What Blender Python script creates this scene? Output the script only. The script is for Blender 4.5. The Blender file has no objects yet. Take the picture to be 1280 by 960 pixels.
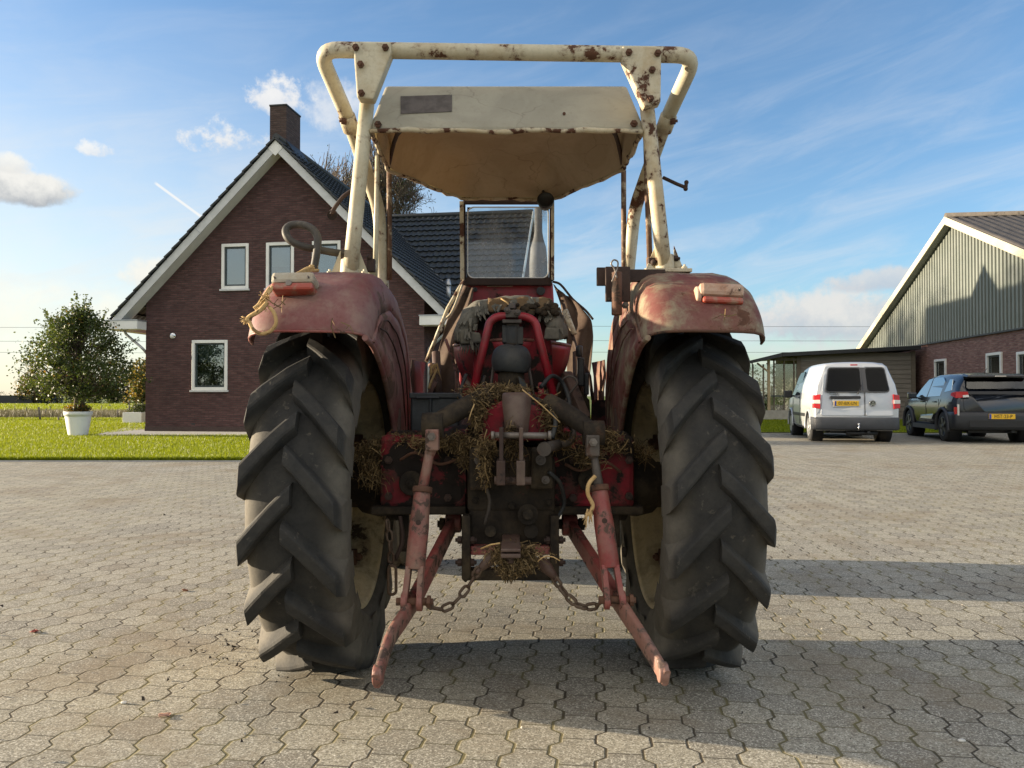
import bpy, bmesh, math, random
import numpy as np
from mathutils import Vector, Matrix, Quaternion
R = math.radians
random.seed(7)
C = bpy.context.scene.collection
SC = bpy.context.scene
# ---------------------------------------------------------------- camera model (used only to work out sizes from the photo)
F = 960.0; HC = 1.05; PITCH = math.atan(15.0 / 960.0)
CP, SP = math.cos(PITCH), math.sin(PITCH)
def P(px, py, d):
    u = (px - 640.0) / F; v = (480.0 - py) / F
    ry = CP - v * SP; rz = SP + v * CP
    return Vector((u / ry * d, d, HC + rz / ry * d))
V = Vector
# ---------------------------------------------------------------- object helpers
W = {}
def register(o, m): W[o.name] = m.copy()
def tag(o, label=None, cat=None, group=None, kind=None):
    if label: o['label'] = label
    if cat: o['category'] = cat
    if group: o['group'] = group
    if kind: o['kind'] = kind
    return o
def thing(name, label, cat, loc=(0, 0, 0), rotz=0.0, group=None):
    o = bpy.data.objects.new(name, None); C.objects.link(o)
    o.empty_display_size = 0.2
    o.location = loc; o.rotation_euler = (0, 0, rotz)
    register(o, Matrix.Translation(V(loc)) @ Matrix.Rotation(rotz, 4, 'Z'))
    return tag(o, label, cat, group)
def copy_tree(o, parent=None):
    c = o.copy(); C.objects.link(c)
    if parent is not None: c.parent = parent
    for ch in [x for x in bpy.data.objects if x.parent == o]:
        copy_tree(ch, c)
    return c
def frame_of(d, up=V((0, 0, 1))):
    d = d.normalized()
    if abs(d.dot(up)) > 0.98: up = V((0, 1, 0)) if abs(d.y) < 0.9 else V((1, 0, 0))
    a = up.cross(d).normalized(); b = d.cross(a).normalized()
    return a, b
class MB:
    def __init__(s): s.v = []; s.f = []; s.m = []; s.cur = 0; s.sm = []; s.smooth = False
    def face(s, idx): s.f.append(list(idx)); s.m.append(s.cur); s.sm.append(s.smooth)
    def add(s, pts): i = len(s.v); s.v += [tuple(p) for p in pts]; return i
    def poly(s, pts): i = s.add(pts); s.face(range(i, i + len(pts)))
    def hexa(s, q):            # 8 pts: bottom ring 0-3, top ring 4-7
        i = s.add(q); sm = s.smooth; s.smooth = False
        for f in ((3, 2, 1, 0), (4, 5, 6, 7), (0, 1, 5, 4), (1, 2, 6, 5), (2, 3, 7, 6), (3, 0, 4, 7)):
            s.face([i + k for k in f])
        s.smooth = sm
    def box(s, c, size, rot=None):
        c = V(c); hx, hy, hz = size[0] / 2, size[1] / 2, size[2] / 2
        q = [V((x, y, z)) for z in (-hz, hz) for x, y in ((-hx, -hy), (hx, -hy), (hx, hy), (-hx, hy))]
        if rot is not None: q = [rot @ p for p in q]
        s.hexa([p + c for p in q])
    def box2(s, a, b):         # two corners
        a = V(a); b = V(b); lo = V(map(min, a, b)); hi = V(map(max, a, b))
        s.box((lo + hi) / 2, hi - lo)
    def beam(s, p0, p1, w, h, up=V((0, 0, 1)), w1=None, h1=None):
        p0 = V(p0); p1 = V(p1); a, b = frame_of(p1 - p0, up)
        w1 = w if w1 is None else w1; h1 = h if h1 is None else h1
        q = [p0 + a * x * w / 2 + b * y * h / 2 for x, y in ((-1, -1), (1, -1), (1, 1), (-1, 1))]
        q += [p1 + a * x * w1 / 2 + b * y * h1 / 2 for x, y in ((-1, -1), (1, -1), (1, 1), (-1, 1))]
        s.hexa(q)
    def prism(s, pts, t):      # planar polygon + thickness vector
        t = V(t); n = len(pts); pts = [V(p) for p in pts]
        i = s.add(pts); j = s.add([p + t for p in pts])
        sm = s.smooth; s.smooth = False
        s.face([i + k for k in range(n)][::-1]); s.face([j + k for k in range(n)])
        for k in range(n):
            l = (k + 1) % n; s.face((i + k, i + l, j + l, j + k))
        s.smooth = sm
    def tube(s, pts, r, seg=10, cap=True, closed=False):
        pts = [V(p) for p in pts]; n = len(pts)
        rs = list(r) if hasattr(r, '__len__') else [r] * n
        rings = []; up = None
        sm = s.smooth; s.smooth = True
        for k in range(n):
            if closed: t = pts[(k + 1) % n] - pts[k - 1]
            elif k == 0: t = pts[1] - pts[0]
            elif k == n - 1: t = pts[-1] - pts[-2]
            else: t = (pts[k + 1] - pts[k]).normalized() + (pts[k] - pts[k - 1]).normalized()
            t = t.normalized()
            if up is None: a, b = frame_of(t)
            else:
                a = (up - t * up.dot(t)).normalized(); b = t.cross(a)
            up = a
            rings.append(s.add([pts[k] + (a * math.cos(q) + b * math.sin(q)) * rs[k] for q in [2 * math.pi * i / seg for i in range(seg)]]))
        rng = range(n if closed else n - 1)
        for k in rng:
            i0 = rings[k]; i1 = rings[(k + 1) % n]
            for i in range(seg):
                j = (i + 1) % seg
                s.face((i0 + i, i0 + j, i1 + j, i1 + i))
        if cap and not closed:
            s.smooth = False
            s.face([rings[0] + i for i in range(seg)][::-1]); s.face([rings[-1] + i for i in range(seg)])
        s.smooth = sm
    def cyl(s, p0, p1, r, seg=16, r1=None): s.tube([p0, p1], [r, r if r1 is None else r1], seg)
    def lathe(s, c, axis, prof, seg=32, up=V((0, 0, 1)), close=False, a0=0.0, a1=None):
        # prof: (along axis, radius)
        c = V(c); ax = V(axis).normalized(); a, b = frame_of(ax, up)
        sm = s.smooth; s.smooth = True
        full = a1 is None
        na = seg if full else seg + 1
        rings = []
        for (t, r) in prof:
            rings.append(s.add([c + ax * t + (a * math.cos(q) + b * math.sin(q)) * max(r, 1e-4) for q in [a0 + ((2 * math.pi) if full else (a1 - a0)) * i / seg for i in range(na)]]))
        n = len(prof)
        for k in range(n if close else n - 1):
            i0 = rings[k]; i1 = rings[(k + 1) % n]
            for i in range(seg):
                j = (i + 1) % na
                s.face((i0 + i, i0 + j, i1 + j, i1 + i))
        s.smooth = sm
    def grid(s, rows, smooth=True, closed=False):     # rows of points -> sheet
        sm = s.smooth; s.smooth = smooth
        idx = [s.add(r) for r in rows]; m = len(rows[0])
        for k in range(len(rows) - 1):
            for i in range(m if closed else m - 1):
                j = (i + 1) % m
                s.face((idx[k] + i, idx[k] + j, idx[k + 1] + j, idx[k + 1] + i))
        s.smooth = sm
    def sphere(s, c, r, seg=12, rings=8, sc=(1, 1, 1), rot=None):
        rows = []
        for k in range(rings + 1):
            th = math.pi * k / rings
            row = []
            for i in range(seg):
                p = V((math.sin(th) * math.cos(2 * math.pi * i / seg) * r * sc[0], math.sin(th) * math.sin(2 * math.pi * i / seg) * r * sc[1], math.cos(th) * r * sc[2]))
                if rot is not None: p = rot @ p
                row.append(V(c) + p)
            rows.append(row)
        s.grid(rows, True, True)
    def bolt(s, c, n, r=0.012, h=0.012):
        n = V(n).normalized(); c = V(c)
        s.smooth = False
        a, b = frame_of(n)
        q = [c + (a * math.cos(t) + b * math.sin(t)) * r for t in [math.pi / 3 * k for k in range(6)]]
        s.prism(q, n * h)
        s.tube([c, c + n * (h + 0.008)], r * 0.5, 8)
    def build(s, name, mats, parent=None, world=True, bevel=0.0, solid=0.0, subsurf=0, seg=2, jitter=0.0):
        if not isinstance(mats, (list, tuple)): mats = [mats]
        me = bpy.data.meshes.new(name)
        vs = s.v
        if parent is not None and world:
            inv = W[parent.name].inverted()
            vs = [tuple(inv @ V(p)) for p in vs]
        me.from_pydata(vs, [], s.f)
        for m in mats: me.materials.append(m)
        me.polygons.foreach_set('material_index', s.m)
        me.polygons.foreach_set('use_smooth', s.sm)
        me.update()
        bm = bmesh.new(); bm.from_mesh(me)
        bmesh.ops.remove_doubles(bm, verts=bm.verts, dist=1e-5)
        bmesh.ops.recalc_face_normals(bm, faces=bm.faces)
        bm.to_mesh(me); bm.free()
        o = bpy.data.objects.new(name, me); C.objects.link(o)
        if parent is not None:
            o.parent = parent; W[o.name] = W[parent.name].copy()
        else: W[o.name] = Matrix.Identity(4)
        if solid:
            md = o.modifiers.new('solid', 'SOLIDIFY'); md.thickness = solid; md.offset = 0
        if bevel:
            md = o.modifiers.new('bevel', 'BEVEL'); md.width = bevel; md.segments = seg; md.limit_method = 'ANGLE'; md.angle_limit = R(40)
            md.harden_normals = False
        if subsurf:
            md = o.modifiers.new('sub', 'SUBSURF'); md.levels = subsurf; md.render_levels = subsurf
        return o
def fast_mesh(name, verts, faces_n, mats, parent=None, smooth=False, mi=None):
    """verts (N,3) array, consecutive faces of faces_n verts each."""
    verts = np.asarray(verts, dtype=np.float32); n = len(verts); nf = n // faces_n
    me = bpy.data.meshes.new(name)
    me.vertices.add(n); me.vertices.foreach_set('co', verts.ravel())
    me.loops.add(n); me.loops.foreach_set('vertex_index', np.arange(n, dtype=np.int32))
    me.polygons.add(nf); me.polygons.foreach_set('loop_start', np.arange(0, n, faces_n, dtype=np.int32))
    me.polygons.foreach_set('loop_total', np.full(nf, faces_n, dtype=np.int32))
    if not isinstance(mats, (list, tuple)): mats = [mats]
    for m in mats: me.materials.append(m)
    if mi is not None: me.polygons.foreach_set('material_index', np.asarray(mi, dtype=np.int32))
    me.update(calc_edges=True); me.validate()
    o = bpy.data.objects.new(name, me); C.objects.link(o)
    if parent is not None: o.parent = parent; W[o.name] = W[parent.name].copy()
    else: W[o.name] = Matrix.Identity(4)
    return o
def cut(o, cutter_mb):
    """boolean-cut at script time, nothing is left behind"""
    me = bpy.data.meshes.new('cutter'); me.from_pydata(cutter_mb.v, [], cutter_mb.f); me.update()
    bm = bmesh.new(); bm.from_mesh(me); bmesh.ops.recalc_face_normals(bm, faces=bm.faces); bm.to_mesh(me); bm.free()
    c = bpy.data.objects.new('cutter', me); C.objects.link(c)
    if o.parent is not None: c.parent = o.parent
    md = o.modifiers.new('cut', 'BOOLEAN'); md.object = c; md.operation = 'DIFFERENCE'; md.solver = 'EXACT'
    dg = bpy.context.evaluated_depsgraph_get(); dg.update()
    new = bpy.data.meshes.new_from_object(o.evaluated_get(dg))
    o.modifiers.remove(md)
    old = o.data; o.data = new; bpy.data.meshes.remove(old)
    bpy.data.objects.remove(c)
def curve(pts, n=6, closed=False):
    pts = [V(p) for p in pts]; out = []; m = len(pts)
    for k in range(m if closed else m - 1):
        if closed: p0, p1, p2, p3 = pts[k - 1], pts[k], pts[(k + 1) % m], pts[(k + 2) % m]
        else:
            p1, p2 = pts[k], pts[k + 1]
            p0 = pts[k - 1] if k > 0 else p1 * 2 - p2
            p3 = pts[k + 2] if k + 2 < m else p2 * 2 - p1
        for i in range(n):
            t = i / n
            out.append(0.5 * ((2 * p1) + (p2 - p0) * t + (2 * p0 - 5 * p1 + 4 * p2 - p3) * t * t + (3 * p1 - p0 - 3 * p2 + p3) * t ** 3))
    if not closed: out.append(pts[-1])
    return out
def bend(pts, r, n=5):          # polyline with rounded corners
    pts = [V(p) for p in pts]; out = [pts[0]]
    for k in range(1, len(pts) - 1):
        a = (pts[k - 1] - pts[k]); b = (pts[k + 1] - pts[k])
        rr = min(r, a.length * .45, b.length * .45)
        pa = pts[k] + a.normalized() * rr; pb = pts[k] + b.normalized() * rr
        for i in range(n + 1):
            t = i / n
            out.append(pa * (1 - t) ** 2 + pts[k] * 2 * t * (1 - t) + pb * t * t)
    out.append(pts[-1]); return out
def chain_links(mb, pts, L=0.045, wd=0.026, r=0.0045):
    pts = curve(pts, 12); 
    s = [0.0]
    for a, b in zip(pts, pts[1:]): s.append(s[-1] + (b - a).length)
    pitch = L - 2.2 * r; n = max(1, int(s[-1] / pitch))
    def at(q):
        q = min(max(q, 0), s[-1])
        for i in range(len(s) - 1):
            if s[i + 1] >= q: return pts[i].lerp(pts[i + 1], (q - s[i]) / max(1e-9, s[i + 1] - s[i]))
        return pts[-1]
    for k in range(n):
        c = at((k + .5) * pitch); t = (at((k + 1) * pitch) - at(k * pitch))
        if t.length < 1e-6: t = V((0, 0, 1))
        t.normalize(); a, b = frame_of(t)
        sd = (a + b * .25).normalized() if k % 2 else (b - a * .25).normalized()
        lp = []
        hl = L / 2 - wd / 2; hw = wd / 2 - r
        for i in range(7):
            q = -math.pi / 2 + math.pi * i / 6; lp.append(c + t * (hl + math.cos(q) * hw) + sd * math.sin(q) * hw)
        for i in range(7):
            q = math.pi / 2 + math.pi * i / 6; lp.append(c + t * (-hl + math.cos(q) * hw) + sd * math.sin(q) * hw)
        mb.tube(lp, r, 6, closed=True)
# ---------------------------------------------------------------- materials
class NT:
    def __init__(s, tree): s.t = tree; s.n = tree.nodes; s.l = tree.links
    def new(s, typ, **kw):
        n = s.n.new(typ)
        for k, v in kw.items(): setattr(n, k, v)
        return n
    def val(s, sock, x):
        if isinstance(x, bpy.types.NodeSocket): s.l.new(x, sock)
        else: sock.default_value = x
    def math(s, op, a, b=None, c=None, clamp=False):
        n = s.n.new('ShaderNodeMath'); n.operation = op; n.use_clamp = clamp
        for i, x in enumerate((a, b, c)):
            if x is not None: s.val(n.inputs[i], x)
        return n.outputs[0]
    def vec(s, op, a, b=None):
        n = s.n.new('ShaderNodeVectorMath'); n.operation = op
        s.val(n.inputs[0], a)
        if b is not None: s.val(n.inputs[1], b)
        return n.outputs[0] if op not in ('DOT_PRODUCT', 'LENGTH') else n.outputs['Value']
    def mix(s, f, a, b, mode='MIX'):
        n = s.n.new('ShaderNodeMix'); n.data_type = 'RGBA'; n.blend_type = mode
        s.val(n.inputs[0], f)
        for k, x in ((6, a), (7, b)):
            if isinstance(x, tuple) and len(x) == 3: x = (*x, 1)
            s.val(n.inputs[k], x)
        return n.outputs[2]
    def noise(s, vec, scale, detail=4, rough=.55, dist=0.0):
        n = s.n.new('ShaderNodeTexNoise'); s.val(n.inputs['Vector'], vec)
        n.inputs['Scale'].default_value = scale; n.inputs['Detail'].default_value = detail; n.inputs['Roughness'].default_value = rough
        n.inputs['Distortion'].default_value = dist
        return n.outputs[0]
    def ramp(s, x, a, b):      # smoothstep a..b
        n = s.n.new('ShaderNodeMapRange'); n.interpolation_type = 'SMOOTHSTEP'
        s.val(n.inputs[0], x); n.inputs[1].default_value = a; n.inputs[2].default_value = b
        n.inputs[3].default_value = 0; n.inputs[4].default_value = 1
        return n.outputs[0]
    def coord(s, which='Object'):
        return s.n.new('ShaderNodeTexCoord').outputs[which]
    def bump(s, h, strength=.4, dist=.01):
        n = s.n.new('ShaderNodeBump'); n.inputs['Strength'].default_value = strength; n.inputs['Distance'].default_value = dist
        s.val(n.inputs['Height'], h); return n.outputs[0]
    def comb(s, x, y, z=0.0):
        n = s.n.new('ShaderNodeCombineXYZ')
        for i, q in enumerate((x, y, z)): s.val(n.inputs[i], q)
        return n.outputs[0]
    def sep(s, v):
        n = s.n.new('ShaderNodeSeparateXYZ'); s.val(n.inputs[0], v); return n.outputs
def newmat(name):
    m = bpy.data.materials.new(name); m.use_nodes = True
    t = NT(m.node_tree); b = t.n['Principled BSDF']
    return m, t, b
def c4(c): return (*c, 1)
def simple(name, col, rough=.6, metal=0.0, var=.25, scale=6.0, bump=0.0, bscale=60, spec=.5):
    m, t, b = newmat(name); co = t.coord()
    n = t.noise(co, scale, 5, .6)
    k = t.ramp(n, .3, .7)
    t.val(b.inputs['Base Color'], t.mix(k, c4([x * (1 - var) for x in col]), c4([min(1, x * (1 + var)) for x in col])))
    b.inputs['Roughness'].default_value = rough; b.inputs['Metallic'].default_value = metal
    b.inputs['Specular IOR Level'].default_value = spec
    if bump: t.val(b.inputs['Normal'], t.bump(t.noise(co, bscale, 5), bump, .01))
    return m
def worn(name, base, faded, under, amount=.5, scale=14, rough=.55, fscale=3, dust=None, dustamt=.3, bump=.35, metal=0.0, seed=0.0, spec=.4):
    """paint that fades in large patches and is chipped through to what is underneath"""
    m, t, b = newmat(name); co = t.vec('ADD', t.coord(), (seed, seed * .7, seed * 1.3))
    col = t.mix(t.ramp(t.noise(co, fscale, 6, .68, .1), .38, .64), c4(base), c4(faded))
    fine = t.noise(co, 90, 4, .7)
    col = t.mix(t.math('MULTIPLY', t.ramp(fine, .45, .75), .35), col, c4([x * .55 for x in base]))
    if dust is not None:
        col = t.mix(t.math('MULTIPLY', t.ramp(t.noise(co, 8.5, 8, .70, .12), .42, .66), dustamt), col, c4(dust))
    big = t.noise(co, scale * .3, 3, .5)
    chip = t.math('ADD', t.noise(co, scale, 7, .68, .3), t.math('MULTIPLY', t.math('SUBTRACT', big, .5), .55))
    thr = .80 - amount * .42
    mk = t.ramp(chip, thr - .015, thr + .03)
    und = t.mix(t.noise(co, 45, 4), c4([x * .5 for x in under]), c4([x * 1.5 for x in under]))
    # brown bleed around the chips
    col = t.mix(t.math('MULTIPLY', t.ramp(chip, thr - .09, thr), .4), col, c4([x * 1.4 for x in under]))
    col = t.mix(mk, col, und)
    t.val(b.inputs['Base Color'], col)
    t.val(b.inputs['Roughness'], t.math('ADD', t.math('MULTIPLY', mk, .85 - rough), t.math('ADD', rough - .08, t.math('MULTIPLY', fine, .18))))
    b.inputs['Metallic'].default_value = metal; b.inputs['Specular IOR Level'].default_value = spec
    h = t.math('ADD', t.math('MULTIPLY', mk, -.6), t.math('MULTIPLY', fine, .35))
    t.val(b.inputs['Normal'], t.bump(h, bump, .004))
    return m
M = {}
RUST = (.085, .036, .018)
M['red_fender'] = worn('faded_red_paint', (.150, .046, .044), (.185, .088, .080), (.10, .06, .045), .38, 9, .6, 5, (.25, .18, .14), .5, seed=1, spec=.3)
M['red_fender_mossy'] = worn('weathered_red_paint', (.135, .045, .038), (.17, .080, .066), (.09, .042, .026), .49, 6, .7, 5, (.27, .26, .17), .7, seed=5.3, spec=.25)
M['red'] = worn('red_paint', (.33, .012, .026), (.25, .02, .03), (.03, .02, .016), .25, 12, .42, 4, (.06, .035, .03), .6)
M['red_bright'] = worn('bright_red_enamel', (.36, .012, .028), (.30, .02, .03), (.03, .02, .016), .15, 12, .35, 4)
M['red_rod'] = worn('salmon_red_paint', (.17, .046, .038), (.215, .09, .07), (.065, .042, .032), .55, 26, .55, 6, (.2, .15, .11), .6)
M['red_link'] = worn('scuffed_red_paint', (.21, .034, .034), (.22, .075, .06), (.075, .046, .035), .50, 26, .5, 6, (.2, .13, .10), .5)
M['bare_link'] = worn('rubbed_pink_steel', (.25, .14, .11), (.21, .10, .075), (.10, .068, .055), .6, 28, .5, 7)
M['grimy_red'] = worn('oily_red_casting', (.21, .014, .024), (.10, .014, .018), (.017, .013, .011), .72, 8, .75, 5, (.045, .034, .024), .85, spec=.2)
M['grime'] = worn('oily_black_casting', (.017, .0135, .0105), (.028, .022, .016), (.05, .03, .02), .32, 9, .8, 6, (.06, .045, .028), .85, spec=.18, bump=.7)
M['grime_patch'] = worn('black_casting_with_red_spots', (.018, .014, .011), (.028, .022, .017), (.22, .018, .03), .20, 6, .8, 6, (.05, .037, .024), .8, seed=3, spec=.18, bump=.7)
M['cream'] = worn('cream_paint', (.46, .42, .30), (.53, .49, .37), RUST, .46, 15, .5, 4, (.40, .32, .19), .55, seed=2)
M['cream_rusty'] = worn('chipped_cream_paint', (.46, .41, .29), (.52, .47, .35), (.07, .028, .014), .53, 24, .55, 4, (.38, .28, .15), .6, seed=8)
M['rim'] = worn('dirty_cream_rim_paint', (.56, .46, .27), (.62, .53, .34), (.07, .05, .03), .42, 8, .6, 5, (.2, .15, .09), .6)
M['rust'] = worn('rusty_iron', (.075, .034, .02), (.11, .052, .03), (.03, .018, .012), .4, 20, .8, 6)
M['dark_rust'] = worn('dark_rusty_iron', (.032, .018, .014), (.05, .027, .019), (.018, .012, .01), .4, 20, .75, 6)
M['rod_rust'] = worn('rusty_cream_rod', (.10, .05, .028), (.16, .10, .06), (.40, .34, .24), .45, 24, .7, 8)
M['brown_cast'] = worn('brown_casting', (.085, .048, .036), (.06, .036, .028), (.03, .02, .017), .35, 9, .6, 5, (.13, .10, .075), .5)
M['iron'] = worn('worn_iron', (.055, .046, .04), (.085, .07, .058), (.07, .04, .028), .35, 16, .55, 6, metal=.2)
M['steel'] = worn('bare_steel', (.20, .175, .155), (.14, .12, .105), (.07, .05, .04), .4, 22, .45, 8, metal=.5)
M['chain'] = worn('rusty_chain_iron', (.075, .045, .028), (.12, .085, .06), (.04, .025, .018), .3, 30, .65, 10, metal=.2)
M['rubber'] = worn('tractor_tyre_rubber', (.021, .021, .0205), (.030, .029, .027), (.09, .08, .064), .20, 40, .8, 14, (.06, .055, .045), .30, seed=4, spec=.3, bump=.5)
M['rubber_worn'] = worn('worn_tyre_rubber', (.022, .022, .0215), (.031, .030, .028), (.09, .08, .064), .22, 40, .8, 14, (.06, .055, .045), .30, seed=14, spec=.3, bump=.7)
M['rubber_dusty'] = worn('dusty_tyre_rubber', (.075, .068, .056), (.115, .102, .083), (.035, .032, .028), .3, 18, .9, 5, (.15, .13, .10), .5, seed=9, spec=.15)
def dusty_flanks(m):
    t = NT(m.node_tree); b = t.n['Principled BSDF']; lk = b.inputs['Base Color'].links[0].from_socket
    co = t.coord(); s = t.sep(co)
    ax = t.math('ABSOLUTE', t.math('SUBTRACT', t.math('ABSOLUTE', s[0]), .688))
    r = t.math('SQRT', t.math('ADD', t.math('POWER', t.math('SUBTRACT', s[1], .075), 2.0), t.math('POWER', t.math('SUBTRACT', s[2], .656), 2.0)))
    k = t.math('MULTIPLY', t.ramp(ax, .07, .155), t.ramp(r, .650, .60))
    k = t.math('MULTIPLY', k, t.math('ADD', .55, t.math('MULTIPLY', t.ramp(t.noise(co, 18, 8, .75), .3, .7), .40)))
    t.val(b.inputs['Base Color'], t.mix(k, lk, c4((.125, .112, .09))))
dusty_flanks(M['rubber']); dusty_flanks(M['rubber_worn'])
M['black_plastic'] = simple('black_plastic', (.022, .026, .03), .42, var=.35, scale=14, bump=.15, bscale=120)
M['black_leather'] = worn('cracked_black_rubber', (.020, .023, .026), (.032, .035, .037), (.06, .055, .05), .25, 14, .6, 6, (.06, .055, .045), .5, spec=.3)
M['hose'] = worn('dusty_black_hose', (.035, .032, .027), (.06, .052, .042), (.12, .1, .075), .25, 12, .6, 6)
M['grey_fabric'] = worn('torn_grey_felt', (.10, .098, .085), (.15, .143, .12), (.05, .048, .045), .42, 9, .95, 6, (.2, .17, .115), .45, bump=.9)
M['brown_fabric'] = worn('brown_felt', (.12, .075, .038), (.16, .11, .06), (.05, .035, .025), .4, 9, .95, 6, bump=.9)
M['canvas'] = worn('brown_canvas', (.062, .036, .024), (.088, .056, .037), (.03, .02, .015), .36, 7, .85, 5, (.12, .09, .06), .4, bump=.6)
M['lens'] = None
def lens():
    m, t, b = newmat('tail_lens_red'); co = t.coord()
    n = t.noise(co, 30, 5)
    t.val(b.inputs['Base Color'], t.mix(t.ramp(n, .45, .7), c4((.30, .05, .03)), c4((.26, .16, .11))))
    b.inputs['Roughness'].default_value = .35
    return m
M['lens'] = lens()
M['lens_dirty'] = worn('dusty_lamp_cover', (.36, .33, .26), (.44, .40, .31), (.12, .08, .05), .35, 16, .6, 8, (.3, .2, .12), .5)
M['lens_orange'] = worn('faded_orange_lamp', (.36, .17, .09), (.42, .30, .22), (.10, .05, .03), .45, 12, .5, 7, (.42, .30, .24), .7)
M['rope'] = worn('frayed_rope', (.40, .26, .11), (.52, .36, .17), (.2, .12, .05), .4, 40, .95, 20, bump=.9)
M['hay'] = None
def hay():
    m, t, b = newmat('dry_hay'); g = t.new('ShaderNodeNewGeometry')
    r = g.outputs['Random Per Island']
    col = t.mix(t.ramp(r, .0, 1.0), c4((.05, .034, .018)), c4((.20, .138, .064)))
    t.val(b.inputs['Base Color'], col); b.inputs['Roughness'].default_value = .85
    b.inputs['Specular IOR Level'].default_value = .2
    return m
M['hay'] = hay()
def canopy(name, a, b_, stain, trans):
    m, t, b = newmat(name); co = t.coord()
    n = t.noise(co, 3.5, 6, .65, 1.2); n2 = t.noise(co, 40, 5, .7)
    col = t.mix(t.ramp(n, .35, .7), c4(a), c4(b_))
    col = t.mix(t.math('MULTIPLY', t.ramp(n2, .5, .8), .4), col, c4(stain))
    v = t.new('ShaderNodeTexVoronoi', feature='DISTANCE_TO_EDGE'); v.inputs['Scale'].default_value = 4.2
    t.val(v.inputs['Vector'], t.vec('ADD', co, t.vec('MULTIPLY', t.new('ShaderNodeTexNoise').outputs['Color'], (.12, .12, .12))))
    crack = t.math('MULTIPLY', t.ramp(v.outputs[0], .014, .0), t.ramp(t.noise(co, 2.2, 2), .48, .6))
    col = t.mix(t.math('MULTIPLY', crack, .28), col, c4([x * .35 for x in stain]))
    t.val(b.inputs['Base Color'], col); b.inputs['Roughness'].default_value = .7
    t.val(b.inputs['Normal'], t.bump(t.math('ADD', n2, t.math('MULTIPLY', crack, -1)), .2, .006))
    tr = t.new('ShaderNodeBsdfTranslucent'); t.val(tr.inputs['Color'], t.mix(1.0, col, c4((1, .82, .5)), 'MULTIPLY'))
    mx = t.new('ShaderNodeMixShader'); mx.inputs[0].default_value = trans
    t.l.new(b.outputs[0], mx.inputs[1]); t.l.new(tr.outputs[0], mx.inputs[2])
    t.l.new(mx.outputs[0], t.n['Material Output'].inputs[0])
    return m
M['canopy'] = canopy('weathered_cream_fibreglass', (.33, .31, .245), (.41, .385, .305), (.22, .19, .14), .12)
M['canopy_in'] = canopy('tan_fibreglass_lining', (.46, .38, .27), (.55, .47, .35), (.32, .24, .15), .34)
def glass(name, tint, refl=.12, rough=.03, alpha=.8, rcol=(1, 1, 1), dirt=0.0):
    """see-through tinted pane with a mirror share"""
    m, t, b = newmat(name)
    tr = t.new('ShaderNodeBsdfTransparent'); tr.inputs[0].default_value = c4(tint)
    gl = t.new('ShaderNodeBsdfGlossy'); gl.inputs['Roughness'].default_value = rough; gl.inputs['Color'].default_value = c4(rcol)
    fr = t.new('ShaderNodeFresnel'); fr.inputs[0].default_value = 1.5
    k = t.math('ADD', fr.outputs[0], refl, clamp=True)
    mx = t.new('ShaderNodeMixShader'); t.l.new(k, mx.inputs[0]); t.l.new(tr.outputs[0], mx.inputs[1]); t.l.new(gl.outputs[0], mx.inputs[2])
    out = mx.outputs[0]
    if dirt:
        df = t.new('ShaderNodeBsdfDiffuse'); df.inputs[0].default_value = (.42, .44, .46, 1)
        co = t.coord(); n = t.noise(co, 9, 8, .7); n2 = t.noise(co, 70, 3, .6)
        dk = t.math('ADD', t.math('MULTIPLY', t.ramp(n, .35, .75), dirt), t.math('MULTIPLY', t.math('MULTIPLY', t.ramp(n2, .60, .68), t.ramp(n, .5, .62)), .5), clamp=True)
        m2 = t.new('ShaderNodeMixShader'); t.l.new(dk, m2.inputs[0]); t.l.new(out, m2.inputs[1]); t.l.new(df.outputs[0], m2.inputs[2]); out = m2.outputs[0]
    t.l.new(out, t.n['Material Output'].inputs[0])
    return m
M['screen_glass'] = glass('dusty_windscreen_glass', (.86, .90, .90), .03, .02, dirt=.50)
M['house_glass'] = glass('house_window_glass', (.62, .68, .68), .17, .02, rcol=(.9, .97, 1))
M['car_glass'] = glass('tinted_car_glass', (.30, .34, .37), -.03, .02)
M['clear_glass'] = glass('veranda_glass', (.75, .8, .8), .10, .02)
# --- buildings
def brick(name, c1, c2, mortar, bw=.22, bh=.062, ms=.010, axis='gable'):
    m, t, b = newmat(name); co = t.coord(); s = t.sep(co)
    v = t.comb(t.math('ADD', s[0], s[1]), s[2], 0.0)
    n = t.new('ShaderNodeTexBrick'); t.val(n.inputs['Vector'], v)
    n.inputs['Color1'].default_value = c4(c1); n.inputs['Color2'].default_value = c4(c2); n.inputs['Mortar'].default_value = c4(mortar)
    n.inputs['Scale'].default_value = 1.0; n.inputs['Mortar Size'].default_value = ms; n.inputs['Brick Width'].default_value = bw; n.inputs['Row Height'].default_value = bh
    n.inputs['Bias'].default_value = -.1; n.inputs['Mortar Smooth'].default_value = .2
    big = t.noise(v, 1.3, 4); row = t.noise(t.comb(t.math('MULTIPLY', t.sep(v)[0], 3.0), t.math('MULTIPLY', t.sep(v)[1], 15.0), 0.0), 1.2, 2)
    col = t.mix(t.math('MULTIPLY', t.ramp(row, .35, .7), .55), n.outputs[0], c4([x * .45 for x in c1]))
    col = t.mix(t.math('MULTIPLY', t.ramp(big, .4, .75), .25), col, c4(c2))
    t.val(b.inputs['Base Color'], col); b.inputs['Roughness'].default_value = .85; b.inputs['Specular IOR Level'].default_value = .25
    t.val(b.inputs['Normal'], t.bump(t.math('ADD', t.math('MULTIPLY', n.outputs[1], -1.0), t.math('MULTIPLY', t.noise(v, 50, 4), .4)), .6, .012))
    return m
M['brick_house'] = brick('dark_purple_brick', (.084, .043, .043), (.135, .070, .067), (.062, .050, .048))
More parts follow.
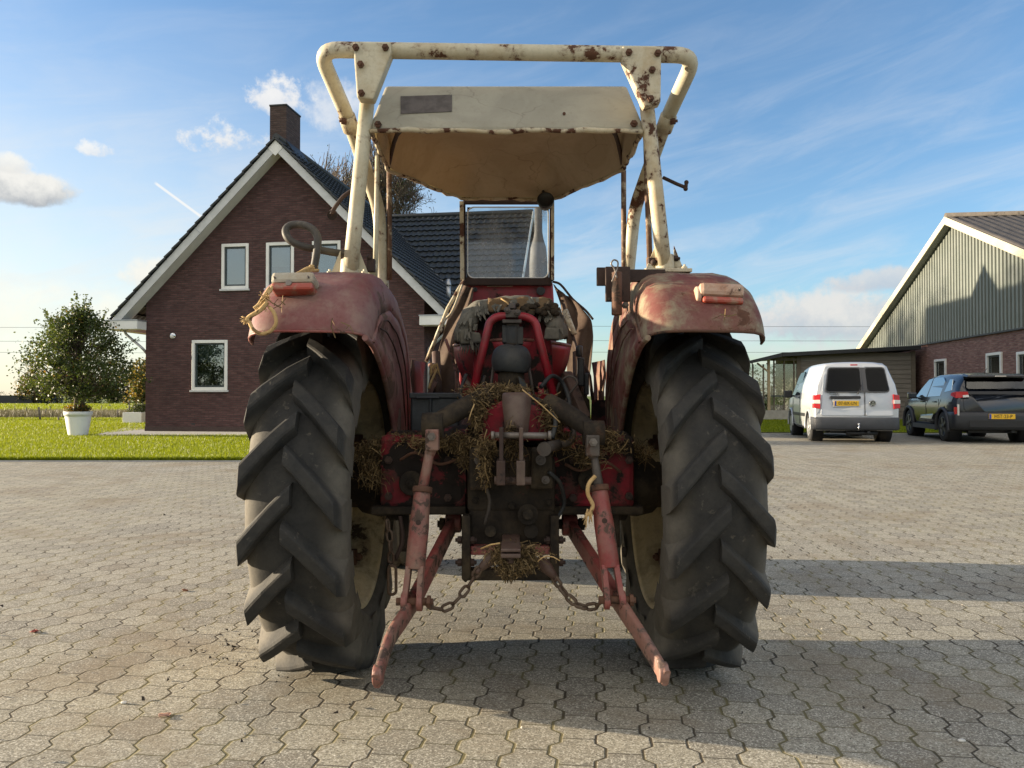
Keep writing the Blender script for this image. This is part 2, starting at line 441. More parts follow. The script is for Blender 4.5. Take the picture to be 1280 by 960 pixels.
M['brick_barn'] = brick('barn_brick', (.20, .095, .085), (.33, .19, .16), (.17, .145, .13))
M['white_paint'] = simple('white_joinery_paint', (.72, .72, .70), .45, var=.06, scale=3, bump=.05)
M['grey_board'] = simple('pale_grey_trim_board', (.52, .53, .54), .5, var=.07, scale=4, bump=.05)
M['dark_frame'] = simple('dark_green_sash', (.03, .042, .045), .4, var=.1)
M['blind'] = simple('grey_roller_blind', (.50, .55, .55), .9, var=.08, scale=2)
M['curtain'] = simple('pale_curtain', (.55, .52, .45), .9, var=.15, scale=8)
M['room'] = simple('dim_room', (.16, .15, .14), .9, var=.2)
M['tile'] = worn('dark_glazed_roof_tile', (.017, .019, .023), (.026, .029, .033), (.05, .05, .046), .16, 6, .42, 3, (.05, .06, .05), .5, bump=.15)
M['tile_barn'] = worn('brown_roof_sheet', (.085, .075, .066), (.12, .105, .09), (.05, .045, .04), .3, 6, .7, 3, bump=.2)
M['chimney_brick'] = brick('chimney_brick', (.075, .048, .043), (.11, .075, .066), (.06, .05, .046))
M['zinc'] = simple('zinc_pipe', (.36, .38, .40), .4, .6, var=.1)
M['clad'] = worn('grey_green_steel_cladding', (.155, .172, .155), (.18, .195, .178), (.12, .13, .12), .12, 5, .45, 1.2, bump=.05)
M['fascia_cream'] = simple('cream_barge_board', (.46, .42, .31), .5, var=.06)
def wood(name, a, b_):
    m, t, b = newmat(name); co = t.coord(); s = t.sep(co)
    g = t.noise(t.comb(t.math('ADD', s[0], s[1]), t.math('MULTIPLY', s[2], 14.0), 0.0), 2.2, 6, .65)
    rnd = t.new('ShaderNodeTexWhiteNoise', noise_dimensions='1D'); t.val(rnd.inputs['W'], t.math('FLOOR', t.math('DIVIDE', s[2], .2)))
    k = t.math('ADD', t.math('MULTIPLY', t.ramp(g, .3, .72), .6), t.math('MULTIPLY', rnd.outputs[0], .4))
    t.val(b.inputs['Base Color'], t.mix(k, c4(a), c4(b_))); b.inputs['Roughness'].default_value = .8
    t.val(b.inputs['Normal'], t.bump(g, .4, .01))
    return m
M['wood'] = wood('weathered_grey_planks', (.12, .107, .092), (.24, .218, .19))
M['wood_post'] = wood('weathered_post_wood', (.09, .075, .06), (.16, .135, .105))
M['timber'] = wood('pale_timber', (.30, .23, .14), (.42, .34, .22))
M['black_trim'] = simple('black_roof_edge', (.016, .018, .022), .5, var=.2)
M['concrete'] = simple('pale_concrete', (.34, .33, .31), .85, var=.12, scale=5, bump=.2)
M['pot_white'] = simple('white_glazed_pot', (.74, .74, .73), .4, var=.04, scale=3)
M['soil'] = simple('dark_soil', (.04, .028, .018), .95, var=.4, scale=30, bump=.5)
def leaf(name, a, b_, tr=.4, tcol=None):
    m, t, b = newmat(name); r = t.new('ShaderNodeNewGeometry').outputs['Random Per Island']
    col = t.mix(r, c4(a), c4(b_))
    t.val(b.inputs['Base Color'], col); b.inputs['Roughness'].default_value = .5; b.inputs['Specular IOR Level'].default_value = .35
    q = t.new('ShaderNodeBsdfTranslucent'); t.val(q.inputs[0], t.mix(1.0, col, c4(tcol or (1.5, 1.4, .6)), 'MULTIPLY'))
    mx = t.new('ShaderNodeMixShader'); mx.inputs[0].default_value = tr
    t.l.new(b.outputs[0], mx.inputs[1]); t.l.new(q.outputs[0], mx.inputs[2]); t.l.new(mx.outputs[0], t.n['Material Output'].inputs[0])
    return m
M['leaf_oak'] = leaf('dark_green_leaf', (.030, .052, .014), (.085, .105, .032), .35)
M['leaf_brown'] = leaf('autumn_leaf', (.16, .075, .02), (.24, .15, .04), .4)
M['leaf_hedge'] = leaf('hedge_leaf', (.022, .03, .014), (.055, .062, .028), .25)
M['leaf_gold'] = leaf('golden_leaf', (.12, .085, .025), (.2, .15, .05), .4)
M['grass_blade'] = leaf('lawn_blade', (.118, .165, .006), (.235, .285, .010), .42, (1.35, 1.2, .25))
M['reed'] = leaf('dry_reed', (.11, .105, .06), (.19, .175, .11), .25, (1.1, 1, .7))
M['bark'] = simple('bark', (.085, .065, .045), .9, var=.35, scale=20, bump=.6, bscale=40)
M['twig'] = simple('twig_bark', (.10, .075, .055), .9, var=.3, scale=10)
def ground(name, a, b_, c_, s1=.15, s2=2.5, bump=.4):
    m, t, b = newmat(name); co = t.coord()
    col = t.mix(t.ramp(t.noise(co, s1, 5, .6), .38, .64), c4(a), c4(b_))
    col = t.mix(t.math('MULTIPLY', t.ramp(t.noise(co, s2, 6, .7), .45, .7), .55), col, c4(c_))
    t.val(b.inputs['Base Color'], col); b.inputs['Roughness'].default_value = .95; b.inputs['Specular IOR Level'].default_value = .1
    t.val(b.inputs['Normal'], t.bump(t.noise(co, 40, 5, .7), bump, .03))
    return m
M['lawn'] = ground('lawn_soil_green', (.15, .175, .008), (.20, .22, .012), (.09, .105, .008), .5, 6)
M['field'] = ground('meadow', (.095, .14, .032), (.14, .165, .05), (.16, .16, .07), .05, .8)
M['bank'] = ground('rough_bank', (.12, .105, .055), (.09, .10, .04), (.16, .14, .085), .3, 2.5)
# --- interlocking pavers
def pavers():
    m, t, b = newmat('interlocking_concrete_pavers'); co = t.coord(); s = t.sep(co)
    g = R(6.5); Wd, L, A = .1375, .170, .0150
    # slight waviness of the laid rows
    wob = t.noise(co, .9, 2)
    u = t.math('SUBTRACT', t.math('MULTIPLY', s[0], math.cos(g)), t.math('MULTIPLY', s[1], math.sin(g)))
    u = t.math('ADD', u, t.math('MULTIPLY', t.math('SUBTRACT', wob, .5), .05))
    v = t.math('ADD', t.math('MULTIPLY', s[0], math.sin(g)), t.math('MULTIPLY', s[1], math.cos(g)))
    v = t.math('ADD', v, t.math('MULTIPLY', t.math('SUBTRACT', t.noise(co, .7, 2), .5), .03))
    n = t.math('ROUND', t.math('DIVIDE', u, Wd))
    par = t.math('FLOORED_MODULO', n, 2.0)
    sg = t.math('SUBTRACT', t.math('MULTIPLY', par, 2.0), 1.0)
    wv = t.math('MULTIPLY', t.math('COSINE', t.math('MULTIPLY', v, 2 * math.pi / L)), 2.1)
    wv = t.math('MAXIMUM', t.math('MINIMUM', wv, 1.0), -1.0)
    jit = t.math('MULTIPLY', t.math('SUBTRACT', t.noise(co, 26, 2), .5), .006)
    db = t.math('ADD', t.math('SUBTRACT', t.math('SUBTRACT', u, t.math('MULTIPLY', n, Wd)), t.math('MULTIPLY', t.math('MULTIPLY', sg, wv), A)), jit)
    right = t.math('GREATER_THAN', db, 0.0)
    col = t.math('SUBTRACT', t.math('ADD', n, right), 1.0)
    pc = t.math('MULTIPLY', t.math('FLOORED_MODULO', col, 2.0), .5)
    vv = t.math('ADD', t.math('ADD', t.math('DIVIDE', v, L), pc), .5)
    row = t.math('FLOOR', vv)
    dc = t.math('MULTIPLY', t.math('ABSOLUTE', t.math('SUBTRACT', t.math('SUBTRACT', vv, row), .5)), L)   # .5 = mid -> joint at 0 / 1
    dc = t.math('SUBTRACT', L / 2, dc)
    dw = t.math('ABSOLUTE', db)
    jw = t.math('MULTIPLY', t.ramp(t.noise(co, 3.0, 3), .3, .7), .0022)
    h1 = t.ramp(t.math('SUBTRACT', dw, jw), .0010, .0052)
    h2 = t.ramp(dc, .0004, .0042)
    h2 = t.math('ADD', t.math('MULTIPLY', h2, .6), .4)
    rnd = t.new('ShaderNodeTexWhiteNoise', noise_dimensions='2D'); t.val(rnd.inputs['Vector'], t.comb(col, row))
    r = rnd.outputs[0]
    vg = t.new('ShaderNodeTexVoronoi'); vg.inputs['Scale'].default_value = 230; t.val(vg.inputs['Vector'], co); agg = t.sep(vg.outputs['Color'])[0]; vg2 = t.new('ShaderNodeTexVoronoi'); vg2.inputs['Scale'].default_value = 120; t.val(vg2.inputs['Vector'], co); agg3 = t.sep(vg2.outputs['Color'])[1]; agg2 = t.noise(co, 130, 4, .75)
    base = t.mix(t.ramp(t.noise(co, .55, 4, .6), .36, .66), c4((.335, .312, .243)), c4((.35, .325, .262)))
    base = t.mix(t.math('MULTIPLY', t.ramp(t.noise(co, .22, 3), .5, .7), .6), base, c4((.33, .32, .285)))
    base = t.mix(t.math('MULTIPLY', t.math('POWER', r, 1.6), .85), base, c4((.215, .20, .17)))
    base = t.mix(t.math('MULTIPLY', t.ramp(agg, .70, .95), .75), base, c4((.62, .59, .50)))
    base = t.mix(t.math('MULTIPLY', t.ramp(agg, .30, .08), .65), base, c4((.11, .10, .078)))
    base = t.mix(t.math('MULTIPLY', t.ramp(agg3, .80, .95), .5), base, c4((.14, .125, .10)))
    base = t.mix(t.math('MULTIPLY', t.ramp(agg2, .50, .66), .60), base, c4((.13, .118, .095)))
    dirt = t.noise(co, 1.1, 6, .7, .5)
    base = t.mix(t.math('MULTIPLY', t.ramp(dirt, .48, .66), .50), base, c4((.20, .155, .10)))
    moss = t.ramp(t.noise(co, 1.6, 4, .6), .42, .6)
    jc = t.mix(moss, c4((.060, .050, .036)), c4((.13, .115, .055)))
    kw = t.math('SUBTRACT', 1.0, h1); kc = t.math('MULTIPLY', t.math('SUBTRACT', 1.0, h2), 1.4)
    jm = t.math('MAXIMUM', kw, kc)
    colr = t.mix(jm, base, jc)
    # mossy halo along the joints
    halo = t.math('MULTIPLY', t.math('MULTIPLY', t.ramp(dw, .022, .004), moss), .32)
    colr = t.mix(halo, colr, c4((.22, .19, .10)))
    t.val(b.inputs['Base Color'], colr); b.inputs['Roughness'].default_value = .9; b.inputs['Specular IOR Level'].default_value = .2
    hh = t.math('ADD', t.math('MULTIPLY', h1, h2), t.math('ADD', t.math('MULTIPLY', agg, .28), t.math('MULTIPLY', r, .12)))
    t.val(b.inputs['Normal'], t.bump(hh, .75, .006))
    return m
M['pavers'] = pavers()
# --- vehicles
def carpaint(name, col, metal=0.0, rough=.25, coat=.6):
    m, t, b = newmat(name); co = t.coord()
    n = t.noise(co, 3, 6, .7)
    t.val(b.inputs['Base Color'], t.mix(t.math('MULTIPLY', t.ramp(n, .45, .8), .35), c4(col), c4([x * .75 + .02 for x in col])))
    b.inputs['Metallic'].default_value = metal
    t.val(b.inputs['Roughness'], t.math('ADD', rough, t.math('MULTIPLY', n, .12)))
    b.inputs['Coat Weight'].default_value = coat; b.inputs['Coat Roughness'].default_value = .06
    return m
M['silver'] = carpaint('silver_car_paint', (.46, .48, .51), .35, .34)
M['black_car'] = carpaint('blue_black_car_paint', (.004, .006, .011), 0.0, .14, .5)
M['bumper'] = simple('grey_bumper_plastic', (.040, .043, .05), .6, var=.1, scale=10)
M['tyre'] = simple('car_tyre_rubber', (.017, .017, .018), .8, var=.2)
M['alloy'] = simple('wheel_cover', (.42, .43, .45), .35, .7, var=.1)
M['alloy_dark'] = simple('dark_alloy', (.07, .075, .08), .35, .6, var=.1)
M['lamp_red'] = simple('car_tail_lens', (.42, .012, .016), .15, var=.1)
M['lamp_white'] = simple('car_clear_lens', (.6, .58, .55), .15, var=.05)
M['plate_yellow'] = simple('number_plate_yellow', (.70, .42, .02), .4, var=.03)
M['plate_blue'] = simple('number_plate_blue', (.02, .05, .28), .4, var=.03)
M['plate_black'] = simple('number_plate_black', (.012, .012, .014), .5, var=.03)
M['chrome'] = simple('chrome', (.55, .56, .58), .15, 1.0, var=.03)
M['interior'] = simple('car_interior', (.05, .05, .052), .8, var=.2)
M['seat_grey'] = simple('car_seat_cloth', (.22, .21, .20), .9, var=.1)
# ================================================================= TRACTOR
CX = -.018; YA = 2.98; ZA = .669
T = thing('tractor', 'old faded red tractor with cream roll frame and canopy, seen from behind on the pavers', 'tractor', (CX, YA, 0))
def clampz(mb, lo=.004):
    mb.v = [(x, y, max(z, lo)) for x, y, z in mb.v]
YW = 3.055
def rear_wheel(side):
    cxw = CX + side * .688
    tm = M['rubber']
    b = MB()
    prof = [(-.118, .425), (-.148, .448), (-.164, .480), (-.169, .510), (-.164, .538), (-.152, .564), (-.132, .586), (-.10, .603), (-.055, .614), (0, .618)]
    prof = prof + [(-x, r) for x, r in prof[-2::-1]]
    b.lathe((cxw, YW, ZA), (1, 0, 0), prof[6:-6], 96, up=V((0, 0, 1)))
    b.lathe((cxw, YW, ZA), (1, 0, 0), prof[:7], 96, up=V((0, 0, 1))); b.lathe((cxw, YW, ZA), (1, 0, 0), prof[-7:], 96, up=V((0, 0, 1)))
    # sidewall moulding ring (dusty, like the flanks)
    for sx in (-1, 1):
        b.lathe((cxw, YW, ZA), (1, 0, 0), [(sx * .161, .474), (sx * .167, .480), (sx * .168, .486), (sx * .166, .492)], 96)
    b.cur = 0
    worn_r = .72 if side > 0 else 1.0
    n = 17
    for h in (-1, 1):
        for k in range(n):
            th0 = 2 * math.pi * (k + (.5 if h > 0 else 0)) / n + (.02 if side > 0 else .11)
            st = []
            for i in range(8):
                q = i / 7.0
                if q <= .78:
                    qq = q / .78
                    x = -.014 + (.166 + .014) * qq
                    drop = .30 * qq ** 1.12
                    rt = .618 + .040 * worn_r - .006 * qq * qq; rb = .600 - .050 * qq * qq
                    hw = .030 + .007 * qq
                else:
                    qq = (q - .78) / .22
                    x = .166 + .008 * qq - .006 * qq * qq
                    drop = .30 + .03 * qq
                    rt = .612 + .040 * worn_r - .105 * qq; rb = .550 - .085 * qq
                    hw = .037 + .008 * qq
                st.append((x, drop, rt, rb, hw))
            rows = []
            for (x, drop, rt, rb, hw) in st:
                row = []
                for (r, w) in ((rb, -1.55), (rt - .012, -1.08), (rt - .003, -.9), (rt, -.6), (rt, .6), (rt - .003, .9), (rt - .012, 1.08), (rb, 1.55)):
                    a = th0 - drop + w * hw / .64
                    row.append(V((cxw + h * x, YW - r * math.cos(a), ZA + r * math.sin(a))))
                rows.append(row)
            b.grid(rows, False)
            b.poly(rows[0]); b.poly(rows[-1])
    b.v = [(x, YW + (y - YW) * 1.02, ZA + (z - ZA) * 1.02) for x, y, z in b.v]
    b.v = [(x + .0009 * math.sin(y * 61 + z * 47), y + .0009 * math.sin(x * 71 + z * 53), z + .0009 * math.sin(x * 67 + y * 59)) for x, y, z in b.v]
    clampz(b)
    # bulge at the contact patch
    vv = []
    for x, y, z in b.v:
        if z < .10: x = cxw + (x - cxw) * (1 + .07 * (1 - z / .10))
        vv.append((x, y, z))
    b.v = vv
    wh = MB()
    # rim barrel + dish (dish set towards the outside)
    o = side
    barrel = [(-.130, .450), (-.138, .436), (-.124, .424), (-.104, .420), (-.088, .392), (-.04, .384), (.04, .384), (.088, .392), (.104, .420), (.124, .424), (.138, .436), (.130, .450)]
    wh.lathe((cxw, YW, ZA), (1, 0, 0), barrel, 72)
    dish = [(o * .012, .385), (o * .010, .355), (o * -.012, .325), (o * .012, .275), (o * .03, .21), (o * .03, .11), (o * .02, .10), (o * .02, .02)]
    wh.lathe((cxw, YW, ZA), (1, 0, 0), dish, 72)
    wheel = thing_part = wh.build('rear_wheel', M['rim'], T)
    b.build('tyre', [tm if side < 0 else M['rubber_worn']], wheel, bevel=.004 if side < 0 else .007)
    r = MB()
    for k in range(8):          # rim clamps
        a = 2 * math.pi * (k + .3) / 8
        c = V((cxw - o * .03, YW - .345 * math.cos(a), ZA + .345 * math.sin(a)))
        r.box(c, (.05, .05, .05), Matrix.Rotation(-a, 3, 'X'))
        r.bolt(c + V((-o * .025, 0, 0)), (-o, 0, 0), .018, .016)
    r.build('rim_clamp_ring', M['rust'], wheel, bevel=.006)
    hb = MB()
    hb.lathe((CX + side * .46, YW, ZA + .03), (side, 0, 0), [(-.02, .02), (-.02, .12), (.05, .125), (.11, .11), (.13, .09), (.22, .09), (.22, .02)], 32)
    for k in range(8):
        a = 2 * math.pi * k / 8
        hb.bolt((cxw + 0.0, YW + .15 * math.cos(a), ZA + .15 * math.sin(a)), (-side, 0, 0), .016, .03)
    hb.build('hub', M['grime'], wheel)
    return wheel
for s_ in (-1, 1): rear_wheel(s_)
def front_wheel(side):
    c = V((CX + side * .70, 4.80, .375))
    b = MB()
    prof = [(-.075, .205), (-.098, .24), (-.104, .29), (-.095, .34), (-.075, .366), (-.06, .374), (-.05, .362), (-.035, .362), (-.028, .378), (0, .380)]
    prof = prof + [(-x, r) for x, r in prof[-2::-1]]
    b.lathe(c, (1, 0, 0), prof, 48); clampz(b)
    r = MB(); r.lathe(c, (1, 0, 0), [(-.085, .222), (-.085, .2), (-.04, .19), (.04, .19), (.085, .2), (.085, .222)], 40)
    r.lathe(c, (1, 0, 0), [(side * .01, .19), (side * .0, .14), (side * .03, .09), (side * .03, .01)], 40)
    r.lathe(c, (-side, 0, 0), [(-.02, .01), (-.02, .07), (.08, .06), (.09, .01)], 24)
    w = r.build('front_wheel', M['rim'], T); b.build('tyre', M['rubber_dusty'], w)
for s_ in (-1, 1): front_wheel(s_)

# ---------------------------------------------------------------- fenders
ARC = [(2.462, 1.258), (2.468, 1.278), (2.492, 1.322), (2.535, 1.372), (2.60, 1.425), (2.69, 1.468), (2.80, 1.495), (2.92, 1.507), (3.05, 1.505), (3.18, 1.487), (3.30, 1.455), (3.41, 1.405), (3.50, 1.34), (3.57, 1.26), (3.62, 1.16), (3.65, 1.04), (3.66, .92), (3.66, .80)]
def fender(side):
    mat = M['red_fender'] if side < 0 else M['red_fender_mossy']
    pts = curve([V((0, y, z)) for y, z in ARC], 3)
    b = MB(); rows = []
    n = len(pts)
    # (x, inward offset)
    cs = [(.452, .135), (.452, .105), (.455, .075), (.464, .045), (.482, .018), (.508, .004), (.54, .0), (.60, -.002), (.70, -.002), (.76, .0), (.80, .010), (.828, .030), (.846, .060), (.857, .098), (.860, .135)]
    for k, p in enumerate(pts):
        t = (pts[min(k + 1, n - 1)] - pts[max(k - 1, 0)]).normalized()
        nrm = V((0, t.z, -t.y))            # towards the axle
        if nrm.dot(V((0, YA, .6)) - p) < 0: nrm = -nrm
        if k < 3: nrm = V((0, nrm.y * .35 + .4, nrm.z * .35)).normalized() if False else nrm
        row = []
        for x, off in cs:
            tap = min(1, k / 4.0) if k < 4 else 1
            wob = .004 * math.sin(p.y * 23 + x * 17 + side) 
            fl = off
            row.append(V((CX + side * x, p.y, p.z)) + nrm * (fl + wob))
        rows.append(row)
    b.grid(rows, True)
    fo = b.build('fender', mat, T, solid=.006)
    # rolled lip at the rear edge
    lp = MB(); lp.tube([r + V((0, 0, -.001)) for r in rows[0][3:]], .0045, 8)
    lp.build('rolled_edge', M['red_link'] if side < 0 else M['rust'], fo)
    # inner side panel
    outer = [rows[k][0] for k in range(n)]
    inner = [V((CX + side * .452, y, z)) for y, z in ((2.475, 1.238), (2.60, 1.222), (2.70, 1.19), (2.80, 1.148), (2.90, 1.085), (3.0, 1.005), (3.07, .93), (3.12, .85), (3.145, .76), (3.15, .66), (3.15, .58))]
    inner = curve(inner, 3)
    def resample(pl, m):
        s = [0]
        for a, c in zip(pl, pl[1:]): s.append(s[-1] + (c - a).length)
        out = []
        for i in range(m):
            q = s[-1] * i / (m - 1)
            for k in range(len(s) - 1):
                if s[k + 1] >= q - 1e-9:
                    out.append(pl[k].lerp(pl[k + 1], (q - s[k]) / max(1e-9, s[k + 1] - s[k]))); break
        return out
    ext = outer + [V((CX + side * .452, 3.55, .62))]
    A = resample(ext, 40); B = resample(inner, 40)
    b2 = MB(); rr = []
    for i in range(9):
        q = i / 8
        row = []
        for j, (a, c) in enumerate(zip(A, B)):
            p = a.lerp(c, q)
            p = p + V((side * -.010 * math.sin(q * math.pi * 2.2 + j * .12) * (1 if 0 < i < 8 else 0), 0, 0))
            row.append(p)
        rr.append(row)
    b2.grid(rr, True)
    side_m = b2.build('side_panel', mat, fo, solid=.004)
    fl = MB()
    fl.tube([p + V((side * .004, -.003, 0)) for p in B], .010, 8)
    fl.build('rolled_edge', mat, fo)
    # seam ribs pressed into the inner panel
    rb = MB()
    for f in (.22, .45):
        path = [A[j].lerp(B[j], f) + V((-side * .006, 0, 0)) for j in range(6, 38)]
        rb.tube(path, .0032, 6)
    rb.build('panel_rib', M['dark_rust'] if side < 0 else mat, fo)
    # torn outer skirt in front of the inner panel
    sk = MB(); r3 = []
    for i in range(8):
        q = i / 7
        z = 1.22 - .50 * q
        r3.append([V((CX + side * (.452 - .022 * w + .006 * math.sin(i * 1.9 + w * 5)), 3.60 + .30 * w - .06 * q * w, z)) for w in (0, .3, .6, 1)])
    sk.grid(r3, True); sk.build('front_skirt', mat if side > 0 else M['dark_rust'], fo, solid=.004)
    return fo
F_ = {s: fender(s) for s in (-1, 1)}
# ---- tail lights
def tail_light(side):
    d = 2.52
    if side < 0:
        a = P(366, 356, d); w, h, dp = .140, .066, .09
    else:
        a = P(902, 370, d); w, h, dp = .148, .066, .09
    rot = Matrix.Rotation(R(-18), 3, 'X') @ Matrix.Rotation(R(3 if side > 0 else -1), 3, 'Y')
    hs = MB()
    c = a + V((0, .03, 0))
    if side < 0:
        # dusty cover on the top half, red lens beneath
        hs.box(c + rot @ V((0, 0, .012)), (w, dp, h * .62), rot)
        ob = hs.build('tail_light', M['lens_dirty'], F_[side], bevel=.012)
        ob['label'] = 'dusty tail light with red lower lens and rope beside it'
        ls = MB(); ls.box(c + rot @ V((.002, -.003, -.022)), (w * .97, dp, h * .40), rot); ls.build('red_lens', M['lens'], F_[side], bevel=.008)
        sc = MB()
        for dx in (-.055, .055): sc.bolt(c + rot @ V((dx, -dp / 2 - .001, .008)), rot @ V((0, -1, 0)), .004, .003)
        sc.cyl(c + rot @ V((-.008, -dp / 2, -.012)), c + rot @ V((-.008, -dp / 2 - .006, -.012)), .010, 12)
        sc.build('screw', M['steel'], F_[side])
    else:
        hs.box(c + rot @ V((0, 0, .010)), (w, dp, h * .72), rot)
        ob = hs.build('tail_light', M['lens_orange'], F_[side], bevel=.014)
        ob['label'] = 'sun bleached orange tail light on the mossy fender'
        ls = MB(); ls.box(c + rot @ V((.004, .002, -.026)), (w * .9, dp * .95, h * .34), rot); ls.build('red_lens', M['lens'], F_[side], bevel=.008)
        ls = MB(); ls.cyl(c + rot @ V((-w / 2 - .008, 0, -.004)), c + rot @ V((-w / 2 + .01, 0, -.004)), .036, 20); ls.build('lamp_end', M['lens_orange'], F_[side], bevel=.006)
        sc = MB(); sc.bolt(c + rot @ V((.055, -dp / 2 - .001, .008)), rot @ V((0, -1, 0)), .005, .003); sc.build('screw', M['steel'], F_[side])
    # bracket joining the lamp to the fender
    br = MB(); br.box(c + V((0, .06, -.012)), (w * .6, .10, .03)); br.build('lamp_bracket', M['rust'], F_[side])
for s_ in (-1, 1): tail_light(s_)

# ---------------------------------------------------------------- roll frame
def pm(px, py, d, side=None): return P(px, py, d)
RB = MB()
barL = P(402, 64, 2.76); barR = P(866, 70, 2.76)
legL = [P(478, 352, 3.42), P(474, 262, 3.36), P(437, 152, 3.02), P(398, 62, 2.76)]
legR = [P(784, 352, 3.42), P(793, 262, 3.36), P(832, 152, 3.02), P(870, 69, 2.76)]
path = [P(481, 420, 3.44)] + legL + legR[::-1] + [P(782, 420, 3.44)]
RB.tube(bend(path, .075, 7), .0285, 16)
ROPS = RB.build('roll_bar', M['cream'], T)
for side, foot, top in ((-1, P(437, 349, 2.93), P(464, 78, 2.79)), (1, P(831, 343, 2.93), P(803, 80, 2.79))):
    b = MB()
    b.tube([foot, foot.lerp(top, .25), top], [.0295, .0285, .0262], 18)
    mt = M['cream'] if side < 0 else M['cream_rusty']
    po = b.build('roll_post', mt, T)
    fl = MB()
    fl.box(foot + V((0, .0, .006)), (.175, .14, .014), Matrix.Rotation(R(2), 3, 'Z'))
    fl.tube([foot + V((0, 0, .01)), foot + V((0, 0, .075))], [.038, .033], 18)
    for dx, dy in ((-.065, -.045), (.065, -.045), (-.065, .045), (.065, .045)): fl.bolt(foot + V((dx, dy, .013)), (0, 0, 1), .012, .010)
    fl.build('foot_plate', mt, po, bevel=.003)
    # weld gusset fins at the foot
    g = MB()
    for dx in (-1, 1):
        g.prism([foot + V((dx * .035, 0, .012)), foot + V((dx * .075, 0, .012)), foot + V((dx * .036, 0, .11))], (0, .008, 0))
    g.build('weld_fin', mt, po)
    # gusset plate at the head
    if side < 0: ql = [(441, 52), (489, 53), (489, 66), (466, 124), (446, 122)]
    else: ql = [(778, 57), (827, 58), (826, 128), (806, 133), (778, 72)]
    dq = 2.722
    pl = MB(); pl.prism([P(x, y, dq) for x, y in ql], (0, .055, 0))
    gp = pl.build('gusset_plate', mt, T, bevel=.006)
    bl = MB()
    bp = ((445, 60), (482, 60), (451, 81), (452, 117)) if side < 0 else ((786, 66), (822, 67), (815, 88), (813, 124))
    for x, y in bp: bl.bolt(P(x, y, dq - .001), (0, -1, 0), .0125, .010)
    bl.build('plate_bolt', M['rust'], gp)
# thin stay rods
b = MB(); b.tube([P(469, 348, 3.02), P(472, 190, 3.10)], .010, 10); b.tube([P(464, 344, 3.02), P(466, 330, 3.02)], .018, 10); b.build('stay_rod', M['cream'], T)
b = MB(); b.tube([P(813, 345, 3.02), P(809, 235, 3.06), P(807, 150, 3.10)], .0115, 10); b.tube([P(814, 348, 3.02), P(813, 322, 3.02)], .017, 10); b.build('stay_rod', M['rod_rust'], T)
for x0, x1 in ((487, 486.5), (780, 779.5)):
    b = MB(); b.tube([P(x0, 350, 3.40), P(x1, 213, 3.36)], .0115, 10); b.build('canopy_stay', M['rod_rust'], T)
# clamp with wing bolt by the right post
b = MB(); b.box(P(818, 326, 2.94), (.05, .03, .02)); b.bolt(P(841, 323, 2.93), (1, 0, 0), .012, .02); b.sphere(P(817, 328, 2.92), .012); b.build('stay_clamp', M['dark_rust'], T, bevel=.003)
b = MB(); b.box(P(464, 332, 2.95), (.03, .03, .05)); b.sphere(P(462, 322, 2.94), .012); b.build('stay_clamp', M['dark_rust'], T, bevel=.003)
# mirror arms
b = MB(); b.tube(curve([P(440, 238, 2.97), P(428, 247, 2.95), P(417, 262, 2.93), P(414, 268, 2.93)], 5), .008, 8)
b.cyl(P(416, 268, 2.945), P(415, 269, 2.93), .019, 16); b.build('mirror_arm', M['dark_rust'], T)
b = MB(); b.tube([P(829, 222, 3.0), P(846, 230, 2.97), P(856, 234, 2.96)], .007, 8); b.sphere(P(858, 228, 2.96), .009); b.sphere(P(857, 236, 2.96), .009); b.tube([P(858, 227, 2.96), P(857, 238, 2.96)], .007, 8)
b.build('mirror_arm', M['dark_rust'], T)
# bolts on legs
b = MB()
for x, y, d in ((433, 152, 2.98), (838, 152, 2.98)): b.bolt(P(x, y, d), (-1 if x < 640 else 1, -.3, 0), .012, .02)
b.build('joint_bolt', M['rust'], ROPS)
b = MB()
for sd, (x, y, d) in ((-1, (436, 153, 3.015)), (1, (833, 153, 3.015))):
    p = P(x, y, d); t = (legL[2] - legL[1]).normalized() if sd < 0 else (legR[2] - legR[1]).normalized()
    b.tube([p - t * .035, p + t * .03], .033, 16)
b.build('tube_sleeve', M['cream_rusty'], ROPS)

# ---------------------------------------------------------------- canopy
CZ = None
def canopy_pts():
    low = [P(464, 163, 2.82), P(485, 214, 3.32), P(577, 248, 3.80), P(694, 249, 3.80), P(779, 214, 3.32), P(803, 163, 2.82)]
    zz = 2.044
    low = [V((p.x, p.y, zz)) for p in low]
    return low
low = canopy_pts()
topz = 2.240
top = [V((P(481, 110, 2.93).x, 2.93, topz)), V((low[1].x + .075, 3.30, topz)), V((low[2].x + .03, 3.68, topz - .02)), V((low[3].x - .03, 3.68, topz - .02)), V((low[4].x - .075, 3.30, topz)), V((P(784, 110, 2.93).x, 2.93, topz))]
cen = V((CX, 3.2, 0))
def ring_inset(pts, k, z): return [V((cen.x + (p.x - cen.x) * k, cen.y + (p.y - cen.y) * k, z if z is not None else p.z)) for p in pts]
b = MB()
def sub_ring(r, n=5):
    out = []
    for i in range(len(r)):
        a, c = r[i], r[(i + 1) % len(r)]
        for k in range(n): out.append(a.lerp(c, k / n))
    return out
low1 = [p + V((0, 0, -.012)) for p in low]
mid = [a.lerp(c, .12) + V(((a.x - cen.x) * .01, (a.y - cen.y) * .01, 0)) for a, c in zip(low, top)]
rings = [low1, low, mid, top]
R_ = [sub_ring(r) for r in rings]
b.grid(R_, False, True)
t2 = ring_inset(top, .6, topz + .022); t3 = ring_inset(top, .2, topz + .03)
b.grid([sub_ring(top), sub_ring(t2), sub_ring(t3)], True, True)
b.poly(sub_ring(t3))
CAN = b.build('canopy', M['canopy'], T, bevel=.012, seg=3)
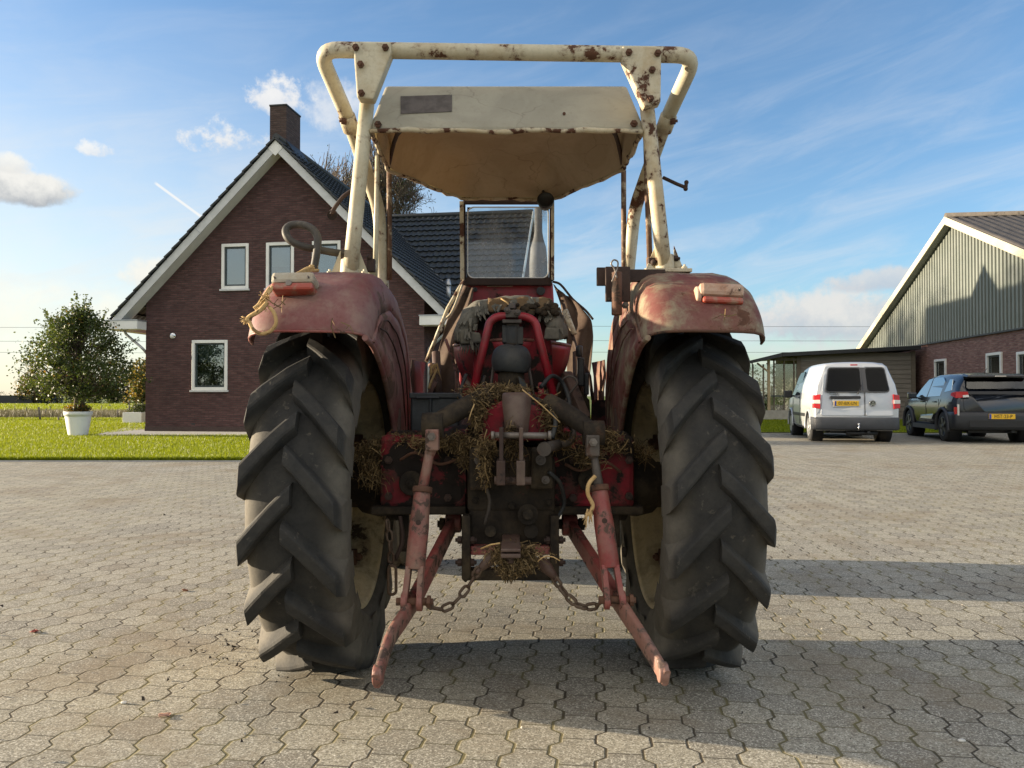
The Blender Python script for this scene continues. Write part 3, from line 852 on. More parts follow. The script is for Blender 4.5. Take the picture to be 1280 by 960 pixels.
# lining: the hollow inside
b = MB()
l0 = [p + V((0, 0, -.010)) for p in ring_inset(low, .985, None)]
ins = [a.lerp(c, .10) for a, c in zip(low, top)]
l1 = ring_inset([a.lerp(c, .45) for a, c in zip(low, top)], .955, None)
l2 = ring_inset([V((p.x, p.y, 0)) for p in top], .90, topz - .045)
l3 = ring_inset([V((p.x, p.y, 0)) for p in top], .5, topz - .03)
b.grid([sub_ring(l0), sub_ring(l1), sub_ring(l2), sub_ring(l3)], True, True); b.poly(sub_ring(l3))
b.build('canopy_lining', M['canopy_in'], CAN, subsurf=1)
# rim bead along the lower edge, broken and dark
b = MB()
ed = sub_ring([p + V((0, 0, -.014)) for p in low], 14)
random.seed(3)
ed = [p + V((random.uniform(-.004, .004), random.uniform(-.004, .004), random.uniform(-.005, .003))) for p in ed]
b.tube(ed, [random.uniform(.007, .011) for _ in ed], 8, closed=True)
b.build('edge_beading', M['cream_rusty'], CAN)
b = MB()     # dark ribs over the corners
for i, j in ((0, 1), (5, 4)):
    a = low[i]; c = low[j]
    st = a.lerp(low[5 - i], .12) + V((0, .01, -.006)); en = c + V((0, 0, -.008))
    pts = [st.lerp(en, q) + V((0, 0, .05 * math.sin(math.pi * q))) for q in (0, .2, .4, .6, .8, 1)]
    b.tube(pts, .009, 8)
b.build('corner_rib', M['dark_rust'], CAN)
b = MB()
fn = (top[0] - low[0]); fy = V((0, fn.y, fn.z))
def onface(x, y):      # point on the rear face of the canopy at a pixel
    n_ = (low[5] - low[0]).cross(top[0] - low[0]).normalized(); o_ = V((0, 0, HC)); r_ = P(x, y, 1.0) - o_
    return o_ + r_ * ((low[0] - o_).dot(n_) / r_.dot(n_)) + V((0, -.006, 0))
b.prism([onface(501, 143), onface(565, 140), onface(565, 119), onface(501, 121)], (0, .004, .001))
b.build('faded_plate', simple('bare_patch', (.10, .085, .078), .85, var=.25, scale=30), CAN)
b = MB()
for x, y in ((473, 157), (792, 156)): b.bolt(onface(x, y), (0, -1, .3), .014, .008)
b.cyl(onface(705, 143), onface(705, 143) + V((0, -.004, 0)), .006, 8)
b.build('edge_bolt', M['rust'], CAN)
b = MB()     # work lamp under the front edge
p = P(682, 251, 3.72); b.lathe(p, (0, -1, .25), [(-.05, .01), (-.045, .03), (0, .042), (.01, .042), (.012, .036), (.004, .03), (.004, .0)], 20); b.tube([p + V((0, .02, .02)), p + V((-.01, .05, .06))], .008, 8)
b.build('work_lamp', M['black_plastic'], T)

# ---------------------------------------------------------------- windscreen
d = 3.84
b = MB()
fr = [P(579, 252, d), P(690, 252, d), P(689, 351, d), P(580, 351, d)]
for i in range(4):
    a, c = fr[i], fr[(i + 1) % 4]
    b.beam(a, c, .022, .028)
b.beam(P(579, 352, d), P(690, 352, d), .03, .04)
WS = b.build('windscreen', M['dark_rust'], T, bevel=.004)
b = MB()
b.beam(P(577, 252, d - .02), P(578, 350, d - .02), .02, .02); b.beam(P(691, 252, d - .02), P(691, 350, d - .02), .014, .02)
b.build('side_strip', M['cream_rusty'], WS)
def rrect(x0, y0, x1, y1, r, n=5):
    pts = []
    for cx_, cy_, a0 in ((x1 - r, y0 + r, -90), (x1 - r, y1 - r, 0), (x0 + r, y1 - r, 90), (x0 + r, y0 + r, 180)):
        for i in range(n + 1):
            a = R(a0 + 90 * i / n); pts.append((cx_ + r * math.cos(a), cy_ + r * math.sin(a)))
    return pts
g = rrect(584.5, 259, 685.5, 347.5, 8)
b = MB(); b.tube([P(x, y, d - .012) for x, y in g], .0035, 6, closed=True); b.build('glazing_seal', M['white_paint'], WS)
b = MB(); b.poly([P(x, y, d - .01) for x, y in rrect(585, 259.5, 685, 347, 8)]); b.build('pane', M['screen_glass'], WS)
# corner fillers of the frame
b = MB()
for cxp, cyp, sx, sy in ((584, 259, 1, 1), (686, 259, -1, 1), (584, 348, 1, -1), (686, 348, -1, -1)):
    b.prism([P(cxp, cyp, d - .009), P(cxp + sx * 8, cyp, d - .009), P(cxp + sx * 2.4, cyp + sy * 2.4, d - .009), P(cxp, cyp + sy * 8, d - .009)], (0, .012, 0))
b.build('corner_plate', M['dark_rust'], WS)
# ---------------------------------------------------------------- exhaust, hood, cowl
b = MB(); p0 = P(673, 345, 4.7); q0 = V((p0.x, 4.7, 0))
b.lathe((p0.x, 4.7, 0), (0, 0, 1), [(1.30, .03), (1.62, .03), (1.66, .052), (1.70, .056), (1.86, .056), (1.96, .048), (2.02, .030), (2.06, .024), (2.20, .024), (2.20, .018)], 24)
b.build('exhaust_pipe', simple('grey_exhaust_paint', (.085, .085, .088), .7, var=.2), T)
b = MB()
hp = []
for y, zt, hw in ((3.92, 1.40, .20), (4.2, 1.36, .215), (4.9, 1.32, .215), (5.30, 1.28, .20), (5.34, 1.22, .18)):
    hp.append([V((CX + x * hw, y, z)) for x, z in ((-1, .92), (-1, zt - .12), (-.93, zt - .04), (-.7, zt - .005), (0, zt + .01), (.7, zt - .005), (.93, zt - .04), (1, zt - .12), (1, .92))])
b.grid(hp, True); b.poly(hp[-1]); b.poly(hp[0]); b.build('hood', M['red'], T, solid=.004)
b = MB(); b.box2((CX - .17, 3.0, .50), (CX + .17, 5.25, .93)); b.build('engine_block', M['grime'], T, bevel=.03)
b = MB(); b.beam(V((CX - .62, 4.8, .42)), V((CX + .62, 4.8, .42)), .09, .10); b.beam(V((CX, 4.6, .40)), V((CX, 5.2, .55)), .22, .16); b.build('front_axle', M['grime'], T, bevel=.01)
b = MB()
b.prism([P(x, y, 3.88) for x, y in ((580, 352), (691, 352), (694, 400), (700, 520), (572, 520), (577, 400))], (0, .10, 0))
CW = b.build('cowl', M['red'], T, bevel=.01)
b = MB(); b.box(P(625, 357, 3.86), (.13, .01, .012)); b.build('label_strip', M['lens_dirty'], CW)
b = MB(); b.cyl(P(676, 364, 3.875), P(676, 364, 3.85), .022, 16); b.cyl(P(594, 362, 3.875), P(594, 362, 3.86), .012, 12); b.build('gauge', M['black_plastic'], CW, bevel=.003)
# steering wheel and column just in front of the seat
b = MB(); c = V((CX, 3.62, 1.33)); nrm = V((0, -.5, .87)).normalized(); a_, b_ = frame_of(nrm)
b.tube([c + (a_ * math.cos(t) + b_ * math.sin(t)) * .185 for t in [2 * math.pi * i / 36 for i in range(36)]], .012, 8, closed=True)
for k in range(3):
    t = 2 * math.pi * k / 3 + .5; b.tube([c, c + (a_ * math.cos(t) + b_ * math.sin(t)) * .185], .008, 6)
b.tube([c, c - nrm * .35], .018, 10); b.build('steering_wheel', M['black_plastic'], T)
# floor plates
for s_ in (-1, 1):
    b = MB(); b.box2((CX + s_ * .17, 3.12, .775), (CX + s_ * .43, 3.90, .79)); b.build('floor_plate', M['grimy_red'], T, bevel=.003)
# ---------------------------------------------------------------- weather canvas either side of the cowl
def cloth(quadL, quadR, name, mat, wob=.012, n=14, m=6, parent=T):
    b = MB(); rows = []
    for i in range(n + 1):
        q = i / n
        a = curve(quadL, 6); c = curve(quadR, 6)
        pa = a[int(q * (len(a) - 1))]; pc = c[int(q * (len(c) - 1))]
        rows.append([pa.lerp(pc, k / m) + V((wob * .5 * math.sin(i * .8 + k * 2.1), wob * 1.6 * math.sin(i * .6 + k * 1.7), wob * .4 * math.cos(i * 1.3 + k))) for k in range(m + 1)])
    b.grid(rows, True)
    return b.build(name, mat, parent, solid=.004, subsurf=1)
cloth([P(577, 354, 3.84), P(566, 385, 3.78), P(552, 420, 3.72), P(533, 492, 3.66)], [P(592, 360, 3.80), P(586, 395, 3.70), P(578, 430, 3.64), P(568, 500, 3.60)], 'weather_canvas', M['canvas'])
cloth([P(690, 354, 3.84), P(702, 385, 3.80), P(706, 420, 3.76), P(712, 510, 3.66)], [P(712, 372, 3.80), P(741, 402, 3.72), P(740, 430, 3.72), P(733, 522, 3.62)], 'weather_canvas', M['canvas'])
b = MB(); b.tube(curve([P(691, 352, 3.82), P(701, 356, 3.80), P(716, 374, 3.78), P(732, 388, 3.75), P(741, 399, 3.72)], 4), .006, 8); b.build('canvas_hoop', M['dark_rust'], T)
b = MB(); b.tube([P(579, 352, 3.80), P(560, 385, 3.72), P(533, 452, 3.64)], .0095, 8)
b.tube(curve([P(580, 350, 3.79), P(566, 388, 3.7), P(556, 400, 3.7), P(551, 415, 3.68)], 5), .006, 6)
b.build('canvas_bow', M['cream_rusty'], T)
b = MB(); b.tube([P(704, 380, 3.72), P(722, 440, 3.66), P(737, 470, 3.62), P(741, 500, 3.6)], .008, 8); b.build('canvas_bow', M['dark_rust'], T)
b = MB(); b.tube([P(706, 388, 3.70), P(718, 418, 3.67)], [.016, .014], 8); b.build('canvas_strap', M['cream_rusty'], T)
# levers beside the seat
b = MB(); b.tube(curve([P(557, 424, 3.42), P(566, 450, 3.40), P(573, 480, 3.38), P(575, 500, 3.36)], 5), .007, 8); b.tube([P(570, 455, 3.39), P(570, 500, 3.36)], .005, 8); b.build('lever', M['red_rod'], T)
b = MB(); b.tube([P(538, 455, 3.58), P(545, 475, 3.55), P(534, 498, 3.52)], .012, 8); b.build('lever', M['bare_link'], T)
for x0, x1 in ((545, 548), (721, 722)):
    b = MB(); b.tube([P(x0, 440, 3.60), P(x1, 500, 3.55)], .02, 10); b.build('cylinder_pipe', M['brown_cast'], T)
b = MB(); b.beam(P(707, 468, 3.3), P(731, 525, 3.15), .045, .05); b.build('brake_strut', M['brown_cast'], T, bevel=.008)
b = MB(); b.box(P(726, 465, 3.5), (.03, .04, .13)); b.box(P(733, 480, 3.5), (.022, .03, .10)); b.cyl(P(724, 432, 3.48), P(724, 446, 3.48), .016, 12); b.build('valve_block', M['black_plastic'], T, bevel=.006)
b = MB(); b.tube(curve([P(694, 495, 3.1), P(700, 478, 3.1), P(712, 470, 3.1), P(722, 478, 3.08), P(712, 492, 3.05), P(703, 508, 3.0)], 5), .005, 6); b.build('wire_clip', M['iron'], T)

# ---------------------------------------------------------------- seat
sd = 3.22
b = MB(); rows = []
for z_i in range(9):
    q = z_i / 8
    py = 488 - (488 - 424) * q
    half = 52 + 26 * math.sin(q * math.pi * .5) ** .8
    row = []
    for k in range(17):
        t = -1 + 2 * k / 16
        depth = sd + .26 * (abs(t) ** 2.2) + .05 * (1 - q)
        row.append(P(640 + half * t, py + 3 * abs(t), sd) + V((0, depth - sd, 0)))
    rows.append(row)
b.grid(rows, True)
SEAT = b.build('seat_shell', M['red'], T, solid=.008)
b = MB(); b.tube(rows[-1], .008, 8); b.build('shell_edge', M['red_rod'], SEAT)
b = MB(); b.prism([P(x, y, sd + .02) for x, y in ((600, 388), (680, 388), (690, 430), (692, 486), (590, 486), (592, 430))], (0, .02, 0)); b.build('seat_back_plate', M['grimy_red'], SEAT, bevel=.01)
# torn felt backrest, wrapped over the shell
b = MB(); ol = [(571, 428), (570, 412), (574, 398), (582, 386), (596, 378), (620, 373), (645, 371), (672, 373), (690, 378), (700, 390), (706, 408), (708, 424)]
il = [(592, 428), (592, 415), (596, 404), (602, 395), (610, 391), (625, 389), (640, 388), (660, 388), (676, 391), (682, 400), (685, 412), (686, 424)]
rows = []
for i in range(5):
    q = i / 4
    rows.append([P(a[0] + (c[0] - a[0]) * q, a[1] + (c[1] - a[1]) * q, sd - .015 - .045 * math.sin(math.pi * (q * .8 + .1))) + V((random.uniform(-.004, .004), random.uniform(-.008, .008), random.uniform(-.004, .004))) for a, c in zip(ol, il)])
rows = [[p + V((0, .09, 0)) for p in rows[0]]] + rows
random.seed(31)
fr_ = [curve(r, 4) for r in rows]
fine = []
for i in range(len(fr_) - 1):
    for k in range(3): fine.append([a.lerp(c, k / 3) for a, c in zip(fr_[i], fr_[i + 1])])
fine.append(fr_[-1])
from mathutils import noise as MN
fine = [[p + V((.010 * MN.noise(p * 28), .020 * MN.noise(p * 19 + V((5, 0, 0))), .012 * MN.noise(p * 24 + V((0, 9, 0))))) + V((0, 0, -.010 * max(0, MN.noise(p * 60)))) for p in r] for r in fine]
b.grid(fine, True)
for k in range(60):          # rags and tears hanging off the felt
    i = random.randrange(2, len(fine) - 1); j = random.randrange(1, len(fine[0]) - 1); p = fine[i][j] + V((0, -.008, 0))
    w = random.uniform(.006, .018); L = random.uniform(.015, .05); a = random.uniform(-.5, .5)
    b.poly([p, p + V((w, -.004, .002)), p + V((w * .7 + a * L, -.012, -L)), p + V((w * .2 + a * L, -.010, -L * .8))])
b.build('backrest_felt', [M['grey_fabric']], T, solid=.010)
b = MB(); rows = []
random.seed(12)
for i in range(7):
    q = i / 6
    rows.append([P(610 + 80 * t, 373 + 16 * q + 1.5 * math.sin(t * 20), sd - .05 - .02 * q + random.uniform(-.006, .006)) for t in [k / 14 for k in range(15)]])
b.grid(rows, True); b.build('backrest_roll', M['brown_fabric'], T, solid=.012)
# dark tufts under the top and hanging fringe
b = MB(); random.seed(5)
for k in range(46):
    x = random.uniform(636, 696); y = random.uniform(380, 392)
    p = P(x, y, sd - .075); b.sphere(p, random.uniform(.008, .02), 8, 5, (1, .6, .8))
b.build('torn_padding', M['grime'], T)
b = MB()
for x in range(576, 604, 2):
    p = P(x, 428 + random.uniform(-1, 2), sd - .045)
    b.tube([p, p + V((random.uniform(-.003, .003), -.002, -.02)), p + V((random.uniform(-.006, .006), 0, -random.uniform(.03, .05)))], [.0035, .003, .001], 5)
b.build('felt_fringe', M['grey_fabric'], T)
for q in ([(574, 412), (600, 416), (602, 428), (576, 430)], [(682, 409), (700, 410), (700, 424), (680, 424)]):
    b = MB(); b.prism([P(x, y, sd - .07) for x, y in q], (0, .02, 0)); b.build('felt_strip', M['grey_fabric'], T, bevel=.006)
b = MB()
ar = bend([P(590, 496, 3.00), P(612, 402, 3.04), P(622, 395.5, 3.04), P(657, 395.5, 3.04), P(669, 402, 3.04), P(692, 496, 3.00)], .09, 6)
b.tube(ar, .0165, 14); b.build('seat_arch', M['red'], T)
b = MB()
b.box(P(640, 393, 3.0), (.05, .06, .03)); b.bolt(P(634, 388, 2.97), (0, -1, 0), .014, .012); b.bolt(P(647, 391, 2.97), (0, -1, 0), .014, .012); b.bolt(P(640, 386, 3.0), (0, 0, 1), .014, .02)
b.box(P(640, 402, 3.0), (.075, .04, .015)); b.box(P(641, 408, 3.02), (.05, .03, .02))
b.build('arch_clamp', M['iron'], T, bevel=.004)
b = MB(); b.tube([P(640, 408, 3.03), P(640, 440, 3.03)], .034, 14); b.box(P(631, 418, 3.03), (.02, .05, .07)); b.box(P(650, 420, 3.03), (.025, .05, .07)); b.build('seat_spring', M['black_leather'], T, bevel=.004)
# black rubber cap hanging on the back of the seat post
b = MB(); c = P(639, 452, 2.92)
rows = []
for i in range(11):
    q = i / 10
    th = q * math.pi * .74
    rad = .069 * math.sin(th) ** .62 if i else .004
    z = .062 * math.cos(th)
    rows.append([c + V((rad * 1.05 * math.cos(a) + .003 * math.sin(3 * a + q * 4), rad * math.sin(a) * 1.0, z + .003 * math.sin(2 * a + q * 6))) for a in [2 * math.pi * k / 28 for k in range(28)]])
b.grid(rows, True, True)
b.build('rubber_cap', M['black_leather'], T, solid=.005, subsurf=1)
b = MB(); b.tube([c + V((0, 0, .045)), c + V((0, 0, .07))], .018, 12); b.tube([c, c + V((0, .02, -.16))], [.050, .052], 16)
b.build('cap_post', M['grime'], T)
b = MB(); b.prism([P(x, y, 2.86) for x, y in ((648, 470), (656, 476), (676, 520), (688, 552), (680, 556), (668, 535), (652, 496))], (0, .012, 0)); b.build('rubber_flap', M['black_leather'], T)
for x0, x1 in ((617, 612), (660, 668)):
    b = MB(); b.tube([P(x0, 455, 2.98), P(x1, 500, 2.95)], .006, 8); b.build('cap_rod', M['iron'], T)
b = MB(); b.box(P(604, 490, 2.97), (.04, .04, .05)); b.box(P(676, 486, 2.97), (.022, .04, .05)); b.build('red_casting_boss', M['red'], T, bevel=.006)
b = MB(); b.prism([P(x, y, 3.5) for x, y in ((700, 470), (722, 485), (737, 500), (740, 552), (686, 552), (690, 500))], (0, .02, 0)); b.build('side_shield', M['grime'], T)
b = MB(); b.prism([P(x, y, 3.55) for x, y in ((740, 500), (758, 500), (762, 552), (738, 552))], (0, .02, 0)); b.build('side_shield', M['grimy_red'], T)

# ---------------------------------------------------------------- battery box
b = MB(); b.box2(P(513, 544, 3.22), P(574, 496, 3.22) + V((0, .17, 0)))
BX = b.build('battery_box', M['black_plastic'], T, bevel=.008)
b = MB(); a0 = P(511, 498, 3.21); a1 = P(576, 491, 3.21); b.box2(a0, a1 + V((0, .19, 0))); b.beam(P(538, 498, 3.205), P(538, 540, 3.205), .012, .012); b.beam(P(520, 497, 3.20), P(549, 497, 3.20), .01, .01); b.build('box_lid', M['black_plastic'], BX, bevel=.004)

# ---------------------------------------------------------------- axle + housings
b = MB()
for s_ in (-1, 1):
    b.lathe((CX + s_ * .15, 2.98, .775), (s_, 0, 0), [(0, .165), (.10, .155), (.16, .145), (.32, .140), (.32, .01)], 28, up=V((0, 0, 1)))
    b.box2((CX + s_ * .15, 2.83, .635), (CX + s_ * .47, 3.14, .905))
AX = b.build('axle_housing', M['grimy_red'], T, bevel=.02)
b = MB()
for x, y in ((514, 604), (738, 600)):
    b.cyl(P(x, y, 2.83), P(x, y, 2.80), .045, 20); b.bolt(P(x, y, 2.80), (0, -1, 0), .02, .016)
b.build('filler_cap', M['grime'], AX, bevel=.004)
b = MB()
for s_ in (-1, 1): b.box2((CX + s_ * .15, 2.815, .615), (CX + s_ * .50, 3.12, .645))
b.build('axle_flange', M['grime'], AX, bevel=.006)
b = MB()
for s_ in (-1, 1): b.lathe((CX + s_ * .40, YA, .72), (s_, 0, 0), [(0, .02), (0, .15), (.05, .15), (.07, .12), (.07, .02)], 32)
b.build('final_drive', M['grime'], AX)
b = MB(); b.box2(P(586, 690, 2.74), P(692, 560, 2.74) + V((0, .5, 0))); b.box2(P(584, 640, 2.735), P(694, 572, 2.735) + V((0, .4, 0)))
GB = b.build('gearbox_housing', M['grime_patch'], T, bevel=.012)
b = MB()
for x, y in ((594, 580), (686, 582), (594, 625), (686, 628), (612, 663), (664, 663), (640, 632)): b.bolt(P(x, y, 2.735), (0, -1, 0), .013, .014)
b.cyl(P(660, 643, 2.74), P(660, 643, 2.69), .036, 20); b.cyl(P(660, 643, 2.70), P(660, 643, 2.66), .018, 12); b.cyl(P(664, 664, 2.74), P(664, 664, 2.70), .025, 16); b.cyl(P(613, 664, 2.74), P(613, 664, 2.71), .02, 16)
b.build('power_take_off', M['grime'], GB)
# red upper casting either side of the top-link bracket
b = MB()
b.prism([P(x, y, 2.70) for x, y in ((598, 512), (640, 496), (684, 512), (690, 552), (596, 552))], (0, .26, 0))
HY = b.build('hydraulic_casting', M['grimy_red'], T, bevel=.02)
b = MB(); rows = []
for q, hw, dd in ((0, 17, .03), (.12, 18, .0), (.5, 15, -.02), (.85, 12.5, -.02), (1, 12, 0)):
    rows.append([P(646 + hw * t, 491 + 56 * q, 2.60) + V((0, dd + .05 * abs(t) ** 3, 0)) for t in (-1, -.8, -.4, 0, .4, .8, 1)])
b.grid(rows, True); b.build('top_bracket', M['brown_cast'], T, solid=.02, subsurf=1)
b = MB(); b.prism([P(x, y, 2.66) for x, y in ((586, 560), (616, 560), (618, 612), (586, 614))], (0, .1, 0)); b.prism([P(x, y, 2.66) for x, y in ((664, 560), (690, 560), (692, 612), (662, 612))], (0, .1, 0)); b.build('cover_block', M['grime'], T, bevel=.012)
# hitch plates with two cross pins
for x in (626.5, 651.5):
    b = MB(); b.box2(P(x - 2.6, 578, 2.50), P(x + 2.6, 535, 2.50) + V((0, .08, 0))); b.box2(P(x - 6, 607, 2.49), P(x + 5, 576.5, 2.49) + V((0, .15, 0))); b.build('hitch_plate', M['dark_rust'] if x < 640 else M['brown_cast'], T, bevel=.003)
b = MB(); b.cyl(P(616, 544, 2.53), P(687, 544.5, 2.53), .0105, 12); b.cyl(P(685, 544, 2.53), P(689, 544, 2.53), .015, 10); b.cyl(P(614, 544, 2.53), P(618, 544, 2.53), .014, 10); b.build('hitch_pin', M['steel'], T)
b = MB(); b.cyl(P(618, 600.5, 2.55), P(664, 601, 2.55), .013, 12); b.build('hitch_pin', M['brown_cast'], T)
b = MB(); b.tube([P(697, 556, 2.66), P(688, 558, 2.60), P(681, 561, 2.55)], [.018, .018, .02], 14); b.cyl(P(681.4, 561, 2.555), P(680, 561.5, 2.54), .024, 16); b.tube(curve([P(697, 556, 2.66), P(712, 552, 2.7), P(716, 535, 2.75), P(700, 520, 2.8)], 5), .012, 8); b.build('hydraulic_coupler', M['iron'], T)
for pts, r_, m_ in (([P(676, 484, 2.9), P(690, 470, 2.95), P(704, 480, 3.0), P(712, 505, 2.95), P(706, 528, 2.85)], .0085, 'black_leather'),
                    ([P(664, 497, 2.85), P(682, 505, 2.72), P(694, 525, 2.68), P(690, 548, 2.64)], .009, 'black_leather'),
                    ([P(583, 468, 3.1), P(576, 490, 3.05), P(584, 515, 2.9), P(600, 528, 2.75)], .007, 'black_leather'),
                    ([P(606, 470, 3.05), P(601, 490, 3.0), P(594, 506, 2.9)], .006, 'iron'),
                    ([P(595, 560, 2.66), P(600, 590, 2.63), P(612, 625, 2.66), P(606, 655, 2.68)], .006, 'iron'),
                    ([P(686, 590, 2.65), P(700, 604, 2.68), P(705, 630, 2.74), P(694, 652, 2.74)], .007, 'black_leather'),
                    ([P(500, 575, 2.80), P(520, 566, 2.77), P(548, 580, 2.77), P(572, 574, 2.74)], .0055, 'rust'),
                    ([P(706, 580, 2.78), P(726, 588, 2.77), P(756, 578, 2.78), P(776, 590, 2.80)], .0055, 'rust')):
    b = MB(); b.tube(curve(pts, 6), r_, 8); b.build('oil_pipe' if m_ != 'black_leather' else 'hydraulic_hose', M[m_], T)
b = MB()
for x, y, r_ in ((600, 575, .02), (606, 598, .014), (676, 575, .018), (682, 600, .014)): b.cyl(P(x, y, 2.66), P(x, y, 2.63), r_, 14); b.bolt(P(x, y, 2.63), (0, -1, 0), r_ * .6, .008)
b.build('cover_cap', M['iron'], T)
b = MB()
for x, y in ((486, 575), (486, 620), (560, 575), (560, 622), (716, 575), (716, 622), (786, 575), (786, 620)): b.bolt(P(x, y, 2.82), (0, -1, 0), .015, .012)
b.build('housing_bolt', M['dark_rust'], T)
# ---------------------------------------------------------------- lift arms, lift rods, lower links
ARMS = []
for pts, rr in (([P(610, 497, 2.74), P(586, 507, 2.70), P(560, 520, 2.64), P(541, 531, 2.60)], [.040, .036, .031, .029]), ([P(684, 505, 2.74), P(703, 514, 2.70), P(724, 527, 2.64), P(742, 541, 2.60)], [.040, .036, .031, .029])):
    b = MB(); b.tube(curve(pts, 4), [rr[0] + (rr[-1] - rr[0]) * i / 12 for i in range(13)], 14)
    e = pts[-1]; b.cyl(e + V((-.035, 0, 0)), e + V((.035, 0, 0)), .042, 18)
    a = b.build('lift_arm', M['grime'], T); ARMS.append(a)
def lift_rod(top, knob, low, upper_mat, low_mat, tight):
    b = MB(); b.box(top + V((0, -.01, -.012)), (.044, .05, .07)); b.tube([top + V((0, 0, -.03)), top.lerp(knob, .35)], [.020, .018], 12)
    b.tube([top.lerp(knob, .3), knob], [.016, .0175] if not tight else [.012, .017], 12)
    r = b.build('lift_rod', upper_mat, T, bevel=.004)
    b = MB(); b.bolt(top + V((0, -.035, 0)), (0, -1, 0), .014, .008); b.build('pivot_bolt', M['steel'], r)
    b = MB(); t = (low - knob).normalized()
    b.tube([knob - t * .012, knob + t * .008], .033, 18)
    b.build('collar', M['rust'], r, bevel=.003)
    b = MB(); b.tube([knob, knob + t * .07, knob + t * .12, low - t * .10], [.027, .030, .033, .032], 16)
    # forked end with a slot
    sx = V((1, 0, 0)); fw = .030
    for s_ in (-1, 1):
        b.beam(low - t * .11 + sx * s_ * .020, low + t * .015 + sx * s_ * .024, .018, .050, up=V((0, 1, 0)))
        b.cyl(low + sx * s_ * .016, low + sx * s_ * .034, .030, 18)
    lo = b.build('rod_sleeve', low_mat, r, bevel=.003)
    b = MB(); q = knob.lerp(low, .28) + V((0, -.033, 0)); b.cyl(q, q + V((0, -.003, 0)), .009, 10); b.build('grease_hole', M['dark_rust'], r)
    b = MB(); b.cyl(low + V((-.05, 0, 0)), low + V((.05, 0, 0)), .013, 12); b.bolt(low + V((.048, 0, 0)), (1, 0, 0), .02, .012); b.build('pivot_pin', M['rust'], r)
    return r
rodL = lift_rod(P(541, 545, 2.57), P(528, 613, 2.56), P(515, 752, 2.47), M['red_rod'], M['red_rod'], False)
rodR = lift_rod(P(740, 552, 2.57), P(749, 611, 2.56), P(768, 750, 2.47), M['iron'], M['red_link'], True)
def lower_link(front, mid, bendp, tip, m1, m2):
    b = MB(); b.beam(front, mid, .030, .062, up=V((0, 0, 1)), h1=.066)
    b.cyl(front + V((-.03, 0, 0)), front + V((.03, 0, 0)), .042, 18)
    l = b.build('lower_link', m1, T, bevel=.006)
    b = MB(); t = (bendp - mid).normalized()
    pts = curve([mid - t * .02, mid.lerp(bendp, .5), bendp, tip], 5)
    sec = []
    for i, p in enumerate(pts):
        q = i / (len(pts) - 1)
        h = .062 - .010 * q; w = .026 - .006 * q
        if i in (0,): h *= .9
        tt = (pts[min(i + 1, len(pts) - 1)] - pts[max(i - 1, 0)]).normalized()
        a, c = frame_of(tt)
        sec.append([p + a * (x * w / 2) + c * (y * h / 2) for x, y in ((-1, -.8), (-.6, -1), (.6, -1), (1, -.8), (1, .8), (.6, 1), (-.6, 1), (-1, .8))])
    b.grid(sec, True, True); b.poly(sec[0]); b.poly(sec[-1])
    b.build('link_end', m2, l)
    e = (tip - bendp).normalized()
    b = MB(); b.cyl(tip - e * .025 + V((-.014, 0, 0)), tip - e * .025 + V((.014, 0, 0)), .029, 16); b.build('ball_eye', m2, l, bevel=.004)
    return l
lower_link(P(567, 652, 2.98), P(517, 752, 2.52), P(487, 800, 2.32), P(470, 852, 2.18), M['red_link'], M['red_rod'])
lower_link(P(712, 656, 2.98), P(770, 748, 2.52), P(806, 803, 2.32), P(833, 848, 2.18), M['red_link'], M['bare_link'])
b = MB(); b.cyl(P(556, 655, 2.98), P(724, 655, 2.98), .02, 12); b.bolt(P(556, 655, 2.97), (-1, 0, 0), .025, .02); b.bolt(P(724, 655, 2.97), (1, 0, 0), .025, .02); b.build('link_cross_shaft', M['grime'], T)
# drawbar frame
for q in ([(577, 645), (587.5, 645), (588, 722), (582, 729), (577, 724)], [(688, 645), (699, 645), (699, 722), (695, 729), (688, 726)]):
    b = MB(); b.prism([P(x, y, 2.68) for x, y in q], (0, .06, 0))
    hp_ = b.build('drawbar_hanger', M['grime'], T, bevel=.004)
    b = MB()
    xx = 577 if q[0][0] < 600 else 699
    for y in (675, 703): b.bolt(P(xx, y, 2.70), (-1 if xx < 600 else 1, 0, 0), .014, .014); b.bolt(P(588 if xx < 600 else 688, y, 2.70), (1 if xx < 600 else -1, 0, 0), .014, .014)
    b.build('hanger_bolt', M['dark_rust'], hp_)
b = MB(); b.box2(P(588, 694, 2.70), P(688, 683, 2.70) + V((0, .05, 0))); b.build('drawbar_cross_beam', M['red_link'], T, bevel=.004)
b = MB(); b.box2(P(582, 726, 2.70), P(697, 713, 2.70) + V((0, .06, 0))); b.build('drawbar_plate', M['grime'], T, bevel=.004)
b = MB()
b.box2(P(626, 698, 2.40), P(651, 692.5, 2.40) + V((0, .35, 0))); b.box2(P(626, 690.5, 2.40), P(651, 686, 2.40) + V((0, .12, 0))); b.cyl(P(638, 684, 2.44), P(638, 704, 2.44), .013, 12)
b.build('drawbar', M['brown_cast'], T, bevel=.004)
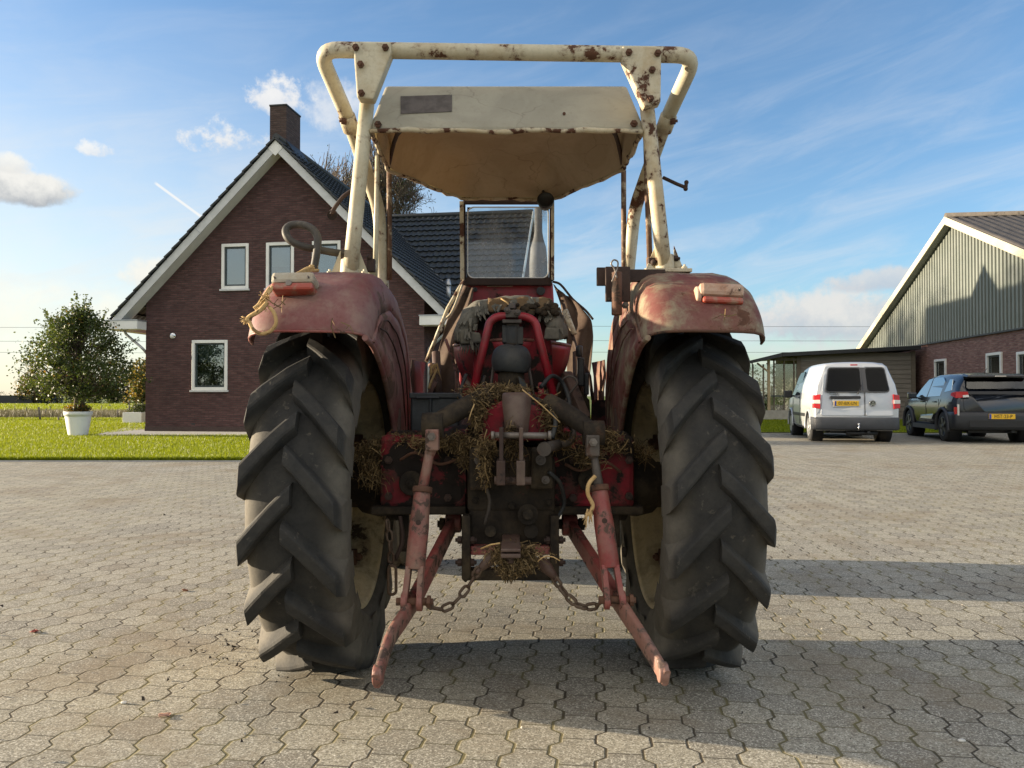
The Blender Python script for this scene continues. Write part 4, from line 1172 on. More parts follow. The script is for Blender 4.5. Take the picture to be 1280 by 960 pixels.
# check chains with turnbuckles
for tb, ch in (([P(622, 694, 2.62), P(612, 700, 2.60), P(600, 711, 2.58)], [P(600, 709, 2.58), P(583, 736, 2.57), P(563, 757, 2.56), P(543, 760, 2.54), P(527, 743, 2.50)]), ([P(672, 700, 2.62), P(684, 710, 2.60), P(694, 722, 2.58)], [P(692, 721, 2.58), P(705, 740, 2.57), P(724, 757, 2.56), P(745, 757, 2.54), P(760, 744, 2.50)])):
    b = MB(); b.tube(tb, [.021, .021, .011], 12); b.tube([tb[-1], tb[-1].lerp(ch[1], .25)], .009, 8)
    cc = b.build('turnbuckle', M['brown_cast'], T)
    b = MB(); chain_links(b, ch, .050, .031, .0056); b.build('check_chain', M['chain'], T)
b = MB(); chain_links(b, [P(484, 650, 2.80), P(488, 680, 2.80), P(489, 712, 2.80)], .05, .03, .005)
lp = [P(x, y, 2.79) for x, y in rrect(485.5, 707, 495, 743, 4.5)]
b.tube(lp, .0058, 6, closed=True); b.build('hanging_chain', M['chain'], T)
b = MB(); b.tube(curve([P(500, 645, 2.82), P(503, 675, 2.82), P(494, 700, 2.82)], 5), .008, 8); b.build('hanging_hook', M['dark_rust'], T)
b = MB(); b.box2(P(755, 685, 2.85), P(775, 640, 2.85) + V((0, .05, 0))); b.cyl(P(778, 690, 2.84), P(783, 690, 2.84), .02, 12); b.build('stabiliser_bracket', M['grime'], T, bevel=.006)
b = MB(); b.box2(P(499, 690, 2.9), P(510, 640, 2.9) + V((0, .05, 0))); b.build('stabiliser_bracket', M['grime'], T, bevel=.006)
# fender supports running down to the axle
for s_ in (-1, 1):
    b = MB(); b.tube([V((CX + s_ * .44, 3.10, .62)), V((CX + s_ * .448, 3.14, 1.0))], .012, 8); b.build('fender_stay', M['dark_rust'], T)
# ---------------------------------------------------------------- pin rack on the right fender
b = MB()
b.box2(P(768, 352, 2.74), P(832, 336.5, 2.74) + V((0, .018, 0)))
b.box2(P(757, 377, 2.71), P(788, 333, 2.71) + V((0, .014, 0)))
b.box2(P(746, 357, 2.735), P(758, 334, 2.735) + V((0, .014, 0)))
PR = b.build('pin_rack', M['dark_rust'], T, bevel=.003)
b = MB(); b.tube([P(771, 394, 2.67), P(771, 340, 2.67)], .0185, 14); b.build('linkage_pin', M['rust'], PR, bevel=.003)
b = MB(); b.tube(curve([P(771, 348, 2.645), P(768, 336, 2.645), P(764, 330, 2.645), P(767, 325, 2.645), P(772, 327, 2.645), P(772, 334, 2.645), P(768, 345, 2.64), P(765, 352, 2.64)], 5), .003, 6); b.build('spring_clip', M['steel'], PR)
b = MB(); b.bolt(P(781, 382, 2.69), (0, -1, 0), .012, .02); b.cyl(P(761, 373.5, 2.712), P(761, 373.5, 2.706), .005, 8); b.build('rack_bolt', M['iron'], PR)
# ---------------------------------------------------------------- bent hose on the left fender
b = MB()
hpth = curve([P(440, 318, 2.99), P(420, 316, 2.95), P(398, 312, 2.90), P(378, 308, 2.87), P(362, 300, 2.86), P(357, 289, 2.87), P(363, 282, 2.88), P(377, 281, 2.88), P(390, 286, 2.87), P(397, 297, 2.86), P(396, 315, 2.85), P(392, 338, 2.85)], 6)
b.tube(hpth, .0145, 12); b.build('bent_hose', M['hose'], T)
b = MB(); b.bolt(P(487, 387, 3.0) + V((.0, 0, 0)), (1, 0, 0), .012, .006); b.build('fender_bolt', M['dark_rust'], T)
# ---------------------------------------------------------------- rope tied round the left lamp
b = MB(); rd = .0075
b.tube(curve([P(392, 336, 2.83), P(384, 336, 2.80), P(372, 343, 2.72), P(366, 346, 2.70)], 5), .008, 8)
for k in range(5):
    o_ = V((0, -.004 * k, .002 * k)); b.tube(curve([P(391, 334 + k * 1.1, 2.82), P(380, 337 + k, 2.76), P(370, 342 + k * .6, 2.70), P(360, 346 + k, 2.66)], 4), .0035, 6)
b.tube(curve([P(366, 346, 2.70), P(352, 350, 2.60), P(342, 356, 2.52), P(338, 364, 2.48)], 5), .006, 6)
b.tube(curve([P(397, 333, 2.85), P(388, 333, 2.83), P(390, 338, 2.82), P(398, 338, 2.84)], 4), .006, 8)
for k in range(9):
    u = random.uniform(-3, 3)
    b.tube(curve([P(338 + u * .4, 362 + u, 2.48), P(331 + u, 372, 2.46), P(326 + u, 380, 2.455), P(320 + u, 388 + u, 2.45)], 4), .0042, 6)
b.tube(curve([P(334, 378, 2.45), P(325, 388, 2.44), P(312, 396, 2.44), P(308, 402, 2.44)], 5), rd, 8)
b.tube(curve([P(337, 384, 2.45), P(343, 392, 2.44), P(345, 404, 2.43), P(338, 414, 2.43), P(326, 417, 2.43), P(316, 411, 2.43), P(311, 400, 2.44)], 6), .0062, 8)
random.seed(21)
for k in range(26):
    a = P(308 + random.uniform(-2, 3), 399 + random.uniform(-3, 3), 2.44)
    b.tube([a, a + V((random.uniform(-.02, .008), random.uniform(-.012, .012), random.uniform(-.022, .015)))], [.0026, .0008], 5)
for k in range(30):
    a = P(332 + random.uniform(-6, 5), 376 + random.uniform(-9, 8), 2.452)
    b.tube([a, a + V((random.uniform(-.018, .018), random.uniform(-.012, .004), random.uniform(-.022, .012)))], [.0024, .0008], 5)
tag(b.build('rope', M['rope']), 'frayed tan rope knotted round the dusty left tail light of the tractor', 'rope')
b = MB()
b.tube(curve([P(744, 595, 2.52), P(736, 605, 2.51), P(735, 618, 2.51), P(741, 632, 2.51), P(735, 645, 2.51)], 5), .007, 8)
random.seed(8)
for k in range(16):
    a = P(736 + random.uniform(-3, 3), 640 + random.uniform(-4, 2), 2.51); b.tube([a, a + V((random.uniform(-.02, .012), random.uniform(-.01, .01), -random.uniform(.02, .055)))], [.003, .001], 5)
tag(b.build('rope', M['rope']), 'short pale rope end hanging from the lift rod with dark patches', 'rope')
b = MB()
b.tube(curve([P(546, 462, 3.5), P(540, 475, 3.48), P(536, 486, 3.48)], 4), .006, 6)
for k in range(14):
    a = P(543 + random.uniform(-4, 4), 458 + random.uniform(-6, 4), 3.5); b.tube([a, a + V((random.uniform(-.03, .02), 0, -random.uniform(.03, .08)))], [.004, .001], 5)
tag(b.build('rope', M['rope']), 'loose straw coloured rope ends beside the black battery box', 'rope')
# ---------------------------------------------------------------- hay caught on the tractor
def strands(blobs, seed=1):
    rng = np.random.default_rng(seed); out = []
    for (c, r, n, L, droop) in blobs + [(c, (r[0] * 1.2, r[1] * 1.2, r[2] * 1.05), int(n * 1.6), .015, .1) for (c, r, n, L, droop) in blobs if n > 60]:
        c = np.array(c); r = np.array(r)
        for _ in range(n):
            p = c + rng.normal(0, .5, 3) * r
            d = rng.normal(0, 1, 3); d[2] = d[2] * .6 - droop; d /= np.linalg.norm(d)
            l = L * rng.uniform(.4, 1.3); w = rng.uniform(.0009, .0021)
            q = rng.normal(0, 1, 3); sd_ = np.cross(d, q); sd_ /= np.linalg.norm(sd_) + 1e-9
            bend_ = rng.normal(0, .22, 3) * l
            pts = [p - d * l / 2, p + bend_ * .5, p + d * l / 2 + np.array([0, 0, -.15 * l])]
            for a, b2 in zip(pts, pts[1:]):
                out += [a - sd_ * w, a + sd_ * w, b2 + sd_ * w, b2 - sd_ * w]
    return np.array(out)
bl = []
def hb(px, py, d, rx, ry, rz, n, L=.06, droop=.2): bl.append((P(px, py, d), (rx, ry, rz), n, L, droop))
hb(626, 488, 2.80, .10, .06, .018, 520, .05); hb(604, 498, 2.73, .04, .05, .03, 380, .05); hb(597, 518, 2.70, .025, .03, .05, 260, .06, .8); hb(576, 553, 2.72, .05, .05, .025, 360, .05, .5)
hb(607, 562, 2.60, .025, .03, .035, 240, .05, 1.0); hb(606, 588, 2.59, .016, .02, .04, 110, .05, 1.4); hb(582, 572, 2.70, .03, .03, .03, 110, .05, .9)
hb(690, 530, 2.72, .03, .04, .04, 260, .06, .5); hb(703, 550, 2.74, .04, .05, .03, 240, .05); hb(684, 515, 2.72, .03, .03, .04, 160)
hb(754, 550, 2.84, .06, .07, .035, 320, .05); hb(772, 560, 2.86, .04, .06, .03, 130, .05, .6); hb(735, 570, 2.75, .05, .05, .03, 160)
hb(515, 549, 2.88, .09, .06, .018, 420, .05); hb(478, 560, 2.92, .06, .08, .03, 200, .05, .7); hb(457, 566, 2.94, .04, .08, .035, 120, .05, .9); hb(545, 553, 2.78, .06, .05, .02, 200); hb(470, 590, 2.86, .05, .06, .05, 160, .07, 1.2)
hb(645, 690, 2.52, .075, .06, .016, 520, .045, .3); hb(640, 702, 2.47, .045, .04, .026, 560, .04, 1.0); hb(637, 713, 2.47, .025, .03, .022, 330, .035, 1.6); hb(657, 704, 2.50, .03, .04, .022, 240, .04, .8)
hb(803, 564, 2.95, .04, .08, .035, 80, .05, .9); hb(352, 378, 2.475, .03, .008, .008, 8, .05, .1); hb(425, 408, 2.455, .03, .006, .004, 5, .05, .2); hb(905, 392, 2.455, .02, .004, .012, 4, .06, .4)
hb(640, 535, 2.58, .02, .02, .02, 40); hb(640, 560, 2.6, .03, .03, .05, 120, .05, .7)
tag(fast_mesh('hay', strands(bl), 4, M['hay']), 'brown hay and straw caught all over the rear of the red tractor', 'hay', kind='stuff')
# a few long single straws
b = MB()
for p, q, r in ((P(653, 487, 2.6), P(700, 528, 2.6), .0022), (P(586, 525, 2.6), P(593, 505, 2.6), .0022), (P(601, 686, 2.48), P(625, 679, 2.46), .003), (P(672, 702, 2.45), P(684, 695, 2.45), .002), (P(684, 695, 2.45), P(700, 701, 2.45), .002), (P(626, 373, 3.1), P(640, 384, 3.1), .003)):
    b.tube([p, p.lerp(q, .5) + V((0, 0, .004)), q], r, 5)
tag(b.build('straw', M['rope']), 'few long pale straws lying across the tractor linkage', 'straw', kind='stuff')
# ================================================================= GROUND
def G(px, py, z=0.0):
    d = F * (HC - z) / (py - 495.0); return V(((px - 640) / F * d, d, z))
def sheet(name, pts, z, mat, kind='structure'):
    b = MB(); b.poly([(p[0], p[1], z) for p in pts]); return tag(b.build(name, mat), kind=kind)
sheet('ground', [(-2500, -2500), (2500, -2500), (2500, 3500), (-2500, 3500)], -.06, M['field'])
sheet('yard', [(-45, -25), (45, -25), (45, 24), (-45, 24)], 0.0, M['pavers'])
lawnA = [(-45, 12.42), (-1.0, 12.30), (-1.0, 36), (-45, 36)]
sheet('lawn', lawnA, .020, M['lawn'])
lawnB = [(2.0, 22.0), (24, 21.4), (24, 42), (2.0, 42)]
sheet('lawn', lawnB, .020, M['lawn'])
b = MB(); b.box2((-45, 12.30, -.05), (-1.0, 12.40, .018)); tag(b.build('kerb', M['concrete'], bevel=.01), kind='structure')
sheet('path', [G(112, 546.5), G(190, 545.5), (-2, 19.8), (-2, 21.6), (-10.3, 22.9), G(186, 530.5), G(160, 530.8), G(150, 537)], .028, M['concrete'])
sheet('ditch_bank', [(-80, 36), (-4, 36), (-4, 47), (-80, 47)], .006, M['bank'])
# grass blades ------------------------------------------------------
def blades(name, n, sampler, h, w, mat, label, seed=0, lean=.35):
    rng = np.random.default_rng(seed)
    x, y, z = sampler(rng, n)
    a = rng.uniform(0, 2 * np.pi, n); hh = h * rng.uniform(.5, 1.25, n); ww = w * rng.uniform(.6, 1.3, n)
    lx = rng.normal(0, lean, n) * hh; ly = rng.normal(0, lean, n) * hh
    dx = np.cos(a) * ww; dy = np.sin(a) * ww
    v = np.empty((n, 3, 3), np.float32)
    v[:, 0] = np.stack([x - dx, y - dy, z], 1); v[:, 1] = np.stack([x + dx, y + dy, z], 1); v[:, 2] = np.stack([x + lx, y + ly, z + hh], 1)
    return tag(fast_mesh(name, v.reshape(-1, 3), 3, mat), label, 'grass', kind='stuff')
def samp_lawn(rng, n):
    # denser where it is close to the yard
    y = 12.38 + 12.5 * rng.uniform(0, 1, n) ** 1.5
    x = rng.uniform(-1, -0.02, n) * y * .82 - .9
    # keep the path and the house clear
    bad = ((y > 20.2) & (x > -11.2))
    y = np.where(bad, 12.38 + 7.6 * rng.uniform(0, 1, n), y)
    return x, y, np.full(n, .018)
blades('lawn_grass', 130000, samp_lawn, .055, .0065, M['grass_blade'], 'bright green mown lawn between the pavers and the brick house', 1)
def samp_back(rng, n):
    y = rng.uniform(24.5, 36, n); x = -rng.uniform(.47, .85, n) * y
    return x, y, np.full(n, .018)
blades('lawn_grass', 40000, samp_back, .07, .011, M['grass_blade'], 'mown lawn behind the potted tree reaching to the ditch', 2)
def samp_r(rng, n):
    y = rng.uniform(22, 33, n); x = rng.uniform(.30, .60, n) * y
    return x, y, np.full(n, .018)
blades('lawn_grass', 24000, samp_r, .07, .011, M['grass_blade'], 'shaded strip of lawn behind the parked van and dark car', 3)
def samp_bank(rng, n):
    y = rng.uniform(36, 47, n); x = -rng.uniform(.45, .85, n) * y
    return x, y, np.full(n, .0)
blades('rough_grass', 26000, samp_bank, .30, .014, M['reed'], 'dry rough grass along the ditch in front of the meadow', 4)
def samp_field(rng, n):
    y = 47 + 60 * rng.uniform(0, 1, n) ** 1.4; x = -rng.uniform(.42, .85, n) * y
    return x, y, np.full(n, -.06)
blades('meadow_grass', 40000, samp_field, .16, .03, M['grass_blade'], 'flat green meadow beyond the ditch', 5)

def samp_edge(rng, n):
    x = rng.uniform(-13, -1.0, n); return x, 12.34 + np.abs(rng.normal(0, .05, n)), np.full(n, .014)
blades('lawn_grass', 9000, samp_edge, .085, .007, M['grass_blade'], 'ragged tufts of grass along the kerb at the edge of the pavers', 8, .6)
# crumbs, pebbles and leaves on the pavers
def crumbs(name, n, area, r, mat, label, seed):
    rng = np.random.default_rng(seed); vs = []
    for _ in range(n):
        p = area(rng); s = r * rng.uniform(.35, 1.3)
        q = [p + V(rng.uniform(-1, 1, 3)) * s for _ in range(4)]
        q = [V((w.x, w.y, max(.001, w.z + s * .6))) for w in q]
        for f in ((0, 1, 2), (0, 2, 3), (0, 3, 1), (1, 3, 2)): vs += [q[i] for i in f]
    return tag(fast_mesh(name, np.array([tuple(v) for v in vs]), 3, mat), label, 'debris', kind='stuff')
def a_left(rng):
    if rng.uniform() < .5:
        p = G(300 + rng.normal(0, 60), 800 + rng.normal(0, 25))
    else: p = G(rng.uniform(-60, 440), rng.uniform(640, 960))
    return p
crumbs('soil_crumbs', 120, a_left, .010, simple('dark_mud_crumb', (.028, .022, .018), .95, var=.4), 'dark crumbs of mud scattered on the pavers left of the tractor', 5)
def a_any(rng): return G(rng.uniform(-50, 1330), 960 - 330 * rng.uniform(0, 1) ** .8)
crumbs('grit', 420, a_any, .0045, simple('pale_grit', (.42, .40, .36), .9, var=.35), 'pale grit and small pebbles scattered over the pavers', 6)
crumbs('dark_grit', 300, a_any, .005, simple('dark_grit', (.035, .03, .026), .9, var=.4), 'small dark grit scattered over the pavers', 7)
def fallen_leaf(px, py, sz, col, label, seed):
    rng = random.Random(seed); c = G(px, py); b = MB(); rows = []
    for i in range(7):
        q = i / 6; w = sz * .42 * math.sin(math.pi * min(1, q * .93 + .05)) * (1 + .25 * (i % 2))
        rows.append([c + Matrix.Rotation(seed, 3, 'Z') @ V((sz * (q - .5), w * t, .003 + .005 * abs(t) + .003 * math.sin(q * 5 + seed))) for t in (-1, -.5, 0, .5, 1)])
    b.grid(rows, True)
    tag(b.build('fallen_leaf', simple('dry_leaf_' + str(seed), col, .7, var=.35, scale=60), None, solid=.001), label, 'leaf', 'fallen leaves on the pavers')
fallen_leaf(209, 893, .042, (.36, .21, .15), 'pale red fallen leaf on the pavers near the bottom left', 1)
fallen_leaf(46, 789, .038, (.28, .07, .05), 'red fallen leaf on the pavers close to the left edge', 2)
fallen_leaf(233, 738, .035, (.20, .09, .04), 'brown fallen leaf farther back on the pavers near the left tyre', 3)
b = MB(); c = G(1198, 924); b.sphere(c + V((0, 0, .004)), .008, 10, 6, (1.6, 1, .6)); tag(b.build('pebble', simple('white_stone', (.55, .54, .5), .8, var=.2, scale=60)), 'whitish pebble on the shaded pavers at bottom right', 'pebble')
b = MB(); c = G(158, 877); b.sphere(c + V((0, 0, .004)), .008, 10, 6, (1.4, 1, .6)); tag(b.build('pebble', simple('grey_white_stone', (.5, .49, .46), .8, var=.2, scale=60)), 'whitish pebble on the sunlit pavers at bottom left', 'pebble')

# ================================================================= HOUSE
H = thing('house', 'dark brick farmhouse with steep dark tiled roof, white barge boards and chimney', 'house', (-10.69, 22.4, 0), R(-8.5))
HW = 8.36; OV = .90; EZ = 3.22; SL = .994; RX = HW / 2; RZ = EZ + (RX + OV) * SL; RY = 9.3; DEP = 14.4
def roofz(x): return RZ - abs(x - RX) * SL
UND = .20
b = MB()
def gable(y0, t):
    pts = [(0, y0, 0), (HW, y0, 0), (HW, y0, roofz(HW) - UND), (RX, y0, RZ - UND), (0, y0, roofz(0) - UND)]
    b.prism(pts, (0, t, 0))
gable(0, .30)
wall = b.build('wall', M['brick_house'], H, False)
wins = [(2.36, 4.12, 3.19, 5.42), (3.72, 4.12, 4.56, 5.42), (5.10, 4.12, 5.94, 5.42), (1.46, 1.22, 2.56, 2.66)]
cb = MB()
for x0, z0, x1, z1 in wins: cb.box2((x0, -.3, z0), (x1, .6, z1))
cut(wall, cb)
b = MB()
b.box2((0.002, .30, 0), (.30, DEP, roofz(.15) - UND - .15)); b.box2((HW - .30, .30, 0), (HW - .002, DEP, roofz(HW - .15) - UND - .15))
b.box2((HW, 5.3, 0), (10.6, 13.2, 3.1)); b.box2((.3, DEP - .3, 0), (HW - .3, DEP, 4.0))
side = b.build('wall', M['brick_house'], H, False)
b = MB()
for k in (0, 1):
    b.box2((-.012, -.012, 0), (HW + .012, .05, .16))
b.build('plinth', simple('plinth_brick', (.06, .04, .036), .9, var=.2, scale=20), H, False)
# soldier course lintels and brick sills
for i, (x0, z0, x1, z1) in enumerate(wins):
    fr = MB(); fw = .085
    for q in (((x0, -.025, z0), (x0 + fw, .10, z1)), ((x1 - fw, -.025, z0), (x1, .10, z1)), ((x0 + fw, -.025, z1 - fw), (x1 - fw, .10, z1)), ((x0 + fw, -.025, z0), (x1 - fw, .10, z0 + fw))): fr.box2(*q)
    w = fr.build('window', M['white_paint'], H, False, bevel=.006)
    s = MB(); sw = .05; a0, a1, c0, c1 = x0 + fw, x1 - fw, z0 + fw, z1 - fw
    for q in (((a0, .02, c0), (a0 + sw, .07, c1)), ((a1 - sw, .02, c0), (a1, .07, c1)), ((a0 + sw, .02, c1 - sw), (a1 - sw, .07, c1)), ((a0 + sw, .02, c0), (a1 - sw, .07, c0 + sw))): s.box2(*q)
    s.build('sash', M['dark_frame'], w, False, bevel=.004)
    g = MB(); g.box2((a0 + sw, .040, c0 + sw), (a1 - sw, .046, c1 - sw)); g.build('pane', M['house_glass'], w, False)
    bl_ = MB()
    if i in (0, 2): bl_.box2((a0, .14, c0), (a1, .15, c1)); bl_.build('blind', M['blind'], w, False)
    elif i == 1: bl_.box2((a0, .14, c0 + .55), (a1, .15, c1)); bl_.build('blind', M['blind'], w, False)
    else:
        for xx in (a0 + .10, a0 + .30, a1 - .2): bl_.box2((xx - .09, .17, c0), (xx + .09, .18, c0 + .42))
        bl_.build('curtain', M['curtain'], w, False)
        bl_ = MB(); bl_.box2((a0, .15, c1 - .55), (a1, .155, c1)); bl_.build('blind', M['blind'], w, False)
    bk = MB(); bk.box2((x0 - .1, .34, z0 - .1), (x1 + .1, .36, z1 + .1)); bk.build('room_back', M['room'], w, False)
    sl = MB(); sl.box2((x0 - .04, -.06, z0 - .055), (x1 + .04, .05, z0 - .003)); sl.build('sill', M['grey_board'], w, False, bevel=.005)
# roof slopes with modelled tiles
def tiles(name, o, u, s, n, lu, ls, parent, mat, tw=.235, th=.345, amp=.026, clip=None, world=False):
    o, u, s, n = V(o), V(u).normalized(), V(s).normalized(), V(n).normalized()
    nu = max(1, int(lu / tw)); ns = max(1, int(ls / th)); per = 6
    b = MB(); rows = []
    for j in range(ns):
        for e in (0, 1):
            row = []
            for i in range(nu * per + 1):
                q = (i % per) / per
                h = amp * (math.sin(q * 2 * math.pi) if q < .5 else .35 * math.sin(q * 2 * math.pi))
                h += .055 * (1 - e)
                row.append(o + u * (lu * i / (nu * per)) + s * (ls * (j + (e * .999)) / ns) + n * h)
            rows.append(row)
    b.grid(rows, False)
    ob = b.build(name, mat, parent, world, solid=.012)
    return ob
OVF = .38
n_r = V((SL, 0, 1)).normalized(); n_l = V((-SL, 0, 1)).normalized()
slen = math.hypot(RX + OV, (RX + OV) * SL)
RO = tiles('roof', (HW + OV, -OVF, EZ), (0, 1, 0), (-1, 0, SL), n_r, DEP + OVF, slen, H, M['tile'])
tiles('roof', (-OV, -OVF, EZ), (0, 1, 0), (1, 0, SL), n_l, DEP + OVF, slen, H, M['tile'])
XL, XR = .6, 10.25
n_f = V((0, -SL, 1)).normalized()
tiles('roof', (XL, RY - RX - OV, EZ - .02), (1, 0, 0), (0, 1, SL), n_f, XR - XL, slen, H, M['tile'])
tiles('roof', (XL, RY + RX + OV, EZ - .02), (1, 0, 0), (0, -1, SL), V((0, SL, 1)), XR - XL, slen, H, M['tile'])
b = MB()
b.tube([(RX, -OVF - .02, RZ + .035), (RX, DEP, RZ + .035)], .105, 12); b.tube([(XL, RY, RZ + .02), (XR, RY, RZ + .02)], .105, 12)
b.build('ridge_tiles', M['tile'], H, False)
# valley strips
b = MB()
for sx in (-1, 1):
    p0 = V((RX, RY, RZ + .03)); p1 = V((RX + sx * (RX + OV), RY - (RX + OV), EZ + .03)); b.beam(p0, p1, .22, .02)
b.build('roof_valley', M['zinc'], H, False)
# cross wing gable end on the right
b = MB(); b.prism([(10.0, RY - 4.18, 0), (10.0, RY + 4.18, 0), (10.0, RY + 4.18, EZ + .7), (10.0, RY, RZ - .2), (10.0, RY - 4.18, EZ + .7)], (-.25, 0, 0)); b.build('wall', M['brick_house'], H, False)
b = MB()
for sy in (-1, 1): b.beam(V((XR + .01, RY, RZ - .05)), V((XR + .01, RY + sy * (RX + OV), EZ - .05)), .03, .24)
b.build('barge_board', M['white_paint'], H, False)
# front barge boards + soffits + verge tiles
for sx in (-1, 1):
    ea = V((RX + sx * (RX + OV - .12), -OVF + .00, 0)); ap = V((RX, -OVF, 0))
    ea.z = roofz(ea.x); ap.z = RZ
    dn = V((0, 0, -1))
    b = MB(); b.prism([ap + dn * .06, ea + dn * .06, ea + dn * .36, ap + dn * .36], (0, -.03, 0))
    bb = b.build('barge_board', M['grey_board'], H, False, bevel=.004)
    b = MB(); b.prism([ap + dn * .36 + V((0, -.005, 0)), ea + dn * .36 + V((0, -.005, 0)), ea + dn * .345 + V((0, -.005, 0)), ap + dn * .345 + V((0, -.005, 0))], (0, OVF + .02, 0))
    b.build('soffit', M['white_paint'], bb, False)
    mid_ = ap.lerp(ea, .47); b = MB(); b.box(mid_ + V((0, -.034, -.21)), (.012, .01, .31), Matrix.Rotation(-sx * -R(44.8), 3, 'Y')); b.build('board_joint', M['zinc'], bb, False)
    # stepped verge tiles
    b = MB(); nn = 21
    for k in range(nn):
        p = ap.lerp(ea, (k + .5) / nn); b.box(p + V((0, -.045, .010)), (.36, .10, .055), Matrix.Rotation(sx * R(44.8 - 5), 3, 'Y'))
    b.build('verge_tiles', M['tile'], H, False, bevel=.006)
b = MB(); b.prism([(RX, -OVF - .035, RZ - .06), (RX - .22, -OVF - .035, RZ - .28), (RX, -OVF - .035, RZ - .5), (RX + .22, -OVF - .035, RZ - .28)], (0, -.004, 0)); b.build('apex_plate', M['white_paint'], H, False)
# eave boxes / gutters
for sx in (-1, 1):
    x0 = -OV - .12 if sx < 0 else HW - .02
    x1 = .02 if sx < 0 else HW + OV + .12
    b = MB(); b.box2((x0, -OVF - .06, 2.97), (x1, -.004, 3.215))
    xs = (x0, x0 + .32) if sx < 0 else (x1 - .32, x1)
    b.box2((xs[0], -.004, 2.97), (xs[1], 4.0 if sx > 0 else 9.0, 3.20)); e = b.build('eave_box', M['white_paint'], H, False, bevel=.006)
    b = MB(); b.box2((x0 - .015, -OVF - .075, 3.215), (x1 + .015, -.002, 3.245)); b.build('eave_cap', M['zinc'], e, False)
    b = MB()
    if sx < 0: b.tube(bend([(-.62, -.1, 2.97), (-.60, -.06, 2.86), (-.05, -.05, 2.42), (-.05, .12, 2.30)], .08), .04, 10)
    else: b.tube(bend([(HW + .55, .2, 2.97), (HW + .55, .2, 2.8), (HW + .06, .2, 2.35), (HW + .06, .2, 0)], .08), .042, 10)
    b.build('downpipe', M['zinc'], H, False)
# chimney
b = MB(); b.box2((RX - .42, .10, RZ - .9), (RX + .08, 1.05, RZ + 1.10)); CH = b.build('chimney', M['chimney_brick'], RO, False)
b = MB(); b.box2((RX - .44, .08, RZ + 1.10), (RX + .10, 1.07, RZ + 1.15)); b.build('chimney_cap', M['black_trim'], RO, False, bevel=.01)
b = MB(); b.prism([(RX - .62, .06, RZ - .52), (RX - .1, .06, RZ + .14), (RX + .06, .06, RZ + .14), (RX + .35, .06, RZ - .28)], (0, 1.03, 0)); b.build('lead_flashing', M['black_trim'], RO, False)
# vent pipe on the right slope
vx = HW + .05; b = MB(); b.tube([(vx, 2.7, roofz(vx) - .05), (vx, 2.7, roofz(vx) + .42)], .075, 14); b.tube([(vx, 2.7, roofz(vx) + .42), (vx, 2.7, roofz(vx) + .46), (vx, 2.7, roofz(vx) + .62)], [.10, .085, .05], 14); b.build('vent_pipe', M['zinc'], RO, False)
# wall lamp
b = MB(); b.lathe((.86, 0, 2.80), (0, -1, 0), [(0, .10), (.02, .10), (.05, .075), (.06, .05), (.06, .001)], 20); WL = b.build('wall_lamp', M['chrome'], H, False)
b = MB(); b.sphere((.86, -.05, 2.77), .06, 14, 8); b.build('lamp_globe', M['lamp_white'], WL, False)
b = MB(); b.box2((1.45, -.004, .22), (1.56, .02, .27)); b.build('air_brick', M['black_trim'], H, False)
# ================================================================= BARN
BN = thing('barn', 'long low barn with brick base, grey green corrugated gable and cream barge boards', 'barn', (17.3, 29.88, 0), R(-97))
BH = 11.2; BS = math.tan(R(22.6)); BZ = 8.0; BB = 3.25
def bz(x): return BZ - abs(x) * BS
b = MB(); b.box2((-BH + .4, 0, 0), (BH - .4, .3, BB)); wl = b.build('wall', M['brick_barn'], BN, False)
bw = [(-1.93, .85, -.86, 2.55), (2.44, .85, 3.51, 2.57), (4.5, .02, 6.1, 2.50), (7.6, .85, 8.7, 2.55)]
cb = MB()
for x0, z0, x1, z1 in bw: cb.box2((x0, -.3, z0), (x1, .6, z1))
cut(wl, cb)
for i, (x0, z0, x1, z1) in enumerate(bw):
    fr = MB(); fw = .09
    for q in (((x0, -.06, z0), (x0 + fw, .08, z1)), ((x1 - fw, -.06, z0), (x1, .08, z1)), ((x0 + fw, -.06, z1 - fw), (x1 - fw, .08, z1)), ((x0 + fw, -.06, z0), (x1 - fw, .08, z0 + fw))): fr.box2(*q)
    w = fr.build('door' if i == 2 else 'window', M['white_paint'], BN, False, bevel=.006)
    s = MB(); sw = .06; a0, a1, c0, c1 = x0 + fw, x1 - fw, z0 + fw, z1 - fw
    for q in (((a0, .0, c0), (a0 + sw, .05, c1)), ((a1 - sw, .0, c0), (a1, .05, c1)), ((a0 + sw, .0, c1 - sw), (a1 - sw, .05, c1)), ((a0 + sw, .0, c0), (a1 - sw, .05, c0 + sw))): s.box2(*q)
    s.build('sash', M['dark_frame'], w, False, bevel=.004)
    g = MB(); g.box2((a0 + sw, .02, c0 + sw), (a1 - sw, .026, c1 - sw)); g.build('pane', M['house_glass'], w, False)
    bk = MB(); bk.box2((x0 - .1, .34, z0), (x1 + .1, .36, z1)); bk.build('room_back', M['room'], w, False)
    if i != 2:
        sl = MB(); sl.box2((x0 - .05, -.08, z0 - .06), (x1 + .05, .05, z0 - .003)); sl.build('sill', M['concrete'], w, False, bevel=.005)
